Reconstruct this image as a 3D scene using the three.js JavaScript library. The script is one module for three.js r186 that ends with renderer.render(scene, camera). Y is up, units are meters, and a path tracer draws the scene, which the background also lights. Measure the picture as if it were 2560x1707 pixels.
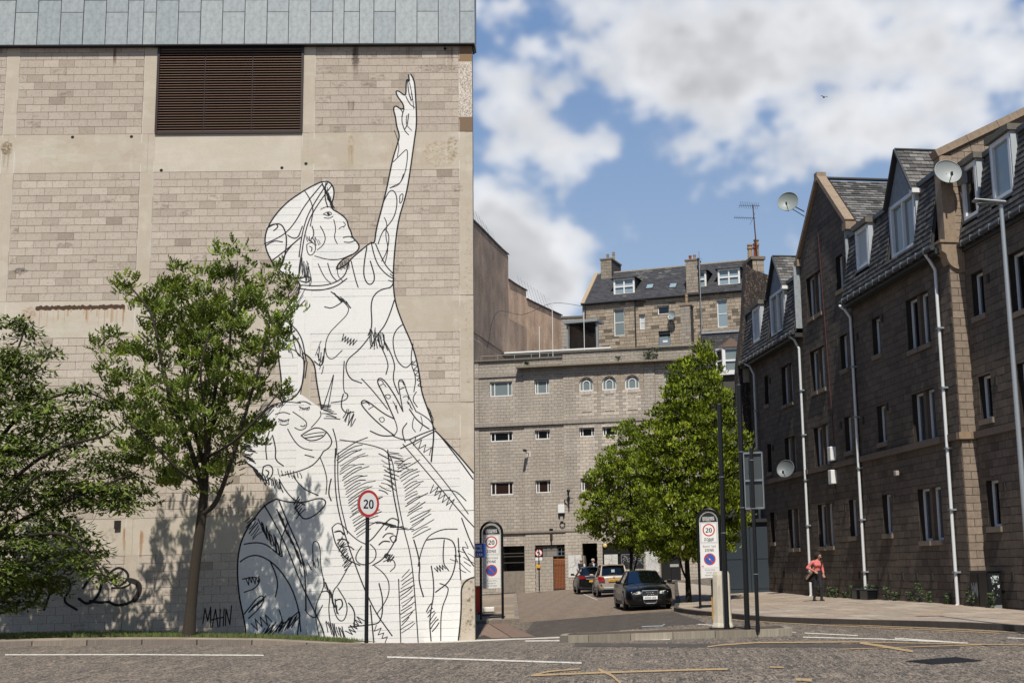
import * as THREE from 'three';
import { mergeGeometries, mergeVertices } from 'three/addons/utils/BufferGeometryUtils.js';
import { RoundedBoxGeometry } from 'three/addons/geometries/RoundedBoxGeometry.js';
import { MarchingCubes } from 'three/addons/objects/MarchingCubes.js';
import { createNoise2D, createNoise3D } from 'simplex-noise';

// ---------------------------------------------------------------- camera
const EYE = 1.7, FOC = 3217, CX = 1602, CY = 853.5, PITCH = 0.1707, ROLL = 0.0274;
const scene = new THREE.Scene();
const camera = new THREE.PerspectiveCamera(2 * Math.atan(CY / FOC) * 180 / Math.PI, 2560 / 1707, 0.5, 3000);
const cp = Math.cos(PITCH), sp = Math.sin(PITCH), cr = Math.cos(ROLL), sr = Math.sin(ROLL);
const rowR = [cr, -sr * cp, sr * sp], rowD = [-sr, -cr * cp, cr * sp], rowF = [0, sp, cp]; // right, down, forward in (X, Y, depth)
const v3 = (x, y, z) => new THREE.Vector3(x, y, z);
camera.matrixAutoUpdate = true;
camera.quaternion.setFromRotationMatrix(new THREE.Matrix4().makeBasis(v3(rowR[0], rowR[1], -rowR[2]), v3(-rowD[0], -rowD[1], rowD[2]), v3(-rowF[0], -rowF[1], rowF[2])));
camera.position.set(0, EYE, 0);
camera.setViewOffset(2560, 1707, 1280 - CX, 0, 2560, 1707);
camera.updateProjectionMatrix();

const renderer = new THREE.WebGLRenderer({ antialias: true });
renderer.toneMapping = THREE.LinearToneMapping;
renderer.toneMappingExposure = 1.1;
renderer.shadowMap.enabled = true;

// ---------------------------------------------------------------- helpers for directions
function ray(px, py) { // direction in (X, Y, depth)
  const a = (px - CX) / FOC, b = (py - CY) / FOC;
  return [rowR[0] * a + rowD[0] * b + rowF[0], rowR[1] * a + rowD[1] * b + rowF[1], rowR[2] * a + rowD[2] * b + rowF[2]];
}
const atDepth = (px, py, Z) => { const d = ray(px, py), k = Z / d[2]; return [d[0] * k, d[1] * k + EYE, Z]; }; // X, y, depth
const atHeight = (px, py, y) => { const d = ray(px, py), k = (y - EYE) / d[1]; return [d[0] * k, y, d[2] * k]; };
const T3 = (p) => v3(p[0], p[1], -p[2]);
const rng = (s) => () => { s = (s + 0x6d2b79f5) | 0; let t = Math.imul(s ^ (s >>> 15), 1 | s); t = (t + Math.imul(t ^ (t >>> 7), 61 | t)) ^ t; return ((t ^ (t >>> 14)) >>> 0) / 4294967296; };
const lerp = (a, b, t) => a + (b - a) * t, clamp = (x, a, b) => Math.min(b, Math.max(a, x)), smooth = (a, b, x) => { const t = clamp((x - a) / (b - a), 0, 1); return t * t * (3 - 2 * t); };
const n2 = createNoise2D(rng(11)), n3 = createNoise3D(rng(12));
const fbm3 = (x, y, z, o) => { let s = 0, a = 0.5, f = 1; for (let i = 0; i < o; i++) { s += a * n3(x * f + i * 7.1, y * f, z * f); a *= 0.5; f *= 2.03; } return s; };

// ---------------------------------------------------------------- sky: air and clouds
{
  const W = 2048, H = 1024, data = new Float32Array(W * H * 4), R = rng(5);
  const blobs = [];
  const blob = (px, py, wa, we, k) => { const d = ray(px / 0.91875, py / 0.91875); blobs.push([Math.atan2(d[0], d[2]), Math.atan2(d[1], Math.hypot(d[0], d[2])), wa, we, k]); };
  // cloud bank towards the right, drifting pieces in the middle, cumulus low on the left
  blob(1500, 110, 0.075, 0.045, 0.72); blob(1400, 60, 0.05, 0.03, 0.5); blob(1650, 140, 0.08, 0.055, 0.74); blob(1800, 60, 0.10, 0.05, 0.68); blob(2000, 160, 0.11, 0.08, 0.6); blob(2200, 120, 0.12, 0.08, 0.56); blob(1560, 230, 0.04, 0.03, 0.55); blob(1680, 260, 0.05, 0.025, 0.4);
  blob(2320, 300, 0.12, 0.06, 0.5); blob(2050, 330, 0.09, 0.04, 0.42); blob(1900, 300, 0.05, 0.03, 0.42); blob(1480, 340, 0.05, 0.012, 0.3); blob(1650, 440, 0.04, 0.02, 0.25); blob(1760, 420, 0.035, 0.02, 0.25);
  blob(1200, 290, 0.045, 0.035, 0.75); blob(1270, 320, 0.04, 0.03, 0.55); blob(1130, 240, 0.03, 0.03, 0.6); blob(1150, 15, 0.06, 0.02, 0.4);
  blob(1130, 500, 0.025, 0.022, 0.9); blob(1180, 570, 0.035, 0.03, 0.9); blob(1230, 640, 0.045, 0.035, 0.95); blob(1290, 680, 0.03, 0.02, 0.7); blob(1150, 620, 0.06, 0.05, 0.9); blob(950, 500, 0.1, 0.05, 0.8);
  for (let i = 0; i < 170; i++) { // the same kind of clouds all round
    const az = R() * Math.PI * 2 - Math.PI, el = 0.03 + Math.pow(R(), 1.8) * 0.8;
    if (az > -0.26 && az < 0.36 && el < 0.42) continue;
    blobs.push([az, el, 0.05 + R() * 0.09, 0.025 + R() * 0.05, 0.35 + R() * 0.5]);
  }
  for (let j = 0; j < H; j++) {
    const el = ((j + 0.5) / H - 0.5) * Math.PI, ce = Math.cos(el), y = Math.sin(el);
    for (let i = 0; i < W; i++) {
      const phi = ((i + 0.5) / W - 0.5) * 2 * Math.PI, x = Math.cos(phi) * ce, z = Math.sin(phi) * ce, o = (j * W + i) * 4;
      let r, g, b;
      if (y < -0.02) { r = 0.17; g = 0.16; b = 0.15; } else {
        const h = clamp(y, 0, 1), k = Math.pow(h, 0.5);
        r = lerp(0.58, 0.06, smooth(0.05, 0.9, k)); g = lerp(0.72, 0.165, smooth(0.05, 0.92, k)); b = lerp(0.84, 0.41, smooth(0.05, 1.0, k));
        const az = Math.atan2(x, -z);
        let d = 0;
        for (const q of blobs) {
          let da = Math.abs(az - q[0]); if (da > Math.PI) da = 2 * Math.PI - da;
          da *= ce; const e = (el - q[1]) / q[3], a = da / q[2], s = a * a + e * e;
          if (s < 6) d = Math.max(d, q[4] * Math.exp(-s * 0.75)) + 0.25 * q[4] * Math.exp(-s);
        }
        const f = fbm3(x * 9, y * 14, z * 9, 6), fine = fbm3(x * 26 + 5, y * 36, z * 26, 5);
        const dens = d * 1.1 + f * 0.62 - 0.40 + fine * 0.36;
        const a = 0.55 * smooth(-0.02, 0.34, dens) + 0.45 * smooth(-0.15, 0.8, dens);
        const toned = fbm3(x * 14 + 3, (y - 0.012) * 22, z * 14, 4);
        const c = clamp(0.82 - toned * 0.16 - smooth(0.55, 1.2, dens) * 0.2, 0.5, 0.92);
        r = lerp(r, c * 0.985, a); g = lerp(g, c * 1.0, a); b = lerp(b, c * 1.035, a);
      }
      data[o] = r * 0.885; data[o + 1] = g * 0.885; data[o + 2] = b * 0.885; data[o + 3] = 1;
    }
  }
  const t = new THREE.DataTexture(data, W, H, THREE.RGBAFormat, THREE.FloatType);
  t.mapping = THREE.EquirectangularReflectionMapping; t.magFilter = THREE.LinearFilter; t.needsUpdate = true;
  scene.background = t; scene.environment = t;
}
// ---------------------------------------------------------------- sun
const sun = new THREE.DirectionalLight(new THREE.Color(1, 0.945, 0.85), 5);
{
  const el = 55 * Math.PI / 180, az = 0.083;
  sun.target.position.set(0, 0, -50);
  sun.position.set(Math.sin(az) * Math.cos(el) * 120, Math.sin(el) * 120, -50 + Math.cos(az) * Math.cos(el) * 120);
  sun.castShadow = true; sun.shadow.mapSize.set(4096, 4096);
  Object.assign(sun.shadow.camera, { left: -60, right: 60, top: 60, bottom: -60, near: 1, far: 300 });
  scene.add(sun, sun.target);
}

// ---------------------------------------------------------------- mesh helpers
const used = new Map();
const numbered = (n) => { const k = used.get(n) || 0; used.set(n, k + 1); return k ? n + '_' + String(k).padStart(3, '0') : n; };
function thing(name, label, category, pos = [0, 0, 0], turn = 0, group) {
  const o = new THREE.Group(); o.name = numbered(name); o.position.set(...pos); o.rotation.y = turn; o.userData = { label, category };
  if (group) o.userData.group = group; scene.add(o); return o;
}
function M(name, geo, mat, parent) {
  const m = new THREE.Mesh(Array.isArray(geo) ? mg(geo) : geo, mat); m.name = name; m.castShadow = m.receiveShadow = true;
  if (parent) parent.add(m); return m;
}
function structure(name, geo, mat, parent) { const m = M(parent ? name : numbered(name), geo, mat, parent || scene); if (!parent) m.userData.kind = 'structure'; return m; }
function mg(list) {
  list = list.flat(9).filter(Boolean).map((g) => (g.index ? g.toNonIndexed() : g));
  const col = list.some((g) => g.attributes.color);
  for (const g of list) {
    const n = g.attributes.position.count;
    if (!g.attributes.uv) g.setAttribute('uv', new THREE.BufferAttribute(new Float32Array(n * 2), 2));
    if (!g.attributes.normal) g.computeVertexNormals();
    if (col && !g.attributes.color) g.setAttribute('color', new THREE.BufferAttribute(new Float32Array(n * 3).fill(1), 3));
    for (const k of Object.keys(g.attributes)) if (!['position', 'normal', 'uv', 'color'].includes(k)) g.deleteAttribute(k);
    g.morphAttributes = {};
  }
  return list.length === 1 ? list[0] : mergeGeometries(list);
}
// box by its limits; uv in metres
function bb(x0, x1, y0, y1, z0, z1) {
  const g = new THREE.BoxGeometry(x1 - x0, y1 - y0, z1 - z0); g.translate((x0 + x1) / 2, (y0 + y1) / 2, (z0 + z1) / 2);
  return metric(g);
}
function metric(g) { // uv in metres from the dominant direction of the normal
  const p = g.attributes.position, n = g.attributes.normal, u = new Float32Array(p.count * 2);
  for (let i = 0; i < p.count; i++) {
    const ax = Math.abs(n.getX(i)), ay = Math.abs(n.getY(i)), az = Math.abs(n.getZ(i));
    if (az >= ax && az >= ay) { u[2 * i] = p.getX(i); u[2 * i + 1] = p.getY(i); } else if (ax >= ay) { u[2 * i] = p.getZ(i); u[2 * i + 1] = p.getY(i); } else { u[2 * i] = p.getX(i); u[2 * i + 1] = p.getZ(i); }
  }
  g.setAttribute('uv', new THREE.BufferAttribute(u, 2)); return g;
}
const rb = (w, h, d, r, x = 0, y = 0, z = 0, s = 2) => { const g = new RoundedBoxGeometry(w, h, d, s, r); g.translate(x, y, z); return g; };
function rod(a, b, r0, r1 = r0, seg = 8) {
  const A = v3(...a), B = v3(...b), L = A.distanceTo(B), g = new THREE.CylinderGeometry(r1, r0, L, seg, 1);
  g.translate(0, L / 2, 0); g.applyQuaternion(new THREE.Quaternion().setFromUnitVectors(v3(0, 1, 0), B.clone().sub(A).normalize())); g.translate(...a); return g;
}
function tube(pts, r, seg = 6, n) { return new THREE.TubeGeometry(new THREE.CatmullRomCurve3(pts.map((p) => v3(...p))), n || pts.length * 4, r, seg); }
function cyl(r0, r1, h, x, y, z, seg = 16) { const g = new THREE.CylinderGeometry(r1, r0, h, seg); g.translate(x, y + h / 2, z); return g; }
// polygon (local x, y) pushed from z0 to z1
function slabXY(pts, z0, z1, holes = []) {
  const s = new THREE.Shape(pts.map((p) => new THREE.Vector2(...p)));
  for (const h of holes) s.holes.push(new THREE.Path(h.map((p) => new THREE.Vector2(...p))));
  const g = new THREE.ExtrudeGeometry(s, { depth: z1 - z0, bevelEnabled: false }); g.translate(0, 0, z0); return metric(g);
}
// faces from points: each face a list of [x,y,z]
function faces(list) {
  const p = [];
  for (const f of list) for (let i = 1; i + 1 < f.length; i++) p.push(...f[0], ...f[i], ...f[i + 1]);
  const g = new THREE.BufferGeometry(); g.setAttribute('position', new THREE.BufferAttribute(new Float32Array(p), 3)); g.computeVertexNormals(); return metric(g);
}
// a surface through a grid of points (rows x columns of [x,y,z])
function sheet(rows, flip) {
  const h = rows.length, w = rows[0].length, p = [], uv = [], idx = [];
  for (const r of rows) for (const q of r) { p.push(...q); uv.push(q[0], q[2]); }
  for (let j = 0; j + 1 < h; j++) for (let i = 0; i + 1 < w; i++) { const a = j * w + i, b = a + 1, c = a + w, d = c + 1; flip ? idx.push(a, b, c, b, d, c) : idx.push(a, c, b, b, c, d); }
  const g = new THREE.BufferGeometry(); g.setAttribute('position', new THREE.BufferAttribute(new Float32Array(p), 3)); g.setAttribute('uv', new THREE.BufferAttribute(new Float32Array(uv), 2)); g.setIndex(idx); g.computeVertexNormals(); return g;
}
// turn a shell's faces so that they look away from a point inside it
function out(g, c) {
  if (g.index) g = g.toNonIndexed(); const p = g.attributes.position, n = g.attributes.normal; let s = 0;
  for (let i = 0; i < p.count; i++) s += n.getX(i) * (p.getX(i) - c[0]) + n.getY(i) * (p.getY(i) - c[1]) + n.getZ(i) * (p.getZ(i) - c[2]);
  if (s < 0) { for (let i = 0; i < n.array.length; i++) n.array[i] *= -1; for (const a of Object.values(g.attributes)) for (let i = 0; i < p.count; i += 3) for (let k = 0, z = a.itemSize; k < z; k++) { const t = a.array[(i + 1) * z + k]; a.array[(i + 1) * z + k] = a.array[(i + 2) * z + k]; a.array[(i + 2) * z + k] = t; } }
  return g;
}
function place(g, m) { g.applyMatrix4(m); return g; }
// pieces of masonry, slate or boards laid in rows in the local x-y plane, each with its own edges; openings are left free
function lay(o) {
  const R = rng(o.seed || 3), out = [], rows = Math.max(1, Math.round((o.y1 - o.y0) / o.bh)), bh = (o.y1 - o.y0) / rows, j = (o.joint ?? 0.012) / 2, jit = o.jitter || 0;
  for (let r = 0; r < rows; r++) {
    const ya = o.y0 + r * bh + j, yb = o.y0 + (r + 1) * bh - j;
    let x = o.x0 - ((r % 2 ? 0.5 : 0) + (jit ? R() * 0.4 : 0)) * o.bw;
    while (x < o.x1) {
      const w = o.bw * (1 + (R() - 0.5) * jit), xa = Math.max(x, o.x0) + j, xb = Math.min(x + w, o.x1) - j, tone = R(), tone2 = R();
      x += w;
      if (xb - xa < 0.03) continue;
      let rects = [[xa, xb, ya, yb]];
      for (const h of o.holes || []) {
        const next = [];
        for (const q of rects) {
          if (h[0] >= q[1] || h[1] <= q[0] || h[2] >= q[3] || h[3] <= q[2]) { next.push(q); continue; }
          if (h[0] > q[0]) next.push([q[0], h[0], q[2], q[3]]);
          if (h[1] < q[1]) next.push([h[1], q[1], q[2], q[3]]);
          const l = Math.max(q[0], h[0]), e = Math.min(q[1], h[1]);
          if (h[2] > q[2]) next.push([l, e, q[2], h[2]]);
          if (h[3] < q[3]) next.push([l, e, h[3], q[3]]);
        }
        rects = next;
      }
      for (const q of rects) {
        if (q[1] - q[0] < 0.02 || q[3] - q[2] < 0.02) continue;
        let poly = [[q[0], q[2]], [q[1], q[2]], [q[1], q[3]], [q[0], q[3]]];
        for (const [a, b, c] of o.clips || []) { // keep a*x + b*y <= c
          const res = [];
          for (let i = 0; i < poly.length; i++) {
            const A = poly[i], B = poly[(i + 1) % poly.length], da = a * A[0] + b * A[1] - c, db = a * B[0] + b * B[1] - c;
            if (da <= 0) res.push(A);
            if (da * db < 0) { const t = da / (da - db); res.push([A[0] + (B[0] - A[0]) * t, A[1] + (B[1] - A[1]) * t]); }
          }
          poly = res;
        }
        if (poly.length < 3) continue;
        out.push({ poly, cx: (q[0] + q[1]) / 2, cy: (q[2] + q[3]) / 2, w: q[1] - q[0], h: q[3] - q[2], tone, tone2, proud: (o.proud ?? 0.012) * (o.even ? 1 : 0.75 + R() * 0.5), off: [R() * 9, R() * 9] });
      }
    }
  }
  const geo = (q) => {
    const p = [], n = [], uv = [], P = q.poly, k = P.length, yl = q.cy - q.h / 2, z = (pt) => q.proud * (o.tilt ? 1 - (1 - o.tilt) * (pt[1] - yl) / q.h : 1);
    const ou = o.uvShift ? q.off : [0, 0], add = (pt, zz, N) => { p.push(pt[0], pt[1], zz); n.push(...N); uv.push(pt[0] + ou[0], pt[1] + ou[1]); };
    for (let i = 1; i + 1 < k; i++) { add(P[0], z(P[0]), [0, 0, 1]); add(P[i], z(P[i]), [0, 0, 1]); add(P[i + 1], z(P[i + 1]), [0, 0, 1]); }
    for (let i = 0; i < k; i++) {
      const A = P[i], B = P[(i + 1) % k], L = Math.hypot(B[0] - A[0], B[1] - A[1]) || 1, N = [(B[1] - A[1]) / L, -(B[0] - A[0]) / L, 0];
      add(A, 0, N); add(B, 0, N); add(B, z(B), N); add(A, 0, N); add(B, z(B), N); add(A, z(A), N);
    }
    const g = new THREE.BufferGeometry();
    g.setAttribute('position', new THREE.BufferAttribute(new Float32Array(p), 3)); g.setAttribute('normal', new THREE.BufferAttribute(new Float32Array(n), 3)); g.setAttribute('uv', new THREE.BufferAttribute(new Float32Array(uv), 2));
    if (o.col) { const c = o.col(q), a = new Float32Array(p.length); for (let i = 0; i < a.length; i += 3) { a[i] = c[0]; a[i + 1] = c[1]; a[i + 2] = c[2]; } g.setAttribute('color', new THREE.BufferAttribute(a, 3)); }
    return g;
  };
  if (o.list) o.list.push(...out);
  const max = o.max ?? 300;
  if (o.near) out.sort((a, b) => o.near(a.cx, a.cy) - o.near(b.cx, b.cy));
  out.slice(0, max).forEach((q) => M(o.name, geo(q), o.mat, o.parent));
  if (out.length > max) { const m = M(o.rest || o.name + 's', mergeGeometries(out.slice(max).map(geo)), o.mat, o.parent); m.userData.kind = 'stuff'; }
  return out;
}

// ---------------------------------------------------------------- textures and materials
function dataTex(w, h, fn, srgb = true) {
  const d = new Uint8Array(w * h * 4);
  for (let j = 0; j < h; j++) for (let i = 0; i < w; i++) { const c = fn(i / w, j / h, i, j), o = (j * w + i) * 4; d[o] = clamp(c[0], 0, 255); d[o + 1] = clamp(c[1], 0, 255); d[o + 2] = clamp(c[2], 0, 255); d[o + 3] = 255; }
  const t = new THREE.DataTexture(d, w, h); t.wrapS = t.wrapT = THREE.RepeatWrapping; t.magFilter = THREE.LinearFilter; if (srgb) t.colorSpace = THREE.SRGBColorSpace; t.needsUpdate = true; return t;
}
const rep = (t, m) => { const c = t.clone(); c.repeat.set(1 / m, 1 / m); c.needsUpdate = true; return c; };
// noise that repeats over the unit square
const tn = (u, v, f, s) => { const a = u * 2 * Math.PI, b = v * 2 * Math.PI, k = f / (2 * Math.PI); return 0.5 * (n3(Math.cos(a) * k + s, Math.sin(a) * k, Math.cos(b) * k + 3 * s) + n3(Math.cos(a) * k - s, Math.sin(a) * k + 2 * s, Math.sin(b) * k + s)); };
const grain = dataTex(512, 512, (u, v, i, j) => { const R = (Math.imul(i * 374761393 + j * 668265263, 1274126177) >>> 8 & 255) / 255; const q = 226 + 18 * tn(u, v, 6, 1.3) + 20 * tn(u, v, 40, 2.1) + 22 * tn(u, v, 110, 4.7) + (R - 0.5) * 44; return [q, q, q]; });
const speck = dataTex(512, 512, (u, v, i, j) => { const R = (Math.imul(i * 2246822519 + j * 3266489917, 668265263) >>> 9 & 255) / 255; const q = 190 + 30 * tn(u, v, 5, 7.3) + 40 * tn(u, v, 60, 1.1) + (R < 0.16 ? -70 : R > 0.86 ? 45 : 0); return [q, q, q]; });
const plain = (hex, rough = 0.85, o = {}) => new THREE.MeshStandardMaterial({ color: hex, roughness: rough, ...o });
const stony = (hex, size = 1.2, o = {}) => new THREE.MeshStandardMaterial({ color: hex, roughness: 0.93, map: rep(grain, size), bumpMap: rep(grain, size * 0.7), bumpScale: 0.0016, ...o });
const mats = {
  mortar: stony(0x8d7f72), darkMortar: stony(0x4a423c), concrete: stony(0xcfc6b6), white: plain(0xe9e9e6, 0.55), black: plain(0x111316, 0.4), iron: plain(0x15171a, 0.5), darkGrey: plain(0x2b2d2f, 0.6), grey: plain(0x8b9296, 0.5),
  galv: plain(0x9aa0a3, 0.42, { metalness: 0.6 }), lead: stony(0xa9b0b5, 0.8, { roughness: 0.6 }), red: plain(0xc03a2c, 0.6), glass: new THREE.MeshPhysicalMaterial({ color: 0x0c1013, roughness: 0.04, metalness: 0, clearcoat: 0.6, specularIntensity: 1 }),
  glassGrey: new THREE.MeshPhysicalMaterial({ color: 0x7d8889, roughness: 0.12 }), glassBrown: new THREE.MeshPhysicalMaterial({ color: 0x33221c, roughness: 0.12 }), glassBlue: new THREE.MeshPhysicalMaterial({ color: 0x8ea0a8, roughness: 0.15 }), curtain: plain(0xc9cfcf, 0.9), glassDim: new THREE.MeshPhysicalMaterial({ color: 0x3c4446, roughness: 0.08 }),
  granite: stony(0xffffff, 1.1, { vertexColors: true }), slate: stony(0xffffff, 1.4, { vertexColors: true, roughness: 0.75 }), tan: stony(0xa8937c, 0.9), paleStone: stony(0xbdb3a6, 0.9), blackPaint: plain(0x0d0e10, 0.32), terracotta: stony(0xa8552f, 0.6), buffPot: stony(0xb39a7c, 0.6),
};
const glassInk = (hex) => plain(hex, 0.9);
function ink(w, h, draw) { const c = document.createElement('canvas'); c.width = w; c.height = h; const x = c.getContext('2d'); draw(x, w, h); const t = new THREE.CanvasTexture(c); t.colorSpace = THREE.SRGBColorSpace; t.magFilter = THREE.LinearFilter; return t; }
// flat panel facing +z whose picture fills it
function panel(w, h, x, y, z) { const g = new THREE.PlaneGeometry(w, h); g.translate(x, y, z); return g; }
// a wall: local frame with x along the wall (to the right seen from outside), z outwards
const frameHit = (f, px, py, off = 0) => { // pixel -> local x, y on the plane z = off
  const d = ray(px, py), D = v3(d[0], d[1], -d[2]), n = v3(Math.sin(f.turn), 0, Math.cos(f.turn)), u = v3(Math.cos(f.turn), 0, -Math.sin(f.turn)), O = v3(...f.pos).addScaledVector(n, off), E = v3(0, EYE, 0);
  const k = O.clone().sub(E).dot(n) / D.dot(n), p = E.addScaledVector(D, k); return [p.clone().sub(v3(...f.pos)).dot(u), p.y];
};

// ================================================================ ground
const ctl = [[-16, 30.2, -1.49], [-18, 36.3, -1.6], [-12, 30.2, -1.52], [-13.5, 36.4, -1.66], [-10.5, 36.6, -1.84], [-7, 30.2, -1.64], [-8, 36.7, -1.98], [-4.5, 30, -1.68], [-5, 37, -2.03], [1.4, 27, -1.6], [7.7, 26.4, -1.63], [10, 33, -1.62], [4.7, 31.3, -1.63], [2.1, 38.7, -1.65],
  [0.3, 46, -1.74], [-5, 45, -1.9], [-3.4, 64, -1.72], [-5, 76, -1.64], [-4, 84, -1.5], [3, 60, -1.55], [2.5, 82, -1.13], [-9, 86, -1.72], [0, 12, -1.7], [-10, 18, -1.7], [10, 18, -1.7], [-18, 18, -1.7], [1.4, 34, -1.68], [-11, 26, -1.58], [6, 50, -1.6]];
const tps = (() => {
  const U = (r2) => (r2 < 1e-9 ? 0 : r2 * Math.log(r2)), n = ctl.length, N = n + 3, A = [];
  for (let i = 0; i < N; i++) {
    const row = new Array(N + 1).fill(0);
    if (i < n) { for (let k = 0; k < n; k++) row[k] = U((ctl[i][0] - ctl[k][0]) ** 2 + (ctl[i][1] - ctl[k][1]) ** 2) + (i === k ? 2 : 0); row[n] = 1; row[n + 1] = ctl[i][0]; row[n + 2] = ctl[i][1]; row[N] = ctl[i][2]; } else for (let k = 0; k < n; k++) row[k] = i === n ? 1 : ctl[k][i - n - 1];
    A.push(row);
  }
  for (let c = 0; c < N; c++) {
    let p = c; for (let r = c + 1; r < N; r++) if (Math.abs(A[r][c]) > Math.abs(A[p][c])) p = r;
    [A[c], A[p]] = [A[p], A[c]];
    for (let r = 0; r < N; r++) if (r !== c) { const k = A[r][c] / A[c][c]; if (k) for (let q = c; q <= N; q++) A[r][q] -= k * A[c][q]; }
  }
  const w = A.map((r, i) => r[N] / r[i]);
  return (x, z) => { x = clamp(x, -20, 12); z = clamp(z, 12, 88); let s = w[n] + w[n + 1] * x + w[n + 2] * z; for (let i = 0; i < n; i++) s += w[i] * U((x - ctl[i][0]) ** 2 + (z - ctl[i][1]) ** 2); return s; };
})();
const Gh = (X, Z) => tps(X, Z) + EYE;                                  // road level at X and depth Z
const onRoad = (px, py, lift = 0) => { let y = 0, p; for (let i = 0; i < 14; i++) { p = atHeight(px, py, y); y = lerp(y, Gh(p[0], p[2]) + lift, 0.7); } return [p[0], Gh(p[0], p[2]) + lift, p[2]]; };

const roadTex = dataTex(1024, 1024, (u, v, i, j) => {
  const R = (Math.imul(i * 374761393 + j * 668265263, 1274126177) >>> 8 & 255) / 255;
  const a = tn(u, v, 9, 1.7), b = tn(u, v, 36, 3.1), c = tn(u, v, 80, 5.3), e = tn(u, v, 200, 8.9);
  const k = clamp(0.46 + 0.14 * a + 0.3 * b + 0.75 * c + 1.2 * e + (R - 0.5) * 0.6, 0, 1);
  return [lerp(52, 158, k), lerp(50, 141, k), lerp(46, 122, k)];
});
const darkRoadTex = dataTex(512, 512, (u, v, i, j) => { const R = (Math.imul(i * 374761393 + j * 668265263, 1274126177) >>> 8 & 255) / 255, k = clamp(0.4 + 0.2 * tn(u, v, 7, 2) + 0.3 * tn(u, v, 60, 6.1) + 0.3 * tn(u, v, 140, 1.9) + (R - 0.5) * 0.4, 0, 1); return [lerp(52, 112, k), lerp(47, 100, k), lerp(42, 90, k)]; });
const settTex = dataTex(1024, 1024, (u, v, i, j) => {
  const R = (Math.imul(i * 374761393 + j * 668265263, 1274126177) >>> 8 & 255) / 255, a = tn(u, v, 8, 4.4), b = tn(u, v, 40, 9.4), c = tn(u, v, 120, 2.2);
  const k = clamp(0.5 + 0.16 * a + 0.25 * b + 0.3 * c + (R - 0.5) * 0.3, 0, 1); return [lerp(88, 160, k), lerp(77, 141, k), lerp(66, 122, k)];
});
const roadMat = new THREE.MeshStandardMaterial({ roughness: 0.95, map: rep(roadTex, 6.3), bumpMap: rep(roadTex, 6.3), bumpScale: 0.003 });
{
  const axis = (a, b, far) => { const l = []; for (let x = a; x <= b + 1e-6; x += 0.75) l.push(x); let s = 2, lo = a, hi = b; while (s < far) { lo -= s; hi += s; l.unshift(lo); l.push(hi); s *= 1.7; } return l; };
  const xs = axis(-24, 18, 500), zs = axis(10, 92, 700);
  structure('road', sheet(zs.map((z) => xs.map((x) => [x, Gh(x, z), -z])), true), roadMat);
}
// a strip of sheet draped on the road along a line of pixels
function drape(pixels, widthPx, lift = 0.008, n = 14) {
  const rows = [];
  for (let s = 0; s + 1 < pixels.length; s++) for (let i = s ? 1 : 0; i <= n; i++) {
    const t = i / n, x = lerp(pixels[s][0], pixels[s + 1][0], t), y = lerp(pixels[s][1], pixels[s + 1][1], t);
    const a = onRoad(x, y - widthPx / 2, lift), b = onRoad(x, y + widthPx / 2, lift); rows.push([[a[0], a[1], -a[2]], [b[0], b[1], -b[2]]]);
  }
  return sheet(rows);
}
const worn = (r, g, b) => dataTex(256, 256, (u, v, i, j) => { const R = (Math.imul(i * 1274126177 + j * 374761393, 668265263) >>> 8 & 255) / 255, k = clamp(1 - Math.max(0, tn(u, v, 30, 3.7) * 1.3 + tn(u, v, 9, 1.7) * 0.7 + (R - 0.5) * 0.6 - 0.2), 0.15, 1); return [lerp(95, r, k), lerp(85, g, k), lerp(80, b, k)]; });
const lineWhite = new THREE.MeshStandardMaterial({ map: rep(worn(218, 212, 198), 0.9), roughness: 0.8 }), lineYellow = new THREE.MeshStandardMaterial({ map: rep(worn(178, 150, 108), 0.8), roughness: 0.8 }), patchDark = new THREE.MeshStandardMaterial({ map: rep(darkRoadTex, 3), roughness: 0.95 });
structure('dark_road_strip', drape([[1437, 1611.5], [1700, 1613], [2180, 1613.5], [2400, 1617]], 9, 0.004), patchDark);  // long narrow strip of darker road surface
structure('junction_asphalt', (() => { // darker surface at the mouth of the side street
  const rows = []; for (let i = 0; i <= 16; i++) { const t = i / 16, Z = lerp(36.5, 46.5, t), r = []; for (let k = 0; k <= 16; k++) { const X = lerp(lerp(-3.6, -4.0, t), lerp(1.6, 0.9, t), k / 16); r.push([X, Gh(X, Z) + 0.005, -Z]); } rows.push(r); }
  return sheet(rows, true);
})(), patchDark);
[[[[1060, 1603], [1200, 1599.8], [1420, 1592.5]], 3.2], [[[1313, 1602], [1500, 1600.3], [1675, 1598]], 3], [[[967, 1642], [1200, 1649], [1454, 1657]], 3.8], [[[11, 1636.5], [340, 1636], [658, 1637.8]], 3], [[[0, 1614.5], [94, 1614]], 2.2], [[[398, 1609.4], [492, 1608.2]], 1.6],
  [[[2008, 1592.5], [2200, 1597], [2420, 1607]], 2.4], [[[2012, 1582], [2145, 1588.5]], 2.2], [[[2238, 1595], [2330, 1601], [2405, 1606.5]], 2.6], [[[2520, 1594], [2640, 1599]], 2], [[[1745, 1560], [1900, 1571], [1990, 1581]], 2]].forEach(([p, w]) => structure('white_road_line', drape(p, w), lineWhite));
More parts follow.
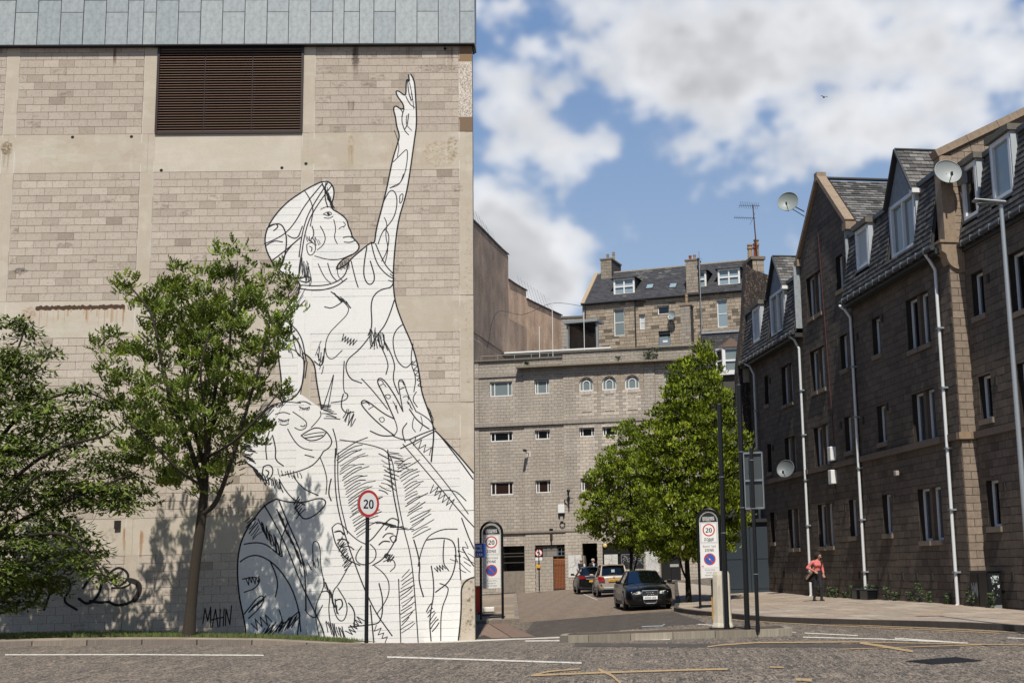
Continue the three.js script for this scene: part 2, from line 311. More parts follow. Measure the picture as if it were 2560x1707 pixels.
[[[[1769, 1616.5], [1800, 1612], [1888, 1606], [2148, 1604]], 3], [[[2148, 1604.5], [2455, 1610.5], [2640, 1613]], 2], [[[2150, 1606], [2215, 1616], [2283, 1628]], 5.5], [[[2108, 1622.6], [2300, 1616], [2455, 1611.5]], 1.8], [[[1327, 1688], [1500, 1681], [1720, 1674], [1819, 1672]], 4.5], [[[1330, 1687], [1372, 1678], [1450, 1671]], 3.5], [[[1925, 1666.8], [1960, 1668]], 3.5], [[[1990, 1697.5], [2030, 1700]], 7],
  [[[1496, 1672], [1530, 1688], [1552, 1708]], 7]].forEach(([p, w]) => structure('yellow_road_line', drape(p, w, 0.012), lineYellow));
[[[1690, 1524], [1780, 1537.5], [1840, 1545.5], [1960, 1553], [2100, 1560.5], [2354, 1571], [2560, 1581.5], [2650, 1586]], [[1690, 1527.5], [1780, 1541.5], [1840, 1549.5], [1960, 1557], [2100, 1564.5], [2354, 1575.5], [2500, 1583]]].forEach((p) => structure('double_yellow_line', drape(p, 1.5, 0.01, 8), lineYellow));
{ // cast-iron cover in the road
  const q = [[2264, 1653], [2391, 1643], [2455, 1653], [2330, 1661.5]].map((p) => onRoad(...p, 0)), c = q.reduce((a, p) => [a[0] + p[0] / 4, 0, a[2] + p[2] / 4], [0, 0, 0]);
  const t = thing('manhole_cover', 'dark iron manhole cover set in the road by yellow markings', 'manhole cover', [c[0], Gh(c[0], c[2]), -c[2]]);
  const L = q.map((p) => [p[0] - c[0], -(p[2] - c[2])]);
  const rim = (k, y0, y1) => { const pts = L.map((p) => [p[0] * k, p[1] * k]); const top = pts.map((p) => [p[0], y1, p[1]]), bot = pts.map((p) => [p[0], y0, p[1]]); return faces([top, ...pts.map((_, i) => [bot[i], bot[(i + 1) % 4], top[(i + 1) % 4], top[i]])]); };
  M('frame', rim(1, -0.03, 0.012), plain(0x1e1b19, 0.6), t); M('lid', rim(0.9, -0.02, 0.017), plain(0x121110, 0.55, { bumpMap: rep(grain, 0.3), bumpScale: 0.01 }), t);
}
// a stone with its top following the ground
function stone(pts, top, thick) { // pts: [X, Z] corners in order
  const t = pts.map((p) => [p[0], top(p[0], p[1]), -p[1]]), b = t.map((p) => [p[0], p[1] - thick, p[2]]), k = pts.length;
  const g = faces([t, ...t.map((_, i) => [b[i], b[(i + 1) % k], t[(i + 1) % k], t[i]])]);
  const nrm = g.attributes.normal, ps = g.attributes.position; // tops must face up
  if (nrm.getY(0) < 0) { for (let i = 0; i < ps.count; i += 3) for (const a of [ps, nrm, g.attributes.uv]) { const s = a.itemSize; for (let c = 0; c < s; c++) { const m = a.array[(i + 1) * s + c]; a.array[(i + 1) * s + c] = a.array[(i + 2) * s + c]; a.array[(i + 2) * s + c] = m; } } for (let i = 0; i < nrm.array.length; i++) nrm.array[i] *= -1; }
  const u = g.attributes.uv; for (let i = 0; i < u.count; i++) { u.setXY(i, ps.getX(i), ps.getZ(i)); }
  return g;
}
const kerbMat = [0x9b8e80, 0x8d8176, 0xa29586].map((c) => stony(c, 0.8)), slabMats = [0xa99984, 0x9e8c78, 0xb2a28d, 0xa79079, 0x9a8b79].map((c) => stony(c, 1.6)), darkKerb = [0x4b453f, 0x423c37, 0x554e47].map((c) => stony(c, 0.7));
// ---- pavement along the painted wall
const wallP = (() => { const p = atDepth(420, 1400, 36.4); return { pos: [p[0], 0, -36.4], turn: 0.0576 }; })();
const lw = (x, z) => { const c = Math.cos(wallP.turn), s = Math.sin(wallP.turn); return [wallP.pos[0] + c * x + s * z, -wallP.pos[2] + s * x - c * z]; }; // wall frame -> X, depth
{
  const R = rng(21), rise = (X) => 0.115 * (1 - smooth(-9.8, -6.5, X)), top = (X, Z) => Gh(X, Z) + rise(X) + 0.006;
  const kz = (X) => 30.15 + 0.004 * (X + 12);
  const pave = structure('pavement', stone([[-30, 30.25], [-6.1, 30.28], [-6.1, 31.8], [-30, 31.8]], (X, Z) => Gh(X, Z) + rise(X) - 0.02, 0.15), mats.darkMortar);
  for (let r = 0, z = 30.34; r < 2; r++, z += 0.72) for (let x = -27 + r * 0.4; x < -6.6; x += 0.9) { const w = 0.9; M('paving_slab', stone([[x + 0.008, z + 0.006], [x + w - 0.008, z + 0.006], [x + w - 0.008, z + 0.712], [x + 0.008, z + 0.712]], (X, Z) => top(X, Z) + R() * 0.003, 0.07), slabMats[Math.floor(R() * 5)], pave); }
  const kerb = structure('kerb', stone([[-30, 30.17], [-6.8, 30.2], [-6.8, 30.3], [-30, 30.28]], (X, Z) => Gh(X, Z) + rise(X) - 0.03, 0.15), mats.darkMortar);
  for (let x = -28; x < -6.6; x += 1.26) M('kerb_stone', stone([[x + 0.012, kz(x)], [x + 1.248, kz(x)], [x + 1.248, kz(x) + 0.15], [x + 0.012, kz(x) + 0.15]], top, 0.22), kerbMat[Math.floor(R() * 3)], kerb);
  // grass verge between slabs and wall
  const rows = []; for (let i = 0; i <= 60; i++) { const x = -11 + i * 0.28, a = lw(x, 0.05), r = []; for (let k = 0; k <= 10; k++) { const Z = lerp(31.78, a[1], k / 10), X = a[0]; r.push([X, top(X, Z) + (k ? 0.015 : -0.01), -Z]); } rows.push(r); }
  structure('verge_soil', sheet(rows), stony(0x4b4a2c, 0.6));
  const blade = new THREE.BufferGeometry(); blade.setAttribute('position', new THREE.BufferAttribute(new Float32Array([-0.008, 0, 0, 0.008, 0, 0, 0.004, 0.07, 0.012]), 3)); blade.setAttribute('uv', new THREE.BufferAttribute(new Float32Array(6), 2)); blade.computeVertexNormals();
  const N = 34000, im = new THREE.InstancedMesh(blade, new THREE.MeshPhysicalMaterial({ color: 0xffffff, roughness: 0.9, transmission: 0.3, side: THREE.DoubleSide }), N), m = new THREE.Matrix4(), q = new THREE.Quaternion(), c = new THREE.Color();
  for (let i = 0; i < N; i++) { const x = -11 + R() * 16.6, z = 0.04 + Math.sqrt(R()) * 4.5, p = lw(x, z), s = (0.5 + R() * 0.9) * (0.7 + 0.5 * (n2(x * 1.3, z * 2) + 0.6)); m.compose(v3(p[0], top(p[0], p[1]) + 0.01, -p[1]), q.setFromEuler(new THREE.Euler((R() - 0.5) * 0.7, R() * 6.3, (R() - 0.5) * 0.7)), v3(s * 1.3, s, s)); im.setMatrixAt(i, m); im.setColorAt(i, c.setRGB(0.075 + R() * 0.07, 0.11 + R() * 0.07, 0.025)); }
  im.name = 'grass'; im.userData = { kind: 'stuff', label: 'strip of short green grass along the foot of the painted wall', category: 'grass' }; im.castShadow = im.receiveShadow = true; scene.add(im);
}
// ---- right pavement: kerb line from pixels on its top edge, carried on beyond the frame and up the side street
const rightW = { pos: [9.095, 0, -37.96], turn: -1.3856 };
const rw = (x, z) => { const c = Math.cos(rightW.turn), s = Math.sin(rightW.turn); return [rightW.pos[0] + c * x + s * z, -rightW.pos[2] + s * x - c * z]; };
const toRw = (X, Z) => { const c = Math.cos(rightW.turn), s = Math.sin(rightW.turn), a = X - rightW.pos[0], b = -Z - rightW.pos[2]; return [c * a - s * b, s * a + c * b]; };
const kerbLine = [[16, 13], [10.4, 21.6], ...[[2560, 1564], [2354, 1554.5], [2100, 1548.5], [1901, 1540.5], [1836, 1534.5], [1780, 1527.5], [1685, 1512.5]].map((p) => { const q = atHeight(...p, 0.2); return [q[0], q[2]]; }), [0.95, 48], [1.15, 54], [1.3, 62], [1.5, 72], [1.7, 81]];
const pTop = (X, Z) => Gh(X, Z) + 0.13;
{
  const R = rng(31), curve = new THREE.CatmullRomCurve3(kerbLine.map((p) => v3(p[0], 0, p[1]))), L = curve.getLength(), step = 1.05;
  const side = (t, w) => { const p = curve.getPointAt(clamp(t, 0, 1)), d = curve.getTangentAt(clamp(t, 0, 1)); return [p.x + d.z * w, p.z - d.x * w]; };
  const kerb = structure('kerb', (() => { const g = []; for (let t = 0; t < 1; t += 0.02) g.push(stone([side(t, 0.02), side(t + 0.02, 0.02), side(t + 0.02, 0.13), side(t, 0.13)], (X, Z) => pTop(X, Z) - 0.02, 0.2)); return mg(g); })(), mats.darkMortar);
  for (let s = 0; s < L; s += step) M('kerb_stone', stone([side((s + 0.01) / L, 0), side((s + step - 0.01) / L, 0), side((s + step - 0.01) / L, 0.16), side((s + 0.01) / L, 0.16)], (X, Z) => pTop(X, Z) + 0.004, 0.24), darkKerb[Math.floor(R() * 3)], kerb);
  const samples = []; for (let i = 0; i <= 400; i++) { const q = side(i / 400, 0.17), l = toRw(...q); samples.push(l); }
  const kz = (x) => { let best = 3, bd = 1e9; for (let i = 0; i + 1 < samples.length; i++) { const a = samples[i], b = samples[i + 1]; if ((a[0] - x) * (b[0] - x) <= 0 && a[0] !== b[0]) { const z = lerp(a[1], b[1], (x - a[0]) / (b[0] - a[0])); if (z < bd) { bd = z; best = z; } } } return best; };
  const base = []; for (let x = -46; x < 20; x += 1) { const zs = [0, 0.25, 0.5, 0.75, 1].map((k) => k * kz(x)); base.push(zs.map((z) => { const p = rw(x, z - 0.02 * z); return [p[0], pTop(...p) - 0.03, -p[1]]; })); }
  const pave = structure('pavement', sheet(base, true), mats.darkMortar);
  const all = [];
  for (let x = -44; x < 14; x += 0.9) {
    const a = x, b = x + 0.9, za = kz(a), zb = kz(b); let z = 0, r = 0;
    while (z < Math.max(za, zb) - 0.05) {
      const nz = z + 0.75, A1 = Math.min(nz, za), B1 = Math.min(nz, zb), A0 = Math.min(z, za), B0 = Math.min(z, zb), j = 0.008;
      if (A1 - A0 > 0.05 || B1 - B0 > 0.05) all.push({ p: [rw(a + j, A0 + j), rw(b - j, B0 + j), rw(b - j, B1 - j), rw(a + j, A1 - j)], m: Math.floor(R() * 5), k: Math.abs(x - 2) + z * 0.2 });
      z = nz; r++;
    }
  }
  all.sort((p, q) => p.k - q.k);
  const rsl = [0xb7a897, 0xac9d8c, 0xc2b3a0, 0xb8a28d, 0xb0a191].map((c) => stony(c, 1.6));
  all.slice(0, 300).forEach((s) => M('paving_slab', stone(s.p, (X, Z) => pTop(X, Z) + s.m * 0.0008, 0.05), rsl[s.m], pave));
  if (all.length > 300) { const m = M('paving_slabs', mg(all.slice(300).map((s) => stone(s.p, pTop, 0.05))), rsl[2], pave); m.userData.kind = 'stuff'; }
}
// ---- left pavement of the side street and the flat slabs in front of it
{
  const R = rng(41), e0 = atHeight(1298, 1548, Gh(-4.3, 44.6) + 0.1), e1 = atHeight(1291, 1485, Gh(-7.5, 76) + 0.1), kx = (Z) => lerp(e0[0], e1[0], (Z - e0[2]) / (e1[2] - e0[2])), top = (X, Z) => Gh(X, Z) + 0.1, z0 = e0[2];
  const pave = structure('pavement', (() => { const rows = []; for (let z = z0 + 0.1; z < 86; z += 2) rows.push([[-16, top(-16, z) - 0.02, -z], [-10, top(-10, z) - 0.02, -z], [kx(z) - 0.1, top(kx(z), z) - 0.02, -z]]); return sheet(rows, true); })(), mats.darkMortar);
  for (let r = 0, z = z0 + 0.16; z < 80; r++, z += z < 60 ? 0.95 : 1.9) { const d = z < 60 ? 0.95 : 1.9; for (let c = 0; c < 7; c++) { const xr = kx(z) - 0.17 - c * 0.8 - (r % 2 && c ? 0.35 : 0), xl = kx(z) - 0.17 - (c + 1) * 0.8 - (r % 2 ? 0.35 : 0); M('paving_slab', stone([[xl + 0.008, z + 0.008], [xr - 0.008, z + 0.008], [xr - 0.008, z + d - 0.008], [xl + 0.008, z + d - 0.008]], top, 0.05), slabMats[Math.floor(R() * 5)], pave); } }
  const kerb = structure('kerb', stone([[kx(z0) - 0.14, z0 + 0.02], [kx(z0) - 0.02, z0 + 0.02], [kx(80) - 0.02, 80], [kx(80) - 0.14, 80]], (X, Z) => top(X, Z) - 0.03, 0.2), mats.darkMortar);
  for (let z = z0; z < 80; z += 1.1) M('kerb_stone', stone([[kx(z) - 0.16, z + 0.01], [kx(z), z + 0.01], [kx(z + 1.1), z + 1.09], [kx(z + 1.1) - 0.16, z + 1.09]], (X, Z) => top(X, Z) + 0.004, 0.24), kerbMat[Math.floor(R() * 3)], kerb);
  for (let k = 0; k < 8; k++) { const x = kx(z0) - 0.02 - k * 1.05, f = 0.06 * k * 0.6; M('kerb_stone', stone([[x - 1.04, z0 - 0.02 - f - 0.04], [x, z0 - 0.02 - f], [x, z0 + 0.14], [x - 1.04, z0 + 0.14]], (X, Z) => top(X, Z) + 0.004, 0.24), kerbMat[Math.floor(R() * 3)], kerb); }
  const apron = structure('corner_slabs', (() => { const q = [[1120, 1600], [1282, 1594.5], [1240, 1559], [1150, 1563]].map((p) => onRoad(...p)); return stone(q.map((p) => [p[0], p[2]]), (X, Z) => Gh(X, Z) + 0.004, 0.05); })(), mats.darkMortar);
  const ap = (l, c) => M('paving_slab', stone(l.map((p) => onRoad(...p)).map((p) => [p[0], p[2]]), (X, Z) => Gh(X, Z) + 0.016, 0.05), stony(c, 1.2), apron);
  ap([[1120, 1600], [1205, 1597], [1196, 1562], [1150, 1563]], 0x8d7667); ap([[1206, 1597], [1276, 1594.5], [1222, 1561], [1197, 1562]], 0x977f6e); ap([[1279, 1594], [1338, 1592.5], [1262, 1560], [1225, 1561]], 0x8b7364);
  // setts of the side street: too fine to tell apart, one worn surface
  const rows = []; for (let i = 0; i <= 40; i++) { const t = i / 40, r = []; for (let k = 0; k <= 12; k++) { const s = k / 12, zz = lerp(lerp(44.8, 47.6, s), 86, t), xl = kx(zz) + 0.02, xr = 1.25; const X = lerp(xl, xr, s); r.push([X, Gh(X, zz) + 0.009, -zz]); } rows.push(r); }
  structure('side_street', sheet(rows, true), new THREE.MeshStandardMaterial({ map: rep(settTex, 5), bumpMap: rep(settTex, 5), bumpScale: 0.008, roughness: 0.92 }));
  structure('white_road_line', drape([[1451, 1481.5], [1494, 1500]], 1.3, 0.016), lineWhite);
}
// ---- traffic island
{
  const R = rng(51), f = [[1424, 1594], [1560, 1594.5], [1800, 1594.5], [1950, 1595.5], [2004, 1596]].map((p) => onRoad(...p)), h = 0.15, top = (X, Z) => Gh(X, Z) + h;
  const zf = f[2][2], x0 = f[0][0], x1 = f[4][0], dep = 2.1, out = (k) => { // rounded outline, inset k
    const p = [], r = 0.45; for (const [cx, cz, a0] of [[x0 + r, zf + r, Math.PI], [x1 - r, zf + r, 1.5 * Math.PI], [x1 - r, zf + dep - r, 0], [x0 + r, zf + dep - r, 0.5 * Math.PI]]) for (let i = 0; i <= 4; i++) { const a = a0 + i * Math.PI / 8; p.push([cx + Math.cos(a) * (r - k), cz + Math.sin(a) * (r - k)]); } return p;
  };
  const isl = structure('traffic_island', stone(out(0.13), (X, Z) => top(X, Z) - 0.004, 0.2), new THREE.MeshStandardMaterial({ map: rep(settTex, 2.5), color: 0xb0a69a, bumpMap: rep(settTex, 2), bumpScale: 0.012, roughness: 0.95 }));
  const o = out(0), n = out(0.15), path = [0]; for (let i = 1; i <= o.length; i++) path.push(path[i - 1] + Math.hypot(o[i % o.length][0] - o[i - 1][0], o[i % o.length][1] - o[i - 1][1]));
  const at = (P, s) => { s = ((s % path[o.length]) + path[o.length]) % path[o.length]; let i = 0; while (path[i + 1] < s) i++; const t = (s - path[i]) / (path[i + 1] - path[i]), a = P[i], b = P[(i + 1) % P.length]; return [lerp(a[0], b[0], t), lerp(a[1], b[1], t)]; };
  const N = Math.round(path[o.length] / 0.92), st = path[o.length] / N;
  for (let k = 0; k < N; k++) { const a = k * st + 0.006, b = (k + 1) * st - 0.006, m = (a + b) / 2; M('kerb_stone', stone([at(o, a), at(o, m), at(o, b), at(n, b), at(n, m), at(n, a)], (X, Z) => top(X, Z) + 0.004 * Math.sin(k * 3), 0.3), stony([0xa39a88, 0x958b7a, 0xada391][k % 3], 0.6), isl); }
}

// ================================================================ the big windowless building with the painted wall
const TX0 = -10, TX1 = 8.6, TY0 = -0.7, TY1 = 17.5;
{
  const S = 2048, cv = document.createElement('canvas'); cv.width = cv.height = S; const g = cv.getContext('2d'), R = rng(61);
  const X = (x) => (x - TX0) / (TX1 - TX0) * S, Y = (y) => (TY1 - y) / (TY1 - TY0) * S, kx = S / (TX1 - TX0), ky = S / (TY1 - TY0);
  const cols = [[-9.6, -9.22], [-5.21, -4.84], [-1.2, -0.82], [3.48, 3.83], [8.12, 8.51]], bands = [[13.41, 14.58], [8.5, 9.58], [5.37, 6.43], [2.3, 3.32]], zones = [[14.58, 17.37], [9.58, 13.41], [6.43, 8.5], [3.32, 5.37], [-0.62, 2.3]];
  // --- the building: a mass behind the wall whose right flank runs back along the side lane
  const b = thing('theatre_building', 'tall windowless block building with a painted white figure mural and zinc roof band', 'building', wallP.pos, wallP.turn);
  const back = -32;
  const wallM = M('wall', slabXY([[-40, -0.8], [8.5, -0.8], [8.5, 17.9], [-40, 17.9]], -0.25, 0, [[[-0.8, 14.6], [3.46, 14.6], [3.46, 17.36], [-0.8, 17.36]]]), mats.mortar, b);
  M('rear_wall', faces([[[8.48, -0.8, -0.25], [3.5, -0.8, back], [3.5, 17.6, back], [8.48, 17.6, -0.25]], [[-40, -0.8, back], [3.5, -0.8, back], [3.5, 17.6, back], [-40, 17.6, back]], [[-40, 17.6, -0.25], [8.48, 17.6, -0.25], [3.5, 17.6, back], [-40, 17.6, back]]]), mats.concrete, b);
  // --- paint the map: concrete and blocks first
  g.fillStyle = '#beb2a1'; g.fillRect(0, 0, S, S);
  const patch = (x0, x1, y0, y1, n, cA, a) => { for (let i = 0; i < n; i++) { const x = lerp(x0, x1, R()), y = lerp(y0, y1, R()), w = 0.05 + R() * R() * 0.9, h = 0.05 + R() * R() * 0.5, c = cA[Math.floor(R() * cA.length)]; g.fillStyle = 'rgba(' + c + ',' + (a * (0.4 + R())).toFixed(3) + ')'; g.beginPath(); for (let k = 0; k < 11; k++) { const an = k / 11 * 6.283, q = 0.6 + R() * 0.6; g.lineTo(X(x + Math.cos(an) * w * q), Y(y + Math.sin(an) * h * q)); } g.fill(); } };
  for (const q of bands) patch(-10, 8.6, q[0], q[1], 420, ['214,206,190', '190,178,156', '205,196,180', '172,160,138', '222,216,204'], 0.13);
  for (const q of cols) patch(q[0], q[1], -0.6, 17.4, 150, ['214,205,190', '186,174,152', '205,195,178'], 0.14);
  g.fillStyle = 'rgba(216,208,194,0.42)'; g.fillRect(X(-0.8), Y(14.58), kx * 4.25, ky * 1.17); g.fillStyle = 'rgba(212,203,188,0.35)'; for (const q of [[2.3, 3.32], [5.37, 6.43], [8.5, 9.58]]) g.fillRect(0, Y(q[1]), X(3.4), ky * (q[1] - q[0])); // paler cast panels
  patch(-10, 8.6, 2.3, 14.5, 500, ['225,218,206', '180,168,148'], 0.06);
  // --- concrete frame
  const con = new THREE.MeshStandardMaterial({ roughness: 0.9, bumpMap: rep(grain, 2.2), bumpScale: 0.0015 }), blockM = new THREE.MeshStandardMaterial({ roughness: 0.95, bumpMap: rep(speck, 0.9), bumpScale: 0.002 });
  cols.forEach((q, i) => { for (const z of [[-0.7, 2.3], [3.32, 5.37], [6.43, 8.5], [9.58, 13.41], [14.58, 17.6]]) { if (z[0] === 14.58 && i === 2) M('column', bb(q[0], q[1] - 0.005, z[0] + 0.004, z[1], -0.3, 0.016), con, b); else M('column', bb(q[0], q[1], z[0] + 0.004, z[1] - (z[1] < 17 ? 0.004 : 0), -0.3, i === 4 ? 0.024 : 0.016), con, b); } });
  for (const q of bands) { let e = [-10, ...cols.slice(1).map((c) => (c[0] + c[1]) / 2), 8.515]; for (let k = 0; k + 1 < e.length; k++) M('concrete_band', bb(e[k] + 0.004, e[k + 1] - 0.004, q[0], q[1], -0.3, 0.010 + (k % 2) * 0.004), con, b); }
  { const q = frameHit(wallP, 286, 1322), r = frameHit(wallP, 302, 1301); M('vent_box', [bb(q[0], r[0], q[1], r[1], -0.02, 0.09)], plain(0x1c1816, 0.6), b); }
  M('plinth', bb(-10, 8.12, -0.8, -0.62, -0.2, 0.012), con, b);
  // --- blocks
  const list = [], gapsX = []; for (let i = 0; i + 1 < cols.length; i++) gapsX.push([cols[i][1] + 0.012, cols[i + 1][0] - 0.012]);
  zones.forEach((z, zi) => gapsX.forEach((q, qi) => {
    if (zi === 0 && qi === 2) return;
    const l = [];
    const big = zi === 0 && (qi === 3 || qi === 1) || zi === 1 && qi === 2;
    lay({ parent: wallM, name: 'block', rest: 'blocks', x0: q[0], x1: q[1], y0: z[0] + 0.006, y1: z[1] - 0.006, bw: 0.451, bh: 0.2275, joint: 0.011, proud: 0.01, even: true, mat: blockM, seed: zi * 9 + qi + 1, max: big ? 130 : 0, list: l });
    list.push(...l);
  }));
  {
    const rest = wallM.children.filter((c) => c.name === 'blocks'); const m = mergeGeometries(rest.map((c) => c.geometry)); rest.forEach((c) => wallM.remove(c));
    M('blocks', m, blockM, wallM).userData.kind = 'stuff';
    const one = wallM.children.filter((c) => c.name === 'block'); if (one.length > 300) { const extra = one.slice(300); extra.forEach((c) => wallM.remove(c)); M('blocks', mergeGeometries(extra.map((c) => c.geometry)), blockM, wallM).userData.kind = 'stuff'; }
  }
  zones.forEach((z, zi) => gapsX.forEach((q, qi) => { if (zi === 0 && qi === 2) return; g.fillStyle = '#836a57'; g.fillRect(X(q[0]), Y(z[1] - 0.006), kx * (q[1] - q[0]), ky * (z[1] - z[0] - 0.012)); }));
  for (const q of list) {
    let t = q.tone < 0.1 ? -14 : q.tone > 0.9 ? 9 : (q.tone - 0.5) * 9; if (q.tone2 < 0.012) t -= 30;
    const up = q.cy > 14 ? -5 : q.cy < 9 ? 8 : 0, c = [190 + t + up, 178 + t + up, 164 + t + up];
    g.fillStyle = 'rgb(' + c.map((v) => Math.round(v)).join(',') + ')'; g.fillRect(X(q.cx - q.w / 2) - 0.3, Y(q.cy + q.h / 2) - 0.3, q.w * kx + 0.6, q.h * ky + 0.6);
    for (let k = 0; k < 26; k++) { const d = R(); g.fillStyle = d < 0.5 ? 'rgba(120,104,92,0.30)' : d < 0.8 ? 'rgba(222,208,194,0.30)' : 'rgba(70,60,55,0.28)'; g.fillRect(X(q.cx + (R() - 0.5) * q.w), Y(q.cy + (R() - 0.5) * q.h), 1 + R() * 3, 1 + R() * 2); }
    if (q.tone2 > 0.93) { g.fillStyle = 'rgba(110,96,84,0.16)'; for (let k = 0; k < 16; k++) g.fillRect(X(q.cx + (R() - 0.5) * q.w * 0.9), Y(q.cy + (R() - 0.5) * q.h * 0.9), 4 + R() * 16, 2 + R() * 6); }
  }
  // --- stains that can be seen one by one
  const run = (x, y, w, len, n, col) => { for (let i = 0; i < n; i++) { g.fillStyle = 'rgba(' + col + ',' + (0.04 + R() * 0.1).toFixed(3) + ')'; const xx = x + (R() + R() - 1) * w, l = len * (0.25 + R() * 0.75); g.fillRect(X(xx), Y(y - R() * len * 0.15), 1 + R() * 4, l * ky); } };
  const blot = (x, y, w, h, n, col) => { for (let i = 0; i < n; i++) { const a = R() * 6.283, q = Math.sqrt(R()) ; g.fillStyle = 'rgba(' + col + ',' + (0.05 + R() * 0.16).toFixed(3) + ')'; g.fillRect(X(x + Math.cos(a) * q * w), Y(y + Math.sin(a) * q * h), 1 + R() * 7, 1 + R() * 5); } };
  run(-2.1, 17.3, 0.07, 0.6, 26, '60,42,26'); run(5.0, 17.35, 0.12, 1.0, 60, '62,50,42'); run(6.6, 17.3, 0.1, 0.5, 20, '70,56,46'); run(7.8, 17.3, 0.15, 0.7, 26, '70,56,46'); blot(7.4, 16.6, 0.6, 0.12, 200, '84,68,58'); blot(5.0, 16.9, 0.12, 0.2, 90, '40,34,30'); run(4.9, 15.6, 0.14, 0.5, 26, '74,60,50');
  blot(-5.1, 14.2, 0.16, 0.2, 260, '84,66,38'); run(-5.1, 14.2, 0.16, 0.6, 26, '110,90,60'); blot(7.5, 13.9, 0.5, 0.4, 420, '140,112,72'); blot(7.9, 14.1, 0.16, 0.4, 200, '100,78,46'); blot(4.9, 14.2, 0.1, 0.3, 90, '150,124,80'); run(4.9, 14.2, 0.1, 0.7, 20, '150,124,80'); run(6.6, 14.3, 1.2, 0.9, 90, '170,146,108');
  for (const [x, y] of [[-3.2, 14.5], [-1.5, 14.5], [2.9, 13.5], [7.7, 17.2], [3.6, 13.62], [-0.6, 13.46]]) { g.fillStyle = '#17130f'; g.beginPath(); g.arc(X(x), Y(y), 5, 0, 7); g.fill(); }
  // spalled edge with rust in the second band
  g.fillStyle = '#4c372a'; g.beginPath(); for (let i = 0; i <= 60; i++) g.lineTo(X(-4.0 + i * 0.042), Y(9.42 + R() * 0.05)); for (let i = 60; i >= 0; i--) g.lineTo(X(-4.0 + i * 0.042), Y(9.35 - R() * 0.05)); g.fill(); for (let i = 0; i < 26; i++) { g.fillStyle = 'rgba(150,92,46,' + (0.14 + R() * 0.2) + ')'; g.fillRect(X(-4.0 + R() * 2.6), Y(9.36), 1 + R() * 5, (0.1 + R() * 0.45) * ky); }
  blot(-4.2, 9.25, 0.2, 0.2, 180, '140,92,60'); run(-1.25, 3.1, 0.05, 0.8, 26, '150,104,62'); run(-0.78, 3.0, 0.05, 0.8, 30, '146,92,54'); blot(-1.6, 2.9, 0.2, 0.2, 120, '120,108,92'); run(-1.1, 6.2, 0.05, 0.5, 14, '120,70,44');
  g.fillStyle = '#5f5d5d'; g.fillRect(X(-5.5), Y(10.62), 0.43 * kx, 0.21 * ky); blot(-4.5, 10.5, 0.2, 0.1, 160, '58,52,48'); blot(-3.3, 11.25, 0.22, 0.08, 160, '120,110,100');
  // corner post: brown coat, pebbled white coat, brown coat
  g.fillStyle = '#8d7458'; g.fillRect(X(8.1), Y(17.4), kx * 0.5, ky * 0.62); g.fillStyle = '#c9bfb2'; g.fillRect(X(8.1), Y(16.78), kx * 0.5, ky * 1.75); for (let i = 0; i < 900; i++) { g.fillStyle = R() < 0.5 ? '#e6ded2' : '#94867a'; g.fillRect(X(8.1 + R() * 0.42), Y(16.76 - R() * 1.7), 2, 3); } g.fillStyle = '#806a55'; g.fillRect(X(8.1), Y(15.03), kx * 0.5, ky * 0.45); blot(8.3, 2, 0.25, 1.6, 300, '150,138,120'); blot(8.35, 9.5, 0.12, 3, 300, '128,118,102'); blot(8.25, 0.4, 0.2, 0.5, 200, '120,108,80');
  for (let i = 0; i < 26; i++) blot(8.2 + R() * 0.3, 0 + R() * 2.6, 0.025, 0.04, 12, '70,60,50');
  // thin white sealant lines beside the columns
  g.strokeStyle = 'rgba(222,222,222,0.7)'; g.lineWidth = 2; for (const c of cols) for (const x of c) { if (x > 8.3) continue; g.setLineDash([60 + R() * 120, 30 + R() * 60]); g.beginPath(); g.moveTo(X(x), 0); g.lineTo(X(x), S); g.stroke(); } g.setLineDash([]);

  // --- the mural: a white silhouette of one person carried on another's shoulders, drawn in loose black line
  const mp = (p) => { const q = frameHit(wallP, p[0] / 0.91875, p[1] / 0.91875); return [X(q[0]), Y(q[1])]; };
  const trace = (pts, close) => { const P = pts.map(mp); g.beginPath(); if (close) { P.forEach((p) => g.lineTo(...p)); g.closePath(); return; } g.moveTo(...P[0]); for (let i = 1; i + 1 < P.length; i++) g.quadraticCurveTo(P[i][0], P[i][1], (P[i][0] + P[i + 1][0]) / 2, (P[i][1] + P[i + 1][1]) / 2); g.lineTo(...P[P.length - 1]); };
  g.lineCap = g.lineJoin = 'round';
  const pen = (w, ...lines) => { g.strokeStyle = '#16161a'; for (const l of lines) { g.lineWidth = w * (0.85 + R() * 0.4); trace(l); g.stroke(); } };
  const hatch = (x0, y0, x1, y1, n, len, ang, w = 3) => { g.strokeStyle = '#16161a'; for (let i = 0; i < n; i++) { const t = n > 1 ? i / (n - 1) : 0, a = ang + (R() - 0.5) * 0.35, l = len * (0.6 + R() * 0.7), x = lerp(x0, x1, t), y = lerp(y0, y1, t); g.lineWidth = w * (0.7 + R() * 0.5); trace([[x - Math.cos(a) * l / 2, y - Math.sin(a) * l / 2], [x + (R() - 0.5) * 6, y + (R() - 0.5) * 6], [x + Math.cos(a) * l / 2, y + Math.sin(a) * l / 2]]); g.stroke(); } };
  const zig = (x0, y0, x1, y1, n, amp, w = 3) => { n = Math.round(n * 1.4); w *= 0.85; const l = []; const dx = x1 - x0, dy = y1 - y0, L = Math.hypot(dx, dy) || 1; for (let i = 0; i <= n; i++) { const t = i / n, s = (i % 2 ? 1 : -1) * amp * (0.6 + R() * 0.6); l.push([x0 + dx * t - dy / L * s, y0 + dy * t + dx / L * s]); } g.strokeStyle = '#16161a'; g.lineWidth = w; trace(l, false); const P = l.map(mp); g.beginPath(); P.forEach((p) => g.lineTo(...p)); g.stroke(); };
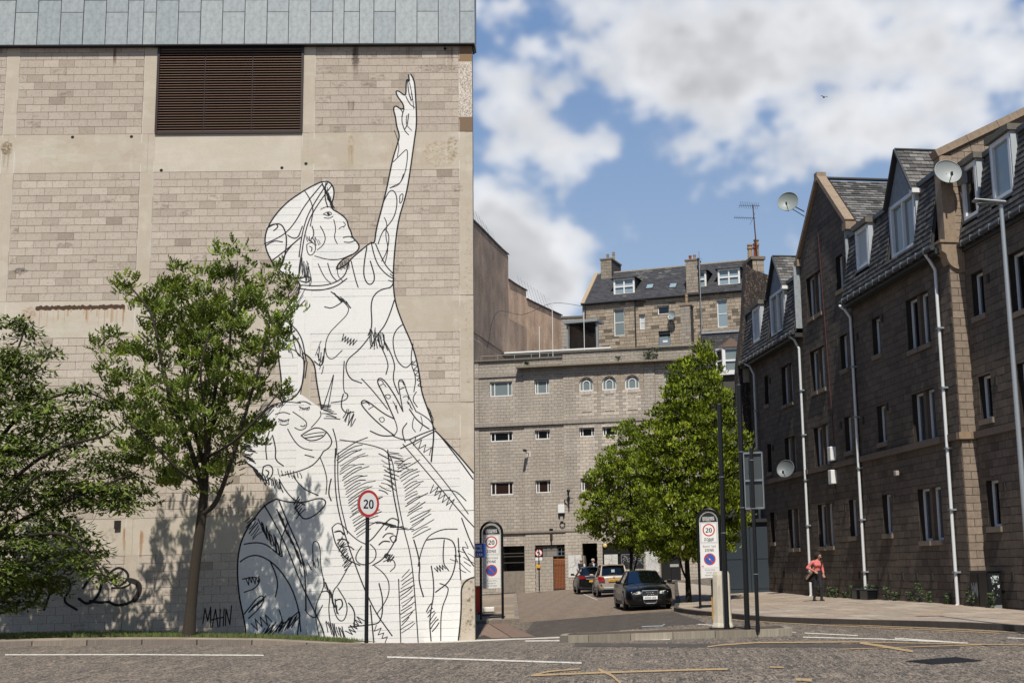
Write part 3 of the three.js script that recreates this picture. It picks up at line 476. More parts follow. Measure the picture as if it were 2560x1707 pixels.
  const upper = [[943, 171], [951, 183], [953, 205], [955, 238], [957, 285], [951, 325], [941, 398], [932, 450], [915, 502], [907, 562], [902, 632], [905, 690], [925, 745], [947, 792], [962, 850], [967, 900], [984, 945], [998, 985], [990, 1060], [760, 1060], [738, 940], [726, 880], [722, 830], [690, 805], [700, 830], [692, 905], [640, 930], [648, 890], [636, 800], [642, 735], [662, 700], [683, 682], [690, 652], [676, 640], [648, 628], [626, 606], [606, 566], [611, 522], [650, 470], [700, 436], [745, 413], [764, 424], [768, 448], [757, 478], [780, 490], [797, 505], [799, 520], [806, 532], [808, 545], [820, 556], [826, 568], [816, 582], [792, 592], [776, 606], [770, 622], [798, 606], [806, 594], [830, 574], [852, 556], [860, 560], [863, 528], [876, 480], [890, 424], [900, 370], [912, 332], [918, 312], [910, 290], [908, 268], [902, 250], [908, 242], [919, 251], [928, 250], [925, 238], [912, 222], [908, 209], [916, 209], [932, 223], [932, 196], [934, 180], [940, 190], [938, 172]];
  const lower = [[640, 930], [660, 905], [690, 905], [740, 940], [800, 1000], [985, 985], [1000, 990], [1040, 1030], [1087, 1086], [1088, 1326], [1058, 1332], [1060, 1400], [1052, 1475], [1048, 1500], [560, 1500], [565, 1455], [559, 1418], [548, 1370], [543, 1300], [551, 1245], [572, 1205], [606, 1160], [634, 1146], [620, 1120], [594, 1094], [566, 1062], [556, 1010], [575, 970], [600, 945]];
  g.fillStyle = '#eceae6'; trace(upper, true); g.fill(); trace(lower, true); g.fill();
  for (const shape of [upper, lower]) { g.save(); trace(shape, true); g.clip(); patch(-0.5, 8.5, -0.5, 16.6, 900, ['222,220,215', '243,242,239', '212,211,208', '236,234,229'], 0.13); g.restore(); } // roller marks in the white
  g.strokeStyle = '#16161a'; g.lineWidth = 4.4; trace(upper.slice(0, 19), false); g.stroke(); trace(upper.slice(20), false); g.stroke(); trace(lower.slice(6, 9), false); g.stroke(); trace(lower.slice(14, 23), false); g.stroke(); trace(lower.slice(9, 13), false); g.stroke();
  // raised hand and arm
  pen(2.4, [[940, 190], [946, 215], [950, 250]], [[936, 186], [937, 210], [944, 232]], [[932, 222], [940, 240], [952, 247]], [[928, 250], [920, 270], [928, 300], [938, 310]], [[934, 265], [930, 285], [945, 300]], [[919, 251], [926, 258], [922, 268]], [[938, 262], [936, 285], [930, 296]], [[944, 215], [948, 226], [944, 232], [942, 222]], [[903, 372], [925, 350], [937, 340], [933, 390], [918, 425], [895, 432]], [[895, 432], [908, 425], [920, 420], [926, 400]], [[878, 470], [890, 440], [905, 436], [913, 460], [906, 500], [880, 530]], [[868, 560], [880, 520], [895, 540], [888, 580], [876, 600]], [[882, 500], [890, 512], [884, 540], [892, 570], [884, 604]], [[905, 300], [918, 330], [912, 360]], [[918, 450], [926, 440], [924, 462], [917, 470], [918, 450]]);
  // cap, hair and face
  pen(3.2, [[606, 560], [640, 548], [672, 520], [700, 470], [740, 422]], [[762, 425], [720, 480], [700, 530], [690, 600], [684, 640]], [[752, 420], [712, 478], [694, 530], [686, 590]], [[612, 525], [640, 505], [660, 540], [652, 600], [640, 620]], [[622, 600], [650, 580], [690, 545]], [[700, 440], [722, 470], [712, 520]], [[748, 420], [744, 450], [752, 476]], [[616, 520], [630, 512], [640, 520], [628, 530]], [[660, 540], [680, 556], [694, 520]], [[608, 566], [626, 552], [648, 556]], [[640, 620], [650, 588], [672, 560]], [[690, 640], [704, 634], [716, 640], [706, 650], [690, 646]]);
  hatch(742, 426, 760, 468, 22, 22, 1.0, 2); hatch(750, 440, 763, 474, 12, 16, 1.7, 2); hatch(704, 548, 732, 556, 8, 16, 1.3, 2.2); hatch(688, 606, 708, 634, 16, 38, 1.6, 1.8); hatch(672, 655, 690, 690, 12, 40, 2.1, 1.8);
  pen(2.6, [[742, 492], [752, 485], [763, 490], [754, 497], [742, 492]], [[736, 481], [750, 473], [764, 478]], [[744, 500], [754, 503], [764, 497]], [[788, 510], [795, 516], [788, 521]], [[778, 526], [784, 520], [790, 522]], [[788, 546], [800, 542], [809, 546]], [[790, 556], [802, 558], [814, 553]], [[735, 520], [748, 540], [744, 562], [728, 574]], [[704, 562], [714, 555], [725, 563], [723, 580], [711, 589], [704, 577], [704, 562]], [[710, 566], [717, 568], [714, 578]], [[722, 588], [750, 597], [780, 597], [808, 584]], [[704, 600], [716, 640], [712, 655]], [[776, 606], [772, 630], [786, 645]], [[730, 606], [742, 636], [760, 652]], [[752, 605], [758, 630], [772, 645]], [[716, 520], [722, 535], [716, 548]], [[766, 505], [772, 525], [766, 545], [774, 560]]);
  hatch(751, 490, 755, 492, 4, 6, 1.4, 2.6); hatch(780, 612, 800, 606, 8, 20, 1.4, 2.2);
  // shirt
  pen(3, [[690, 655], [740, 660], [790, 640], [800, 605]], [[684, 662], [720, 670], [770, 660], [796, 640]], [[806, 600], [815, 640], [822, 660]], [[852, 556], [860, 600], [885, 630], [903, 640]], [[862, 560], [880, 605], [902, 628]], [[842, 568], [832, 620], [840, 650], [852, 655], [862, 640], [850, 600]], [[896, 630], [906, 636], [902, 648], [892, 644]], [[903, 640], [905, 660], [870, 665], [850, 690], [855, 750], [845, 770]], [[642, 735], [670, 720], [700, 690]], [[660, 740], [690, 760], [703, 830]], [[652, 752], [680, 772], [696, 812]], [[636, 800], [670, 795], [700, 830]], [[770, 680], [800, 700], [800, 720], [780, 740], [750, 770], [745, 810], [760, 830], [785, 805]], [[790, 690], [765, 710], [745, 705]], [[905, 690], [890, 740], [865, 770], [850, 800]], [[925, 745], [900, 760], [905, 820], [930, 850], [948, 830]], [[850, 770], [830, 800], [790, 830], [800, 870], [830, 880]], [[880, 780], [910, 830], [900, 870], [915, 905]], [[866, 780], [894, 830], [886, 860]], [[790, 830], [785, 900], [800, 905], [795, 920], [760, 925]], [[722, 830], [740, 850], [745, 800]], [[728, 812], [736, 838], [742, 818]], [[740, 940], [760, 880], [768, 850], [752, 940]], [[830, 870], [850, 890], [890, 940]], [[672, 772], [676, 800], [690, 826], [688, 790], [672, 772]], [[700, 830], [696, 860], [690, 905]], [[705, 832], [700, 868]], [[788, 905], [780, 930], [792, 950], [812, 946]], [[948, 790], [940, 830], [956, 866], [950, 900]], [[956, 900], [944, 915], [958, 935]]);
  hatch(770, 680, 800, 700, 7, 26, 0.9, 3); hatch(850, 775, 884, 785, 11, 40, 1.45, 3); zig(785, 775, 815, 790, 7, 8, 3); zig(950, 830, 966, 890, 7, 6, 3); hatch(745, 930, 762, 962, 9, 34, 0.2, 3); hatch(650, 790, 668, 810, 4, 22, 1.2, 2.4); hatch(792, 950, 812, 970, 7, 26, 1.9, 3); hatch(730, 800, 740, 850, 5, 30, 1.8, 2.6);
  // the hand resting on the chest
  pen(3.2, [[905, 1000], [870, 975], [832, 935], [828, 922], [840, 918], [880, 950], [905, 962]], [[905, 962], [880, 905], [866, 880], [868, 868], [880, 870], [905, 905], [925, 945]], [[925, 945], [915, 890], [915, 872], [926, 872], [935, 905], [955, 945]], [[955, 945], [985, 960], [998, 985]], [[900, 1000], [930, 1015], [960, 1000], [1000, 985]], [[985, 985], [960, 970], [940, 940]], [[905, 1000], [880, 1004], [850, 990]], [[930, 1015], [920, 990], [934, 972]]);
  pen(2.4, [[832, 926], [842, 922], [848, 930]], [[868, 874], [876, 872], [880, 880]], [[917, 876], [924, 875], [927, 884]], [[870, 962], [878, 956], [884, 965], [876, 972], [870, 962]], [[884, 908], [892, 904], [898, 912], [890, 918], [884, 908]], [[926, 912], [936, 908], [938, 918]], [[905, 962], [915, 985], [905, 1000]], [[872, 886], [880, 880], [886, 888]], [[846, 940], [856, 934]], [[918, 894], [928, 890]], [[950, 960], [944, 980], [954, 992]], [[966, 956], [972, 974], [964, 990]]);
  hatch(905, 930, 912, 940, 3, 14, 1.2, 2.4); hatch(936, 925, 944, 935, 3, 12, 1.2, 2.4); hatch(985, 940, 992, 965, 5, 14, 1.1, 2.6);
  // head of the carrying person, tipped back
  pen(3, [[600, 948], [622, 930], [655, 922], [690, 926]], [[632, 952], [648, 945], [665, 951]], [[639, 962], [650, 969], [663, 963]], [[642, 974], [652, 978], [662, 973]], [[680, 925], [697, 920], [713, 929]], [[687, 934], [698, 941], [710, 935]], [[672, 946], [690, 958], [705, 970], [702, 984], [688, 989], [676, 982]], [[690, 978], [697, 981], [700, 976]], [[691, 1000], [706, 990], [722, 982], [738, 984], [749, 992]], [[691, 1000], [704, 1012], [724, 1012], [742, 1004], [749, 992]], [[698, 1000], [722, 994], [744, 993]], [[700, 1006], [722, 1003], [740, 1000]], [[714, 982], [738, 958], [735, 945]], [[749, 992], [763, 1008], [759, 1026], [742, 1037]], [[742, 1037], [728, 1064], [690, 1082], [645, 1092]], [[660, 985], [672, 1010], [692, 1030], [716, 1034]], [[604, 1072], [616, 1065], [627, 1076], [624, 1094], [611, 1106], [600, 1096], [604, 1072]], [[610, 1080], [619, 1082], [612, 1096]], [[618, 990], [608, 1020], [612, 1055]], [[640, 1100], [660, 1140], [700, 1160]], [[735, 1052], [752, 1090], [748, 1135]], [[672, 1092], [690, 1120], [730, 1138]], [[625, 1000], [634, 1030], [630, 1056], [650, 1070]], [[764, 985], [776, 1020], [768, 1060]], [[700, 1045], [720, 1050]]);
  hatch(641, 967, 661, 967, 6, 7, 1.9, 1.8); hatch(689, 939, 708, 939, 6, 6, 1.9, 1.8);
  for (const [x, y, a] of [[612, 940, 2.3], [596, 956, 2.5], [582, 978, 2.8], [572, 1002, 3.0], [567, 1028, 3.3], [570, 1052, 3.6], [580, 1074, 3.9], [594, 1092, 4.2]]) hatch(x - 9, y - 9, x + 9, y + 9, 9, 26, a, 2.6);
  hatch(600, 1098, 645, 1116, 14, 24, 1.35, 2.8); hatch(640, 1086, 690, 1092, 8, 16, 1.3, 2.4); hatch(622, 934, 655, 926, 8, 16, 2.2, 2.4);
  // collar, open checked shirt
  pen(3.2, [[634, 1146], [680, 1160], [740, 1140], [752, 1160], [700, 1200], [680, 1170]], [[640, 1150], [660, 1200], [700, 1290], [702, 1400]], [[606, 1160], [630, 1200], [660, 1260], [690, 1340], [740, 1440], [746, 1470]], [[770, 1030], [765, 1120], [790, 1230], [850, 1390], [900, 1460]], [[776, 1040], [772, 1120], [798, 1226]], [[780, 1010], [850, 1020], [900, 1040], [908, 1120], [925, 1210], [945, 1280], [955, 1400], [960, 1475]], [[890, 1034], [898, 1110], [916, 1200]], [[1000, 990], [940, 1020], [920, 1030]], [[925, 1020], [985, 1090], [1060, 1180], [1088, 1210]], [[940, 1010], [1010, 1090], [1075, 1180]], [[1010, 1000], [1050, 1050], [1086, 1100]], [[850, 1390], [858, 1475]], [[915, 1330], [920, 1475]], [[980, 1240], [1030, 1230], [1050, 1260], [1040, 1330], [1000, 1360]], [[1052, 1236], [1058, 1332]], [[990, 1300], [1000, 1350], [985, 1420], [990, 1475]], [[1010, 1340], [1030, 1345], [1028, 1365], [1012, 1400], [1012, 1475]], [[960, 1300], [970, 1240], [1010, 1215], [1050, 1215]], [[1000, 1130], [1040, 1120], [1070, 1150]], [[1060, 1190], [1074, 1230], [1088, 1260]], [[1062, 1260], [1080, 1290], [1088, 1300]], [[950, 1240], [966, 1290], [960, 1330], [972, 1370]], [[1020, 1240], [1014, 1290], [1030, 1310]], [[760, 1100], [752, 1130], [760, 1150]]);
  for (let i = 0; i < 30; i++) { const t = i / 29, x = 778 + t * 46 + (R() - 0.5) * 8, y = 1036 + t * 190, l = 26 + R() * 40; pen(2.4, [[x - 6, y + 8], [x + l * 0.5, y - l * 0.34 + R() * 6], [x + l, y - l * 0.5 + R() * 10]]); }
  for (let i = 0; i < 24; i++) { const t = i / 23, x = 918 + t * 36 + (R() - 0.5) * 8, y = 1060 + t * 165, l = 18 + R() * 30; pen(2.4, [[x - 4, y + 10], [x + l * 0.5, y - l * 0.2 + R() * 6], [x + l, y - l * 0.5 + R() * 10]]); }
  for (let i = 0; i < 16; i++) { const y = 1318 + i * 8.5, l = 16 + R() * 18; pen(2.2, [[918 + R() * 6, y + 8], [922 + l * 0.6, y - 4], [920 + l, y - 8 - R() * 8]]); }
  hatch(880, 1130, 905, 1080, 7, 30, 0.3, 2.8); zig(990, 1120, 1040, 1160, 8, 11, 2.6); zig(950, 1010, 990, 1040, 5, 10, 2.6); hatch(870, 1200, 930, 1215, 10, 30, 0.1, 2.6); hatch(905, 1040, 925, 1075, 8, 26, 0.2, 2.4); hatch(884, 1050, 900, 1120, 7, 26, 0.5, 2.6);
  // hands gripping, jacket arm, trousers
  pen(3.2, [[762, 1212], [772, 1199], [787, 1206], [801, 1224], [822, 1242], [838, 1249]], [[770, 1222], [783, 1218], [793, 1231]], [[775, 1240], [790, 1236], [801, 1247]], [[785, 1257], [800, 1252], [812, 1262]], [[762, 1212], [766, 1240], [780, 1266], [800, 1288], [826, 1298]], [[915, 1196], [902, 1187], [887, 1198], [871, 1217], [855, 1238], [838, 1249]], [[908, 1207], [895, 1204], [885, 1217]], [[902, 1226], [889, 1223], [879, 1234]], [[894, 1244], [881, 1241], [870, 1251]], [[915, 1196], [914, 1226], [900, 1256], [880, 1284], [856, 1298]], [[830, 1255], [810, 1280], [830, 1300], [860, 1290], [865, 1265], [850, 1250]], [[860, 1300], [890, 1320], [895, 1360], [880, 1390], [865, 1410]], [[800, 1300], [780, 1340], [760, 1360], [770, 1420], [790, 1430], [800, 1390], [775, 1350]], [[720, 1300], [715, 1250], [725, 1240], [735, 1255], [735, 1300], [745, 1340], [738, 1360], [720, 1400], [735, 1475]], [[738, 1360], [760, 1350], [752, 1410], [770, 1475]], [[551, 1290], [575, 1270], [620, 1285], [660, 1330], [685, 1390], [690, 1450]], [[560, 1250], [600, 1240], [640, 1275], [650, 1280], [640, 1250], [660, 1200]], [[556, 1330], [600, 1320], [590, 1350], [560, 1360]], [[570, 1420], [610, 1385], [600, 1360], [560, 1410]], [[640, 1440], [680, 1410], [690, 1400], [680, 1475]], [[700, 1400], [720, 1430], [740, 1390]], [[800, 1440], [850, 1435], [875, 1430], [880, 1380], [870, 1340]], [[768, 1222], [780, 1216], [788, 1228]], [[895, 1235], [905, 1226], [912, 1240], [902, 1248], [895, 1235]], [[880, 1290], [900, 1280], [910, 1300], [896, 1312]], [[800, 1385], [816, 1400], [812, 1440]], [[770, 1380], [782, 1372], [788, 1390], [778, 1400]], [[620, 1290], [640, 1330], [632, 1370]], [[640, 1400], [652, 1432], [640, 1450]]);
  hatch(600, 1210, 640, 1260, 14, 34, 1.3, 3.2); hatch(640, 1180, 690, 1290, 24, 30, 1.2, 3.2); zig(565, 1335, 595, 1330, 6, 8, 3); hatch(575, 1400, 605, 1375, 8, 20, -0.8, 3.2); zig(580, 1440, 620, 1420, 5, 14, 3.2); hatch(600, 1455, 680, 1425, 17, 34, -1.0, 3.2); hatch(750, 1440, 790, 1455, 9, 26, 1.2, 3.2); zig(800, 1455, 830, 1420, 8, 9, 3); hatch(745, 1340, 775, 1400, 9, 30, 1.3, 3); hatch(780, 1240, 800, 1300, 18, 22, 2.3, 3); hatch(690, 1310, 730, 1290, 5, 26, 1.2, 2.8); zig(1040, 1290, 1075, 1250, 6, 8, 2.4); hatch(1062, 1310, 1085, 1280, 5, 26, 0.6, 2.4); zig(1000, 1310, 1020, 1300, 5, 7, 3); hatch(680, 1150, 690, 1180, 6, 26, 2.2, 3.2); hatch(985, 1395, 1000, 1440, 7, 22, -0.9, 2.8); hatch(570, 1190, 590, 1230, 8, 26, 2.3, 3); hatch(885, 1275, 900, 1285, 7, 16, 2.2, 3); zig(860, 1440, 890, 1470, 5, 8, 2.6);
  // bottom left: a tag in letters and a fat looping scrawl
  g.strokeStyle = '#241f1d'; g.lineWidth = 3.4; for (const l of [[[465, 1432], [470, 1397], [476, 1426], [483, 1394], [483, 1440]], [[486, 1441], [494, 1399], [500, 1440]], [[484, 1424], [502, 1419]], [[505, 1399], [504, 1438]], [[504, 1419], [513, 1417]], [[514, 1398], [512, 1437]], [[517, 1436], [518, 1399], [527, 1434], [531, 1391]]]) { const P = l.map(mp); g.beginPath(); P.forEach((p) => g.lineTo(...p)); g.stroke(); }
  pen(7, [[190, 1350], [215, 1310], [235, 1330], [225, 1370], [200, 1390], [180, 1375]], [[240, 1330], [262, 1300], [290, 1310], [296, 1330], [268, 1350], [256, 1335], [270, 1318]], [[256, 1350], [280, 1352], [302, 1340], [290, 1330]], [[296, 1332], [318, 1334], [322, 1360], [300, 1385], [265, 1392], [248, 1380], [232, 1385], [206, 1380]], [[100, 1400], [120, 1340], [150, 1320], [165, 1350], [140, 1380], [175, 1400]], [[40, 1360], [70, 1330], [95, 1345], [80, 1385], [50, 1400]]); g.lineWidth = 16; g.strokeStyle = '#241f1d'; trace([[298, 1333], [318, 1337], [320, 1360], [308, 1378]]); g.stroke();
  // fine grain over everything
  const im = g.getImageData(0, 0, S, S), d = im.data; let s = 12345;
  for (let i = 0; i < d.length; i += 4) { s = (Math.imul(s, 1664525) + 1013904223) | 0; const k = 1 + ((s >>> 16 & 255) / 255 - 0.5) * 0.07; d[i] *= k; d[i + 1] *= k; d[i + 2] *= k; }
  g.putImageData(im, 0, 0);
  const t = new THREE.CanvasTexture(cv); t.colorSpace = THREE.SRGBColorSpace; t.magFilter = THREE.LinearFilter; t.repeat.set(1 / (TX1 - TX0), 1 / (TY1 - TY0)); t.offset.set(-TX0 / (TX1 - TX0), -TY0 / (TY1 - TY0)); con.map = t; blockM.map = t;
  wallM.material = new THREE.MeshStandardMaterial({ map: t, roughness: 0.95 });
  // --- louvre
  const frameM = plain(0x2a1a14, 0.5), slatM = plain(0xffffff, 0.5, { vertexColors: true }), lou = M('louvre', [bb(-0.82, 3.48, 17.28, 17.37, -0.12, 0.05), bb(-0.82, 3.48, 14.56, 14.64, -0.12, 0.06), bb(-0.83, -0.76, 14.63, 17.29, -0.12, 0.05), bb(3.42, 3.49, 14.63, 17.29, -0.12, 0.05), bb(0.56, 0.58, 14.64, 17.28, -0.1, 0.0), bb(1.96, 1.98, 14.64, 17.28, -0.1, 0.0), bb(-0.8, 3.46, 14.6, 17.3, -0.34, -0.3)], frameM, b);
  for (let i = 0; i < 33; i++) { const y = 14.67 + i * 0.0795; for (const [xa, xb] of [[-0.76, 0.555], [0.585, 1.955], [1.985, 3.42]]) { const s1 = new THREE.BoxGeometry(xb - xa, 0.008, 0.1); s1.rotateX(0.75); s1.translate((xa + xb) / 2, y + 0.03, -0.04); const s2 = bb(xa, xb, y - 0.009, y + 0.009, -0.006, 0.008); const paintIt = (g, c) => { const n = g.attributes.position.count, a = new Float32Array(n * 3); for (let k = 0; k < n; k++) a.set(c, k * 3); g.setAttribute('color', new THREE.BufferAttribute(a, 3)); return g; }; M('slat', [paintIt(s1, [0.02, 0.013, 0.01]), paintIt(s2, [0.2, 0.115, 0.075])], slatM, lou); } }
  // --- zinc panels of the roof edge, top outside the frame
  const zinc = [0xb3bbbe, 0xb8bfc1, 0xaeb7ba].map((c) => new THREE.MeshStandardMaterial({ color: c, roughness: 0.55, metalness: 0.1, map: rep(grain, 0.9) }));
  const seam = [-10.5, -9.85, -9.2, -8.55, -7.9, -7.25, -6.6, -5.95, ...[-25, 32, 89, 146.5, 203.5, 260, 315.5, 354, 386, 442, 498, 553, 609, 665, 719, 774, 830, 858, 897, 933, 987, 1041.5, 1095, 1149].map((px) => frameHit(wallP, px, 110, 0.2)[0]), 8.6];
  const fas = M('roof_fascia', [bb(-40, 8.58, 17.3, 19.6, -0.6, 0.16), bb(-40, 8.56, 17.18, 17.3, -0.4, 0.0)], plain(0x22262a, 0.6), b), R2 = rng(9);
  for (let i = 0; i + 1 < seam.length; i++) { const lowY = i % 2 ? 18.32 : 18.7; [[17.3, lowY], [lowY, 19.66], [lowY + 2.0, 22.45]].slice(0, 2).forEach(([y0, y1], k) => M('zinc_panel', bb(seam[i] + 0.011, seam[i + 1] - 0.011, y0 + 0.01, y1 - 0.008, 0.165, 0.186 + (i % 3) * 0.003), zinc[Math.floor(R2() * 3)], fas)); }
  M('zinc_side', bb(8.583, 8.6, 17.3, 19.6, -0.6, 0.17), zinc[0], fas); M('drip_edge', bb(-40, 8.6, 17.27, 17.295, 0.0, 0.2), plain(0x1b1e21, 0.5), fas);
}

// ================================================================ windows
function windowUnit(parent, x0, x1, y0, y1, z, o = {}) {
  const f = o.fw ?? 0.06, d = o.fd ?? 0.06, fm = o.frame || mats.white, g = [bb(x0, x1, y0, y0 + f, z, z + d), bb(x0, x1, y1 - f, y1, z, z + d), bb(x0, x0 + f, y0 + f, y1 - f, z, z + d), bb(x1 - f, x1, y0 + f, y1 - f, z, z + d)];
  for (const m of o.mull || []) { const x = lerp(x0, x1, m); g.push(bb(x - f * 0.4, x + f * 0.4, y0 + f, y1 - f, z + 0.004, z + d - 0.004)); }
  for (const m of o.trans || []) { const y = lerp(y0, y1, m); g.push(bb(x0 + f, x1 - f, y - f * 0.4, y + f * 0.4, z + 0.008, z + d - 0.008)); }
  const w = M(o.name || 'window', g, fm, parent), xs = [0, ...(o.mull || []), 1], ys = [0, ...(o.trans || []), 1];
  for (let i = 0; i + 1 < xs.length; i++) for (let k = 0; k + 1 < ys.length; k++) M('pane', bb(lerp(x0, x1, xs[i]) + f * 0.5, lerp(x0, x1, xs[i + 1]) - f * 0.5, lerp(y0, y1, ys[k]) + f * 0.5, lerp(y0, y1, ys[k + 1]) - f * 0.5, z + 0.012, z + 0.022), o.pane || mats.glass, w);
  if (o.sill) M('sill', bb(x0 - 0.05, x1 + 0.05, y0 - 0.13, y0 - 0.003, -0.1, o.sill), o.sillMat || mats.paleStone, w);
  return w;
}
const cvar = (c, k) => (q) => { const t = 1 + (q.tone - 0.5) * k, s = (q.tone2 - 0.5) * 0.06; return [c[0] * t * (1 + s), c[1] * t, c[2] * t * (1 - s)]; };

// ================================================================ grey block building closing the side street
const greyF = { pos: [-4.642, 0, -85], turn: -0.143 };
{
  const b = thing('granite_block_building', 'grey block building with white framed slit windows and three arched windows', 'building', greyF.pos, greyF.turn);
  M('hull', [bb(-13.7, 8.6, 3.2, 14.85, -14, -0.32), bb(-13.7, 8.6, -0.6, 3.2, -14, -3.2), bb(-13.7, 8.6, 14.85, 15.0, -14, -0.1)], mats.darkGrey, b);
  const toned = [[0.48, 1.44], [2.02, 2.99], [3.56, 4.53]];  // arch spans; the block columns under them are paler cleaned stone
  const wins = [[-5.67, -4.12, 12.99, 14.0, 'glassGrey'], [-2.59, -1.58, 13.03, 13.98, 'glassGrey'], [-5.67, -4.12, 9.96, 10.6, 'glass'], [-2.6, -1.57, 9.99, 10.61, 'glass'], [0.43, 1.45, 10.04, 10.64, 'glass'], [1.98, 3.0, 10.04, 10.64, 'glass'], [3.54, 4.56, 10.05, 10.65, 'glass'], [-5.67, -4.12, 6.41, 7.27, 'glassBrown'], [-2.6, -1.58, 6.45, 7.29, 'glassBrown'], [0.46, 1.46, 6.47, 7.32, 'glassBrown'], [2.0, 3.0, 6.47, 7.32, 'glassBrown'], [3.56, 4.56, 6.47, 7.32, 'glassBrown'], [6.2, 7.4, 9.9, 10.7, 'glass'], [6.2, 7.4, 6.4, 7.3, 'glassBrown'], [6.2, 7.4, 13.0, 14.0, 'glassGrey']];
  const doors = [[-4.87, -3.4, -0.1, 3.05], [-2.67, -0.69, -0.1, 3.06], [0.48, 1.46, -0.1, 3.08], [1.81, 4.54, 1.35, 3.01], [5.61, 6.89, 0.3, 2.61]];
  const bays = [[-13.7, -6.42, 0.05, 15.4], [-6.42, -3.32, 0, 15.4], [-3.32, -0.62, 0.05, 15.4], [-0.62, 5.57, 0.11, 15.72], [5.57, 8.6, 0.05, 15.72]], H = [];
  bays.forEach(([x0, x1, z, yt], i) => {
    const holes = [...wins, ...doors].filter((w) => w[0] < x1 && w[1] > x0).map((w) => w.slice(0, 4)), arches = i === 3 ? toned.map((a) => [a[0] - 0.29, a[1] + 0.29, 13.06, 14.34]) : [];
    const rectH = (h) => [[h[0], h[2]], [h[1], h[2]], [h[1], h[3]], [h[0], h[3]]];
    const w = M('wall', slabXY([[x0 + 0.001, -0.6], [x1 - 0.001, -0.6], [x1 - 0.001, yt], [x0 + 0.001, yt]], -0.3, -0.012, [...holes, ...(i === 3 ? toned.map((a) => [a[0], a[1], 13.06, 13.9]) : [])].map(rectH)), stony(0x84705e), b);
    w.position.z = z;
    lay({ parent: w, name: 'block', x0, x1, y0: -0.5, y1: yt, bw: 0.42, bh: 0.205, joint: 0.016, proud: 0.012, holes: [...holes, ...arches], mat: mats.granite, uvShift: true, seed: 70 + i, max: i === 3 ? 150 : i === 2 ? 100 : i === 1 ? 50 : 0, near: (x, y) => Math.abs(y - 8),
      col: (q) => { let k = 0.52 + (q.tone - 0.5) * 0.05; if (i === 3) for (const a of toned) if (q.cx > a[0] - 0.1 && q.cx < a[1] + 0.1 && q.cy > 7.4 && q.cy < 13.1 && !(q.cy > 10.9 && q.cy < 11.45)) k = 0.68 + (q.tone - 0.5) * 0.06; if (q.cy < 3.9) k += 0.05; if (q.cy > 14.9) k -= 0.08; k *= 1 + 0.13 * n2(q.cx * 1.1, q.cy * 0.13) + 0.07 * n2(q.cx * 0.4, q.cy * 0.5 + 20); const s = (q.tone2 - 0.5) * 0.03; return [k * (1.06 + s), k * 0.93, k * (0.775 - s)]; } });
  });
  // joins and bands, pieces of dressed stone
  const band = (x0, x1, y0, y1, z, len, m) => { for (let x = x0; x < x1 - 0.05; x += len) M('dressed_stone', bb(x + 0.006, Math.min(x + len, x1) - 0.006, y0, y1, -0.05, z), m, b); };
  band(-13.7, 8.6, 10.95, 11.2, 0.2, 0.95, stony(0xb0a69a, 0.9)); band(-6.9, -3.36, 14.3, 14.52, 0.1, 1.0, stony(0xb0a69a, 0.9)); band(-3.75, 8.6, 14.78, 14.9, 0.62, 1.0, stony(0x9a917f, 0.9)); band(-3.32, 8.6, 14.33, 14.37, 0.16, 1.5, stony(0xc2b9ad, 0.9));
  band(-13.7, -0.64, 15.4, 15.5, 0.16, 1.1, stony(0x8b8172, 0.9)); band(-0.64, 8.6, 15.72, 15.81, 0.22, 1.1, stony(0x8b8172, 0.9)); band(-4.9, 8.6, 3.86, 3.95, 0.15, 1.2, stony(0x9c9184, 0.9));
  M('parapet_return', bb(-0.64, -0.6, 14.9, 15.72, -0.3, 0.1), stony(0x7d7266), b);
  for (const w of wins) windowUnit(b, w[0], w[1], w[2], w[3], (w[0] > -0.6 && w[0] < 5.5 ? 0.05 : 0) - 0.17, { mull: [0.2, 0.8], fw: 0.075, pane: mats[w[4]] });
  for (const a of toned) {
    const c = (a[0] + a[1]) / 2, r = 0.48, ys = 13.53, arc = (rr, n = 14, y = ys) => { const p = []; for (let i = 0; i <= n; i++) { const t = Math.PI * i / n; p.push([c + Math.cos(t) * rr, y + Math.sin(t) * rr]); } return p; };
    const sur = M('arch_surround', slabXY([[a[0] - 0.28, 13.06], [a[0] - 0.28, 14.34], [a[1] + 0.28, 14.34], [a[1] + 0.28, 13.06], [c + r, 13.06], ...arc(r), [c - r, 13.06]], -0.2, 0.115), stony(0xb5a592), b);
    for (let i = 0; i < 9; i++) { const t0 = Math.PI * i / 9 + 0.012, t1 = Math.PI * (i + 1) / 9 - 0.012, P = (t, q) => [c + Math.cos(t) * q, ys + Math.sin(t) * q]; M('voussoir', slabXY([P(t0, r + 0.005), P(t0, 0.755), P(t1, 0.755), P(t1, r + 0.005)], 0.1, 0.128 + (i === 4 ? 0.01 : 0)), stony([0xbcae9d, 0xb2a392, 0xc4b7a6][i % 3], 0.6), sur); }
    const fr = (r0, r1, y0) => slabXY([[c + r1, y0], ...arc(r1), [c - r1, y0], [c - r0, y0], ...arc(r0).reverse(), [c + r0, y0]], -0.04, 0.03);
    const w = M('window', [fr(0.41, 0.48, 13.06), fr(0.21, 0.26, 13.1), bb(c - r, c + r, 13.06, 13.14, -0.04, 0.04), bb(c - 0.02, c + 0.02, ys + 0.24, ys + 0.42, -0.03, 0.025)], mats.white, b); M('pane', slabXY([[c + 0.43, 13.1], ...arc(0.43), [c - 0.43, 13.1]], -0.03, -0.015), mats.glassGrey, w);
    M('apron_panel', bb(c - 0.33, c + 0.33, 12.78, 12.83, 0.1, 0.15), mats.paleStone, b); M('apron_panel', bb(c - 0.33, c + 0.33, 11.68, 11.73, 0.1, 0.15), mats.paleStone, b);
  }
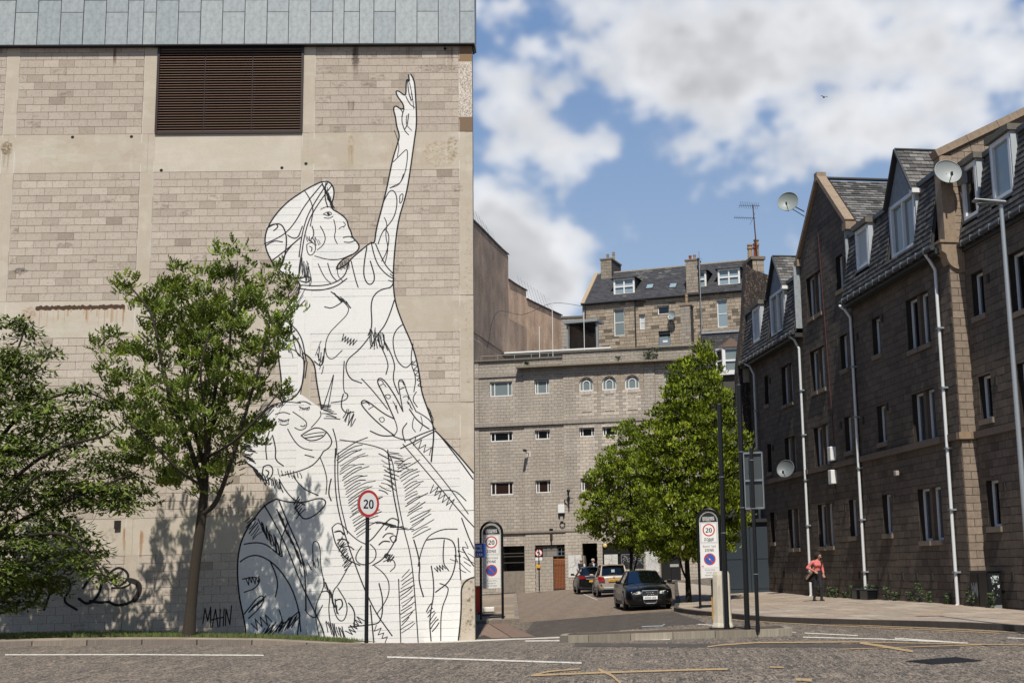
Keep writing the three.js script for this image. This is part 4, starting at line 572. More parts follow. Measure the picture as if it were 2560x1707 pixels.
  // ground floor
  M('louvred_opening', [bb(-4.87, -3.4, 1.43, 3.05, -1.6, -1.5), bb(-4.9, -4.87, 1.43, 3.05, -1.5, -0.3), bb(-3.4, -3.37, 1.43, 3.05, -1.5, -0.3), bb(-4.9, -3.37, 3.05, 3.1, -1.5, -0.3), bb(-4.9, -3.37, 1.38, 1.43, -1.5, -0.3), bb(-4.87, -3.4, 2.55, 2.6, -0.2, -0.02), bb(-4.87, -3.4, 2.35, 2.4, -0.2, -0.02), bb(-4.87, -3.4, 1.95, 2.0, -0.2, -0.02)], plain(0x4a463f, 0.7), b);
  M('rendered_panel', bb(-4.87, -3.4, -0.4, 1.42, -0.2, -0.03), stony(0x9c9083, 1.6), b);
  const dr = M('door_recess', [bb(-2.68, -0.68, -0.2, 3.06, -0.5, -0.42), bb(-2.67, -1.5, -0.2, 2.3, -0.42, -0.0)], stony(0x8a7e72, 1.0), b);
  lay({ parent: dr, name: 'block', x0: -2.66, x1: -1.5, y0: 0, y1: 2.3, bw: 0.42, bh: 0.205, joint: 0.014, proud: 0.012, mat: mats.granite, seed: 5, max: 40, col: cvar([0.55, 0.48, 0.4], 0.1) });
  [[-2.66, -1.95, 2.32, 2.66], [-2.66, -1.95, 2.68, 3.0], [-1.93, -1.25, 2.32, 2.66], [-1.93, -1.25, 2.68, 3.0]].forEach((q, i) => M('board', bb(...q, -0.2, -0.12 + i * 0.006), stony([0x8f8c86, 0x7d7a75, 0x99958d, 0x858079][i], 0.8), dr));
  windowUnit(b, -1.22, -0.7, 2.33, 2.86, -0.2, { mull: [0.5], trans: [0.5], fw: 0.03, frame: mats.grey });
  { const rodsA = []; for (let i = 0; i < 8; i++) rodsA.push(rod([-1.42 + i * 0.104, 0.22, -0.05], [-1.42 + i * 0.104, 2.1, -0.05], 0.016, 0.016, 5)); for (let i = 0; i < 7; i++) for (let k = 0; k < 8; k++) { const x = -1.42 + i * 0.104, y = 0.24 + k * 0.23; rodsA.push(rod([x, y, -0.04], [x + 0.104, y + 0.115, -0.04], 0.011, 0.011, 4), rod([x, y + 0.23, -0.04], [x + 0.104, y + 0.115, -0.04], 0.011, 0.011, 4)); } rodsA.push(bb(-1.46, -0.68, 2.08, 2.14, -0.08, -0.02)); M('folding_gate', rodsA, plain(0xb06a3a, 0.6), b); M('gate_backing', bb(-1.46, -0.7, 0.1, 2.1, -0.35, -0.3), plain(0x5a4038, 0.8), b); }
  M('doorway', [bb(0.3, 1.7, -0.2, 3.1, -3.2, -3.1), bb(0.3, 0.4, -0.2, 3.1, -3.1, -0.31), bb(1.6, 1.7, -0.2, 3.1, -3.1, -0.31), bb(0.3, 1.7, 3.1, 3.2, -3.2, -0.31), bb(0.3, 1.7, -0.2, 0.1, -3.1, -0.31)], plain(0x3a3836, 0.8), b); M('open_door', bb(0.52, 0.58, 0.2, 2.3, -0.7, 0.05), mats.paleStone, b);
  M('shop_front', [bb(1.81, 4.54, 2.32, 3.01, -0.3, 0.02), bb(1.81, 4.54, 1.35, 2.32, -0.3, -0.05)], plain(0x111213, 0.45), b);
  M('shop_board', bb(1.81, 4.54, 0.2, 1.34, -0.2, 0.02), stony(0xb5ada0, 1.1), b);
  M('black_doors', [bb(5.61, 6.24, 0.3, 2.61, -0.3, -0.1), bb(6.26, 6.89, 0.3, 2.61, -0.3, -0.1), bb(5.7, 6.15, 1.9, 2.45, -0.1, -0.08)], plain(0x191a1b, 0.5), b); M('door_notice', bb(6.18, 6.75, 1.42, 1.6, -0.09, -0.075), plain(0xaaa79f, 0.8), b);
  M('entrance_canopy', bb(5.5, 7.0, 2.66, 2.76, -0.1, 0.25), mats.paleStone, b);
  // posters: pale sheets with loose grey drawing, and a spray-painted panel
  const scrib = (seed, bg, n, inkc) => ink(256, 384, (g, w, h) => { const R = rng(seed); g.fillStyle = bg; g.fillRect(0, 0, w, h); for (let i = 0; i < n; i++) { g.strokeStyle = inkc[Math.floor(R() * inkc.length)]; g.lineWidth = 1 + R() * 4; g.beginPath(); let x = w * (0.3 + R() * 0.5), y = h * (0.15 + R() * 0.4), a = R() * 6.28; g.moveTo(x, y); for (let k = 0; k < 14; k++) { a += (R() - 0.5) * 0.9; x += Math.cos(a) * 14; y += Math.sin(a) * 14; g.lineTo(x, y); } g.stroke(); } });
  const poster = (x0, x1, y0, y1, z, seed, bg, n, c) => { const t = scrib(seed, bg, n, c), m = M('poster', bb(x0, x1, y0, y1, z - 0.02, z), mats.white, b); M('print', panel(x1 - x0 - 0.02, y1 - y0 - 0.02, (x0 + x1) / 2, (y0 + y1) / 2, z + 0.004), new THREE.MeshStandardMaterial({ map: t, roughness: 0.8 }), m); };
  poster(-0.45, 0.4, 0.92, 2.35, 0.15, 3, '#d9d7d2', 26, ['#8e8d8b', '#a9a8a6', '#6e6c6a']); poster(1.91, 2.79, 1.2, 2.32, 0.06, 4, '#d2cfc8', 24, ['#9a9792', '#7c7873']); poster(4.64, 5.5, 1.11, 2.42, 0.15, 5, '#cfcdc9', 34, ['#a2a09d', '#8b8987']); poster(3.02, 3.75, 1.37, 2.3, 0.03, 6, '#151515', 18, ['#e8e8e8', '#dadada']); poster(3.78, 4.5, 1.37, 2.3, 0.03, 7, '#15181a', 18, ['#e8e8e8', '#6fc2c4', '#dadada']);
  M('round_lamp', (() => { const g = new THREE.SphereGeometry(0.14, 16, 10); g.scale(1, 1, 0.5); g.translate(1.98, 2.9, 0.08); return g; })(), plain(0xe2c87c, 0.4), b);
  // things fixed to the wall
  const al = thing('alarm_box', 'white alarm box high on the grey block wall with black ring below', 'alarm box', v3(-0.85, 5.08, 0.06).applyAxisAngle(v3(0, 1, 0), greyF.turn).add(v3(...greyF.pos)).toArray(), greyF.turn);
  M('housing', rb(0.44, 0.56, 0.2, 0.03, 0, 0.28, 0.1), mats.white, al); M('under_box', bb(-0.2, 0.2, -0.16, -0.01, 0, 0.16), mats.black, al); M('lamp', bb(-0.09, 0.09, -0.52, -0.17, 0, 0.12), mats.paleStone, al); { const t = new THREE.TorusGeometry(0.17, 0.022, 6, 20); t.translate(0.04, -0.74, 0.06); M('ring', t, mats.black, al); }
  const local = (x, y, z) => v3(x, y, z).applyAxisAngle(v3(0, 1, 0), greyF.turn).add(v3(...greyF.pos)).toArray();
  const cc = thing('security_camera', 'security camera on a white plate on the grey block wall between the slit windows', 'security camera', local(-3.02, 9.1, 0.05), greyF.turn);
  M('plate', bb(-0.14, 0.14, -0.25, 0.12, 0, 0.03), plain(0xcfc3bb, 0.7), cc); M('bracket', [rod([0, 0, 0.03], [-0.04, -0.02, 0.5], 0.025), rod([-0.04, -0.02, 0.5], [-0.1, 0.08, 0.62], 0.02)], mats.black, cc); M('camera_body', [rb(0.16, 0.12, 0.5, 0.03, -0.12, 0.12, 0.62), bb(-0.22, -0.02, 0.185, 0.2, 0.35, 0.9)], mats.black, cc);
  const c2 = thing('dome_camera', 'black swan-neck security camera on the pilaster beside the alarm box', 'security camera', local(-0.32, 5.9, 0.12), greyF.turn);
  M('arm', [tube([[-0.3, -0.25, 0], [-0.3, 0.02, 0.1], [0, 0.06, 0.3], [0, 0.3, 0.32]], 0.03), rod([0, -0.4, 0.2], [0, 0.3, 0.3], 0.035), rod([-0.02, 0.1, 0.2], [0.3, 0.14, 0.2], 0.015)], mats.black, c2); { const g = new THREE.SphereGeometry(0.12, 12, 10); g.translate(0.02, 0.6, 0.36); M('dome', [g, cyl(0.05, 0.08, 0.2, 0, 0.28, 0.33), rod([0, -0.05, 0.25], [0.04, -0.3, 0.32], 0.07, 0.03)], mats.black, c2); }
  const rp = thing('wall_pipe', 'short rusty pipe fixed above the recessed gate in the grey wall', 'pipe', local(-1.57, 3.1, 0.1), greyF.turn); M('pipe', [rod([0, 0, 0], [0, 0.98, 0], 0.05), rod([0, 0.3, 0], [0, 0.75, 0], 0.09)], plain(0x3a2620, 0.8), rp); M('bracket', bb(-0.12, 0.12, 0.9, 1.0, -0.06, 0.08), mats.black, rp);
  // weeds on the ledge
  const R = rng(81);
  for (const [x, y, s] of [[5.1, 14.95, 0.5], [5.5, 14.98, 0.75], [-3.0, 14.93, 0.3], [3.2, 14.95, 0.3]]) {
    const leaf = new THREE.PlaneGeometry(0.11, 0.07), list = []; for (let i = 0; i < 90 * s + 20; i++) { const g = leaf.clone(); g.rotateX(R() * 3); g.rotateY(R() * 6); g.translate((R() - 0.5) * s, Math.pow(R(), 0.7) * s, (R() - 0.3) * s * 0.5); list.push(g); }
    const w = thing('ledge_weed', 'leafy weed growing from the cornice ledge of the grey block building', 'weed', local(x, y, 0.4), greyF.turn, 'weeds on the cornice'); M('leaves', list, new THREE.MeshPhysicalMaterial({ color: new THREE.Color(0.06, 0.09, 0.03), roughness: 0.9, transmission: 0.25, side: 2 }), w); M('stem', rod([0, -0.03, 0], [0, s * 0.7, 0], 0.012), mats.darkMortar, w);
  }
}

// ================================================================ roofs and walls behind
const pipeRun = (parent, pts, r, m, name = 'downpipe') => { const l = []; for (let i = 0; i + 1 < pts.length; i++) l.push(rod(pts[i], pts[i + 1], r, r, 8)); return M(name, l, m, parent); };
function chimney(b, x0, x1, y0, y1, z0, z1, pots, bm) {
  const c = M('chimney', [bb(x0, x1, y0, y1, z0, z1)], mats.darkMortar, b);
  M('cope', bb(x0 - 0.08, x1 + 0.08, y1, y1 + 0.14, z0 - 0.08, z1 + 0.08), stony(0x8a7c6c), c);
  const f = new THREE.Group(); f.position.z = z1;
  lay({ parent: (f.name = 'stonework', c.add(f), f), name: 'block', x0, x1, y0, y1, bw: 0.5, bh: 0.3, joint: 0.02, proud: 0.02, mat: mats.granite, seed: 4, jitter: 0.3, uvShift: true, max: 24, col: cvar(bm, 0.3) });
  pots.forEach(([px, h, m]) => M('chimney_pot', [cyl(0.13, 0.11, h, px, y1 + 0.14, (z0 + z1) / 2, 12), cyl(0.15, 0.15, 0.09, px, y1 + 0.14 + h * 0.72, (z0 + z1) / 2, 12), cyl(0.14, 0.14, 0.06, px, y1 + 0.1 + h, (z0 + z1) / 2, 12)], m, c));
  return c;
}
// ---- curved rendered flank of the big hall behind
{
  const b = thing('rendered_hall', 'tall brown rendered hall with curved stepped side wall behind the grey block building', 'building', [-9, 0, -100]);
  const L = (p) => [p[0] + 9, p[1], 100 - p[2]]; // to local
  const plan = [[-13.5, 78], [-11.75, 90], [-10.44, 100], [-9.4, 104.4], [-7.0, 112]];
  const topAt = (px, py, Z) => atDepth(px, py, Z)[1];
  const y1 = topAt(1225, 597, 95), y2 = topAt(1290, 712, 102.3), y3 = topAt(1357, 766, 108);
  const curve = new THREE.CatmullRomCurve3(plan.map((p) => v3(p[0], 0, p[1]))), seg = (za, zb, yt, n = 8) => { const r0 = [], r1 = []; for (let i = 0; i <= n; i++) { const z = lerp(za, zb, i / n); let t = 0; for (let k = 0, lo = 0, hi = 1; k < 30; k++) { t = (lo + hi) / 2; curve.getPoint(t).z < z ? (lo = t) : (hi = t); } const p = curve.getPoint(t); r0.push(L([p.x, 0, p.z])); r1.push(L([p.x, yt, p.z])); } return [r0, r1]; };
  const rend = (c) => { const t = dataTex(256, 256, (u, v) => { const k = 0.8 + 0.12 * tn(u, v, 5, 3.3) + 0.06 * tn(u * 4, v * 0.7, 9, 1.2) + 0.1 * tn(u, v, 40, 6); return [c[0] * k, c[1] * k, c[2] * k]; }); return t; };
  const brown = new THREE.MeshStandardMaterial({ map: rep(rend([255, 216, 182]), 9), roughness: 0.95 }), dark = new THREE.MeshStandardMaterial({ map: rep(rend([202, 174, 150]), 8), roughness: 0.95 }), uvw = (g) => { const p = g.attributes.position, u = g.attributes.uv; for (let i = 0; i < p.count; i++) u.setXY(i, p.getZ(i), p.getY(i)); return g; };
  const parts = [[87.5, 100, y1, 1], [100, 104.4, y2, 1], [104.4, 112, y3, 1]];
  for (const [za, zb, yt] of parts) {
    const s = seg(za, zb, yt), off = (r, dx) => r.map((p) => [p[0] + dx, p[1], p[2]]);
    M('wall', uvw(sheet(s)), brown, b); M('roof', sheet([s[1], off(s[1], -8)]), mats.darkGrey, b); M('end_wall', faces([[s[0][s[0].length - 1], s[1][s[1].length - 1], off(s[1], -8).pop(), off(s[0], -8).pop()]]), brown, b);
    M('coping', (() => { const o = off(s[1], 0.12).map((p) => [p[0], p[1] + 0.02, p[2]]), i2 = off(s[1], -0.4).map((p) => [p[0], p[1] + 0.02, p[2]]), o2 = o.map((p) => [p[0], p[1] - 0.14, p[2]]); return mg([sheet([o, i2]), sheet([o2, o])]); })(), mats.darkGrey, b);
  }
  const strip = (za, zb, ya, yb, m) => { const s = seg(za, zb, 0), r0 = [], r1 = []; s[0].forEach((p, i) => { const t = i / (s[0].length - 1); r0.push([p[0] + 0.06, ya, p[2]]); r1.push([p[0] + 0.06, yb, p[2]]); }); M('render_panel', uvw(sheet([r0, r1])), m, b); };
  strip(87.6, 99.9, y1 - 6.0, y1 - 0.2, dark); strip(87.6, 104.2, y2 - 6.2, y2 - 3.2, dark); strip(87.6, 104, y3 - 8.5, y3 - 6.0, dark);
  // netting on the roof edge: thin wires
  const wires = []; for (const [za, zb, yt] of [[88, 98.5, y1], [104.6, 111.5, y3]]) { const s = seg(za, zb, yt, 10)[1]; for (let i = 0; i < s.length; i++) wires.push(rod([s[i][0] - 0.3, yt, s[i][2]], [s[i][0] - 0.8, yt + (i > 8 ? 0.8 : 2.0 - i * 0.06), s[i][2]], 0.011, 0.011, 4)); for (let h = 0; h < 6; h++) for (let i = 0; i + 1 < s.length; i++) wires.push(rod([s[i][0] - 0.3 - h * 0.08, yt + 0.2 + h * 0.3 * (1 - i * 0.03), s[i][2]], [s[i + 1][0] - 0.3 - h * 0.08, yt + 0.2 + h * 0.3 * (1 - (i + 1) * 0.03), s[i + 1][2]], 0.005, 0.005, 3)); }
  M('roof_netting', wires, mats.grey, b);
}
// ---- granite house on the hill
const houseG = { pos: [-4.917, 0, -118], turn: -0.29 };
{
  const b = thing('granite_house', 'old granite house with dark slate roof, white dormers and chimneys above the grey block building', 'house', houseG.pos, houseG.turn);
  const x0 = -0.5, x1 = 15.4, ye = 25.7, zr = -4.2, yr = 29.4;
  const wins = [[2.55, 3.6, 22.47, 25.02], [5.03, 5.58, 22.9, 24.29], [6.81, 7.95, 24.15, 24.96], [9.18, 9.73, 22.91, 24.31], [12.41, 13.38, 22.5, 25.03], [6.86, 7.97, 19.6, 22.6]];
  const w = M('wall', slabXY([[x0, 12], [x1, 12], [x1, ye], [x0, ye]], -0.4, -0.02, wins.map((h) => [[h[0], h[2]], [h[1], h[2]], [h[1], h[3]], [h[0], h[3]]])), stony(0x96836d), b);
  lay({ parent: w, name: 'stone', x0, x1, y0: 18.6, y1: ye - 0.1, bw: 0.62, bh: 0.31, joint: 0.03, proud: 0.025, jitter: 0.7, holes: wins, mat: mats.granite, uvShift: true, seed: 91, max: 300, near: (x, y) => Math.abs(x - 5), col: (q) => { const d = q.tone2 > 0.87 ? 0.42 : 1, k = (0.46 + (q.tone - 0.5) * 0.16) * d; return [k * 1.1, k * 0.9, k * 0.68]; } });
  M('hull', [bb(x0, x1, 12, ye, -8.4, -0.5)], mats.darkMortar, b);
  M('gable', [slabXY([[0.02, ye], [-4.2 + 0, yr], [-8.4, ye]].map((p) => [p[0], p[1]]), 0, 0.3)].map((g) => { g.rotateY(-Math.PI / 2); g.translate(x0 + 0.3, 0, 0); const m = new THREE.Matrix4().makeScale(1, 1, -1); return g; }), stony(0x8f7c66), b);
  // roof plane: its own frame, slates laid up the slope
  const len = Math.hypot(yr - ye, zr), slope = Math.atan2(yr - ye, -zr), mkRoof = (zsign) => { const r = M('roof', bb(x0 + 0.3, x1, 0, len, -0.12, -0.02), mats.darkGrey, b); return r; };
  const roof = mkRoof(); roof.position.set(0, ye, 0.25); roof.rotation.x = -(Math.PI / 2 - slope);
  lay({ parent: roof, name: 'slate', x0: x0 + 0.3, x1, y0: 0, y1: len, bw: 0.34, bh: 0.24, joint: 0.012, proud: 0.03, tilt: 0.3, mat: mats.slate, seed: 92, max: 300, uvShift: true, near: (x, y) => Math.abs(x - 6) + y, col: (q) => { const lich = n2(q.cx * 0.5, q.cy * 0.9) + (q.cy > 3.6 && q.cx > 3 && q.cx < 10 ? 0.75 : 0) > 0.75 && q.tone > 0.35; const k = lich ? 0.11 + q.tone2 * 0.08 : 0.05 + q.tone * 0.035; return [k, k * 1.0, k * (lich ? 0.9 : 1.12)]; } });
  const rb2 = M('roof', bb(x0 + 0.3, x1, 0, len, -0.12, 0), mats.darkGrey, b); rb2.position.set(0, ye, -8.65); rb2.rotation.order = 'YXZ'; rb2.rotation.set(Math.PI / 2 - slope, 0, 0);
  M('ridge', bb(x0 + 0.3, x1, yr - 0.02, yr + 0.1, zr + 0.1, zr + 0.36), mats.paleStone, b);
  const skew = M('skew_coping', bb(x0 - 0.05, x0 + 0.32, -0.05, len + 0.1, -0.1, 0.14), stony(0xc0ab8d, 0.8), b); skew.position.set(0, ye, 0.25); skew.rotation.x = roof.rotation.x;
  M('gutter', [rod([x0, ye - 0.03, 0.32], [x1, ye - 0.03, 0.32], 0.09, 0.09, 8)], mats.iron, b);
  wins.slice(0, 5).forEach((q, i) => { const n = windowUnit(b, ...q, -0.22, { fw: 0.09, trans: i === 2 ? [] : [0.5], pane: [mats.glassGrey, mats.curtain, mats.glass, mats.glassGrey, mats.glassBlue][i] }); M('lintel', bb(q[0] - 0.25, q[1] + 0.25, q[3] + 0.01, q[3] + 0.33, -0.2, 0.02), stony(0xa79a89, 0.8), b); });
  M('door', [bb(6.86, 7.97, 19.6, 22.1, -0.25, -0.15), bb(6.86, 7.97, 22.3, 22.6, -0.35, -0.3)], plain(0x76868f, 0.6), b); M('notice', bb(7.2, 7.65, 21.55, 21.75, -0.15, -0.13), mats.white, b);
  // roof lights, lying in the roof
  for (const [x, u] of [[5.75, 2.2], [8.05, 1.95]]) { const s = M('roof_light', [bb(x - 0.38, x + 0.38, u - 0.42, u + 0.42, -0.02, 0.07)], mats.darkGrey, b), p = M('pane', bb(x - 0.3, x + 0.3, u - 0.34, u + 0.34, 0.07, 0.08), mats.glassBlue, s); s.position.copy(roof.position); s.rotation.copy(roof.rotation); }
  // dormers
  const dorm = (a0, a1, part) => {
    const d = new THREE.Group(); d.name = 'dormer'; b.add(d); const yb = 26.45, yt = 28.05, z = -0.75, c = (a0 + a1) / 2;
    windowUnit(d, a0, a1, yb, yt, z - 0.1, { fw: 0.16, fd: 0.14, mull: [0.5], trans: [0.5], pane: mats.glassBlue });
    M('cheek', [bb(a0, a0 + 0.1, yb - 0.2, yt, z - 2.2, z - 0.1), bb(a1 - 0.1, a1, yb - 0.2, yt, z - 2.2, z - 0.1)], mats.darkGrey, d);
    const e = 0.25, pk = [c, yt + 0.62, z - 1.4]; M('dormer_roof', faces([[[a0 - e, yt, z + e], [a1 + e, yt, z + e], pk], [[a1 + e, yt, z + e], [a1 + e, yt, z - 2.8], pk], [[a0 - e, yt, z - 2.8], [a0 - e, yt, z + e], pk], [[a0 - e, yt - 0.01, z + e], [a0 - e, yt - 0.01, z - 2.8], [a1 + e, yt - 0.01, z - 2.8], [a1 + e, yt - 0.01, z + e]]]), stony(0x47443f, 0.7), d);
  };
  dorm(2.4, 4.45); dorm(12.45, 14.51); dorm(9.6, 11.35);
  chimney(b, 9.65, 10.79, 25.9, 28.9, -0.9, 0.1, [[9.98, 0.45, mats.terracotta], [10.4, 0.5, mats.buffPot]], [0.42, 0.36, 0.29]); chimney(b, 9.82, 10.75, 16, 24.1, 2.2, 3.2, [[10.3, 1.05, mats.buffPot]], [0.42, 0.37, 0.31]);
  { const c = chimney(b, 0.35, 1.45, 27.6, 30.6, -6.2, -3.2, [[0.6, 0.75, mats.buffPot], [0.95, 0.35, mats.terracotta], [1.2, 0.9, mats.buffPot]], [0.36, 0.31, 0.24]); }
  for (const x of [-0.15, 4.72, 14.95]) pipeRun(b, [[x, ye, 0.2], [x, 18, 0.2]], 0.06, mats.iron);
  { const q = v3(8.35, 23.8, 0.45).applyAxisAngle(v3(0, 1, 0), houseG.turn).add(v3(...houseG.pos)); satDish(q.toArray(), houseG.turn - 0.3, 0.42, 0.35, 'grey satellite dish on the granite house wall between small windows', 0x8c9698, [0, 0, -0.5]); }
  { const q = v3(11.05, 22.0, 0.5).applyAxisAngle(v3(0, 1, 0), houseG.turn).add(v3(...houseG.pos)).toArray(), p = thing('mast_pole', 'thin grey mast pole standing beside the granite house chimney', 'mast', q); M('pole', rod([0, 0, 0], [0, 7.0, 0], 0.05), mats.grey, p); M('head', [rb(0.2, 0.2, 0.2, 0.04, -0.08, 6.9, 0), rod([0, 7, 0], [0, 7.6, 0], 0.015), rod([-0.3, 6.9, 0], [0.3, 6.9, 0], 0.012)], mats.darkGrey, p); for (const y of [0.3, -0.4, -1.1]) M('bracket', rod([-0.3, y + 0.4, 0], [0.15, y + 0.4, -0.4], 0.03), mats.darkGrey, p); }
  // low rooms on the terrace in front of the house
  const lean = thing('terrace_rooms', 'low flat-roofed rooms with white fascia on the terrace behind the parapet', 'building', [-8.2, 14.4, -98], -0.143);
  M('wall', bb(-1.9, 5.6, 0, 3.1, -4, 0), stony(0xa08874, 1.5), lean); M('fascia', [bb(-2.3, 6.0, 3.1, 3.5, -4.3, 0.45)], plain(0x1d1d1e, 0.6), lean); M('roof_edge', [bb(-2.32, 6.02, 3.5, 3.62, -4.3, 0.48), bb(-2.2, 5.6, 2.6, 2.7, -0.1, 0.3)], mats.white, lean);
  const lt = thing('glazed_lean_to', 'dark glazed lean-to with white posts beside the granite house', 'lean-to', [-5.2, 17.2, -112], -0.29); M('frame', [bb(-1.6, 1.6, 5.6, 5.85, -1.5, 0.4), bb(1.35, 1.55, 0, 5.6, -0.1, 0.1), bb(-1.4, -1.25, 0, 5.6, -0.1, 0.1), bb(-1.3, 1.4, 2.9, 3.0, -0.05, 0.08), bb(-1.4, 1.5, 1.6, 1.8, -0.1, 0.3)], mats.grey, lt); M('pane', bb(-1.25, 1.35, 0.0, 5.6, -0.3, -0.2), mats.glass, lt);
  const far = thing('far_stone_wall', 'pale rubble wall standing between the rendered hall and the granite house', 'wall', [-6.0, 12, -122], -0.1), fw = M('wall', bb(-3, 3, 0, 13.2, -0.4, 0), stony(0xa3917b), far); lay({ parent: fw, name: 'stone', x0: -3, x1: 3, y0: 8, y1: 13.2, bw: 0.6, bh: 0.35, joint: 0.03, proud: 0.03, jitter: 0.8, mat: mats.granite, seed: 17, max: 60, uvShift: true, col: (q) => { const k = q.tone2 > 0.75 ? 0.3 : 0.47; return [k * 1.05, k * 0.92, k * 0.8]; } }); M('coping', bb(-3.05, 3.05, 13.2, 13.4, -0.5, 0.1), stony(0x7c7468), far);
  // railing on the parapet roof
  const lo = (x, y, z) => v3(x, y, z).applyAxisAngle(v3(0, 1, 0), greyF.turn).add(v3(...greyF.pos)).toArray();
  const rail = (x0, x1, y, z, n, label) => { const r = thing('roof_railing', label, 'railing', lo(x0, y, z), greyF.turn); M('handrail', [rod([0, 1.0, 0], [x1 - x0, 1.0, 0], 0.022)], mats.paleStone, r); for (let i = 0; i <= n; i++) M('post', rod([(x1 - x0) * i / n, 0, 0], [(x1 - x0) * i / n, 1.0, 0], 0.02), mats.paleStone, r); };
  rail(-6.6, -0.7, 14.98, -1.2, 5, 'white tube railing on the roof edge in front of the brown hall'); rail(5.6, 9.2, 15.1, -1.5, 3, 'white tube railing below the grey door of the granite house');
  for (const [x, h] of [[-3.0, 3.4], [-2.05, 5.2], [0.2, 4.2]]) { const p = thing('net_post', 'slim white post carrying the slack black cable above the roof terrace', 'post', lo(x, 14.9, -3.5), greyF.turn, 'posts of the roof cable'); M('post', rod([0, 0, 0], [0, h, 0], 0.022), mats.white, p); }
  const cab = thing('slack_cable', 'slack black cable strung across the roof terrace in front of the brown hall', 'cable', lo(-6.2, 14.9, -3.5), greyF.turn); M('cable', tube([[-0.6, 2.0, 0], [0.2, 4.6, 0], [2.0, 4.3, 0], [4.2, 5.0, 0], [7, 4.6, 0], [10, 4.9, 0], [14, 4.6, 0], [18, 5.8, 0]], 0.016, 5, 60), mats.black, cab);
}
// ---- slate-hung wall with a bay window, and the dark rubble chimney gable
function satDish(pos, turn, r, tilt, label, color, mount) {
  const d = thing('satellite_dish', label, 'satellite dish', pos, turn), pts = []; for (let i = 0; i <= 8; i++) { const q = i / 8 * r; pts.push(new THREE.Vector2(q, q * q / (4 * r * 0.62))); }
  const g = new THREE.LatheGeometry(pts, 28); g.rotateX(Math.PI / 2 - tilt); const rim = new THREE.TorusGeometry(r, 0.012, 5, 28); rim.rotateX(-tilt); rim.translate(0, 0.4 * r * Math.sin(tilt), 0.4 * r * Math.cos(tilt));
  M('reflector', [g], plain(color, 0.5, { side: 2 }), d); M('rim', rim, plain(color, 0.5), d);
  M('feed_arm', [rod([0, -r * 0.9 * Math.cos(tilt), 0.32 * r], [0, -r * 0.35, r * 1.15], 0.014), rb(0.06, 0.12, 0.1, 0.015, 0, -r * 0.3, r * 1.15)], mats.black, d); M('wall_arm', [rod([0, 0, 0], mount, 0.022), rod([0, -0.15, 0.0], [mount[0], mount[1] - 0.2, mount[2]], 0.016)], mats.darkGrey, d); return d;
}
{
  const O = atDepth(1800, 880, 88), turn = -0.2, b = thing('slate_hung_house', 'dark slate-clad house with a white bay window under a pointed roof', 'house', [O[0], 0, -88], turn);
  const f = { pos: [O[0], 0, -88], turn }, h = (x, y, off = 0) => frameHit(f, 1440 + x * 0.2551, 600 + y * 0.2551, off);
  const [l] = h(1235, 1000), yt = h(1400, 912)[1], [r] = h(1680, 1000);
  const w = M('wall', bb(l, r + 3, -1, yt, -6, -0.02), mats.darkGrey, b);
  lay({ parent: w, name: 'slate', x0: l, x1: r + 2, y0: 8, y1: yt, bw: 0.3, bh: 0.2, joint: 0.012, proud: 0.02, tilt: 0.4, mat: mats.slate, seed: 33, max: 200, uvShift: true, near: (x, y) => -y, col: (q) => { const k = 0.06 + q.tone * 0.06; return [k * 1.05, k, k * 1.05]; } });
  M('flashing', bb(l, r + 2, yt, yt + 0.14, -1, 0.1), mats.lead, b);
  const [bx0] = h(1365, 1150, 0.9), [bx1] = h(1612, 1150, 0.9), by0 = h(1480, 1300, 0.9)[1], by1 = h(1480, 1052, 0.9)[1], pk = h(1510, 945, 0.4), z = 0.9, c = (bx0 + bx1) / 2, q0 = bx0 + 0.55;
  const bay = new THREE.Group(); bay.name = 'bay_window'; b.add(bay);
  windowUnit(bay, q0, bx1, by0, by1, z - 0.06, { fw: 0.16, fd: 0.12, trans: [0.48], pane: mats.glassGrey });
  M('side_light', faces([[[bx0, by0, 0.2], [q0, by0, z], [q0, by1, z], [bx0, by1, 0.2]]]), mats.glass, bay); M('corner_post', [rod([bx0, by0, 0.2], [bx0, by1, 0.2], 0.09), rod([q0, by0, z], [q0, by1, z], 0.1), rod([bx0, by0 + 0.1, 0.2], [q0, by0 + 0.1, z], 0.07), rod([bx0, by1 - 0.06, 0.2], [q0, by1 - 0.06, z], 0.1), rod([bx0, (by0 + by1) / 2, 0.2], [q0, (by0 + by1) / 2, z], 0.05), rod([bx1, by0, z], [bx1, by1, z], 0.09)], mats.white, bay);
  M('bay_roof', faces([[[bx0 - 0.15, by1, 0.1], [q0, by1, z + 0.18], [pk[0], pk[1], 0]], [[q0, by1, z + 0.18], [bx1 + 0.15, by1, z + 0.18], [pk[0], pk[1], 0]], [[bx1 + 0.15, by1, z + 0.18], [bx1 + 0.3, by1, 0], [pk[0], pk[1], 0]]]), stony(0x6a5648, 0.6), bay);
  M('bay_base', bb(bx0 + 0.15, bx1, by0 - 1.4, by0 - 0.04, 0, 0.7), stony(0x5b5650, 0.6), bay); M('bay_ledge', bb(bx0, bx1 + 0.1, by0 - 0.14, by0 - 0.02, 0, z + 0.1), mats.white, bay);
  windowUnit(b, h(1520, 1490)[0], h(1560, 1490)[0] + 0.4, h(1530, 1560)[1] - 1.2, h(1530, 1490)[1], 0.02, { fw: 0.1 });
}

